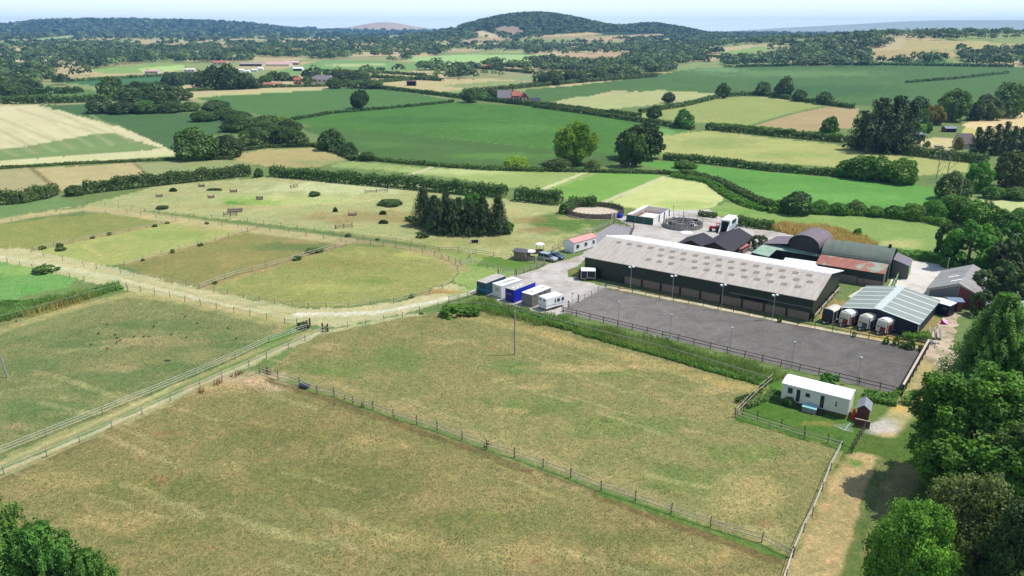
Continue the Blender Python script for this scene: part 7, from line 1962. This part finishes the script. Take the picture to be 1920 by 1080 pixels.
fence('white taped divider fence across the two big front paddocks', [(487, 699), (522, 712), (562, 722), (595, 737), (627, 743), (662, 757), (700, 768), (738, 783), (782, 796), (820, 808), (866, 825), (913, 842), (965, 858), (1018, 877), (1070, 896), (1127, 920), (1191, 940), (1258, 963), (1332, 988), (1428, 1017), (1485, 1046)], exact=True, h=1.35, rails=(.5, 1.0), rail_t=(.04, .10), postm=POSTD, railm=RAILP)
fence('white fence along the mown way from the garden corner to the bottom edge', [(1578, 842), (1557, 883), (1542, 920), (1523, 967), (1507, 997), (1487, 1044), (1474, 1085), (1455, 1140)], exact=True, rails=(.6, 1.1), rail_t=(.04, .09))
fence('pale rail fence in front of the garden of the cream mobile home', [(1382, 783), (1440, 802), (1510, 823), (1578, 842)], 4, 1.15, (.5, 1.0), TIM, railm=RAILP)
fence('dark post and wire fence just inside the pale garden rail', [(1392, 778), (1420, 788), (1464, 802), (1508, 817), (1552, 831), (1597, 850)], 3.2, 1.45, (.7,), (.03, .06), POSTD, POSTD, exact=True)
fence('high white double rail gate fence left of the cream mobile home', [(1378, 783), (1398, 762), (1417, 742), (1447, 717)], 2.5, 1.6, (.7, 1.4), TIM, POSTD, RAILP)
fence('short timber fence from the brown shed to the garden corner', [(1597, 850), (1610, 826), (1620, 808)], 1.4, 1.5, (.5, .9, 1.3), TIM, POSTD, POSTD)
fence('white taped fence on the left of the west lane', [(-30, 868), (20, 848), (108, 812), (235, 761), (340, 717), (426, 681), (507, 642), (536, 632), (575, 621)], 7.0, 1.35, (.55, .95, 1.3), (.025, .05))
fence('white taped fence on the right of the west lane', [(-25, 905), (8, 890), (88, 857), (150, 830), (211, 804), (267, 777), (320, 752), (376, 728), (417, 709), (467, 687), (500, 672), (541, 654), (572, 640), (610, 622)], exact=True, h=1.3, rails=(.6, 1.1), rail_t=(.025, .05))
fence('taped fence below the white grit track, from gate to bank', [(612, 623), (652, 615), (686, 609), (720, 601), (755, 596), (787, 587), (822, 578)], exact=True, rails=(.9,), rail_t=(.02, .05))
fence('grey rail fence below the weedy bank', [(830, 580), (896, 574), (966, 589), (1050, 610), (1157, 638), (1226, 655), (1294, 674), (1340, 688), (1440, 718)], 5, 1.15, (1.0,), (.04, .08), railm=M('grey_rail', (168, 168, 160)))
fence('wire fence along the south side of the main sandy track', [(240, 546), (264, 547), (290, 552), (319, 559), (347, 566), (377, 573), (406, 579), (439, 587), (469, 592), (500, 601), (534, 607), (557, 610)], exact=True, rails=(.9,), rail_t=(.015, .025), railm=POSTW, h=1.4)
fence('grey pipe rail fence in front of the west grassy bank', [(-20, 608), (15, 598), (55, 589), (110, 574), (170, 556), (237, 540)], 6, 1.2, (.55, 1.1), (.05, .08), railm=M('grey_rail', (168, 168, 160)))
fence('wire fence of the bright green west field', [(-10, 488), (20, 494), (55, 502), (85, 510), (105, 516), (122, 520), (158, 528)], 4.5, 1.3, (.9,), (.015, .025), railm=POSTW)
fence('taped fence on the north side of the sandy track', [(60, 474), (82, 481), (118, 489), (157, 499), (181, 504), (226, 513), (252, 517), (301, 526), (324, 531), (349, 537), (374, 542)], exact=True, rails=(.5, .95), rail_t=(.02, .04))
fence('white railed fence curving round the oval paddock', [(374, 542), (402, 547), (427, 552), (457, 558), (487, 564), (515, 569), (548, 576), (579, 578), (612, 578), (654, 577), (695, 572), (738, 569), (772, 559), (805, 553), (830, 541), (850, 528), (860, 514), (862, 499), (854, 494), (841, 489), (829, 485), (815, 479), (792, 474), (769, 469), (742, 464), (718, 461), (695, 458), (670, 454), (649, 459)], exact=True, h=1.25, rails=(.5, 1.0), rail_t=(.03, .06), railm=RAILP)
fence('timber railed divider between the oval paddock and the third paddock', [(374, 541), (440, 517), (502, 502), (555, 486), (576, 480), (629, 465), (649, 459)], 3.6, 1.25, (.5, 1.0), TIM, railm=RAILP)
fence('white taped divider between the second and third paddocks', [(234, 498), (263, 489), (351, 464), (399, 456), (444, 439), (482, 429)], 5, 1.2, (.5, .95), (.03, .06), railm=RAILP)
fence('white taped divider between the first and second paddocks', [(62, 469), (82, 465), (146, 453), (260, 431), (330, 414)], 5, 1.2, (.5, .95), (.03, .06), railm=RAILP)
fence('wire fence on the lower side of the upper track', [(-20, 425), (17, 417), (72, 410), (101, 408), (127, 405), (156, 403), (187, 402), (236, 400), (272, 406), (304, 410), (332, 413), (374, 417), (407, 422), (444, 426), (461, 435), (502, 433), (540, 437), (582, 444), (602, 447), (640, 454)], 6, 1.3, (.9,), (.015, .03), railm=POSTW)
fence('wire fence on the upper side of the upper track', [(165, 384), (205, 386), (292, 401), (336, 405), (375, 408), (450, 414), (534, 426), (576, 433), (605, 437), (625, 440)], 6, 1.3, (.9,), (.015, .03), railm=POSTW)
fence('wire fence on the west end of the upper track', [(-20, 414), (60, 403), (120, 391), (162, 384)], 6, 1.3, (.9,), (.015, .03), railm=POSTW)
fence('timber rail fence between the course and the small green paddock', [(625, 441), (708, 452), (759, 457), (787, 464), (815, 472), (845, 471), (872, 473), (902, 478), (931, 482), (960, 486)], 5, 1.3, (.55, 1.05), (.03, .07), railm=M('grey_timber_rail', (150, 144, 128)))
fence('railed fence on the west side of the small green paddock', [(862, 500), (890, 496), (930, 506), (965, 514)], 4, 1.25, (.6, 1.1), TIM, railm=RAILP)
fence('small return fence at the oval paddock corner', [(864, 497), (885, 492), (880, 482), (886, 476)], 4, 1.2, (.6, 1.0), TIM, railm=RAILP)
fence('dark post and rail fence along the yard side of the small green paddock', [(968, 517), (984, 512), (1000, 505), (1010, 502), (1028, 496), (1002, 494), (985, 491)], 2.4, 1.35, (.5, .9, 1.25), TIM, POSTD, M('grey_timber_rail', (150, 144, 128)))
fence('grey timber fence from the mobile home up to the menage corner', [(1035, 472), (1060, 460), (1090, 447), (1120, 433), (1150, 420)], 3, 1.4, (.5, .9, 1.3), TIM, POSTW, M('grey_timber_rail', (150, 144, 128)))
fence('dark rail fence round the far end of the small grey menage', [(1151, 420), (1170, 424), (1190, 428), (1182, 446)], 2.2, 1.5, (.6, 1.0, 1.4), TIM, POSTD, POSTD)
fence('low rail fence between the cars and the pink roofed mobile home', [(1014, 484), (1030, 478), (1050, 473)], 2.2, 1.2, (.6, 1.0), TIM, POSTW, M('grey_timber_rail', (150, 144, 128)))
fence('dark rail fence along the near side of the riding arena', [(1056, 587), (1128, 605), (1250, 635), (1400, 672), (1560, 710), (1690, 742)], 3.0, 1.3, (.6, 1.15), (.04, .10), POSTD, POSTD)
fence('dark rail fence along the barn side of the riding arena', [(1136, 540), (1250, 562), (1400, 590), (1560, 622), (1736, 656)], 3.0, 1.3, (.6, 1.15), (.04, .10), POSTD, POSTD)
fence('rail fence with pale kick board at the short yard end of the arena', [(1054, 585), (1080, 571), (1106, 556), (1134, 540)], 3.0, 1.2, (.1, .6, 1.05), (.05, .14), POSTD, BOARDP)
fence('taped lane fence by the corner gate of the west field', [(545, 628), (560, 622), (575, 617)], 3, 1.2, (.6, 1.0), (.02, .05))
fence('fence of the pen joining the teal box to the track', [(842, 568), (866, 562), (893, 553)], 2.5, 1.4, (.5, .9, 1.3), TIM, POSTD, RAILP)
# tall board wall of the arena with white capping
a, b = P(1690, 741), P(1738, 655)
o, hd, L = frame(a, b)
th = thing('board_wall', 'tall dark board wall with white capping at the right end of the arena', 'wall', o, hd)
MB().box(0, L, -.06, 0, .02, 1.75).build('board_panel', M('dark_pen_boards', (76, 68, 62)), th)
MB().box(-.1, L + .1, -.2, .12, 1.753, 1.84).build('capping', RAILP, th)
for k in range(9): MB().box(k * L / 8 - .07, k * L / 8 + .07, -.2, -.062, 0, 1.75).build('post', POSTD, th)
# gates
def gate(label, a, b, m, h=1.2, bars=5):
    o, hd, L = frame(a, b); th = thing('field_gate', label, 'gate', o, hd)
    mb = MB()
    for k in range(bars): mb.tube((.1, 0, .25 + k * (h - .3) / (bars - 1)), (L - .1, 0, .25 + k * (h - .3) / (bars - 1)), .025, n=6)
    for x0 in (.1, L / 2, L - .1): mb.tube((x0, 0, .25), (x0, 0, h - .05), .025, n=6)
    mb.tube((.1, .01, .25), (L / 2, .01, h - .05), .02, n=6)
    mb.build('bars', m, th)
    for x0 in (-.1, L + .1): MB().box(x0 - .1, x0 + .1, -.1, .1, 0, h + .25).build('post', POSTD, th)
gate('galvanised gate open beside the teal box at the green paddock', P(935, 516), P(967, 517), STEEL, 1.3)
gate('small timber gate with dark shrub at the track junction', P(576, 615), P(581, 612), POSTD, 1.3)
gate('small timber gate at the corner of the middle paddock', P(606, 621), P(614, 622), POSTW, 1.3)
gate('galvanised gate at the arena corner by the caravan', P(1066, 578), P(1084, 567), STEEL, 1.3)

# ------------------------------------------------------------------ haze
hz = bpy.data.meshes.new('haze')
b_ = MB().box(-7600, 7600, -60, 10600, -2, 215); hz.from_pydata(b_.v, [], b_.f); hz.update()
hm = bpy.data.materials.new('haze_air'); hm.use_nodes = True
nt = hm.node_tree; nt.nodes.remove(nt.nodes['Principled BSDF'])
vol = nt.nodes.new('ShaderNodeVolumePrincipled')
vol.inputs['Color'].default_value = (.26, .54, 1.0, 1); vol.inputs['Density'].default_value = HAZE
vol.inputs['Anisotropy'].default_value = 0.0
nt.links.new(vol.outputs[0], nt.nodes['Material Output'].inputs['Volume'])
hz.materials.append(hm)
hzo = tag(link('haze', hz), kind='stuff')
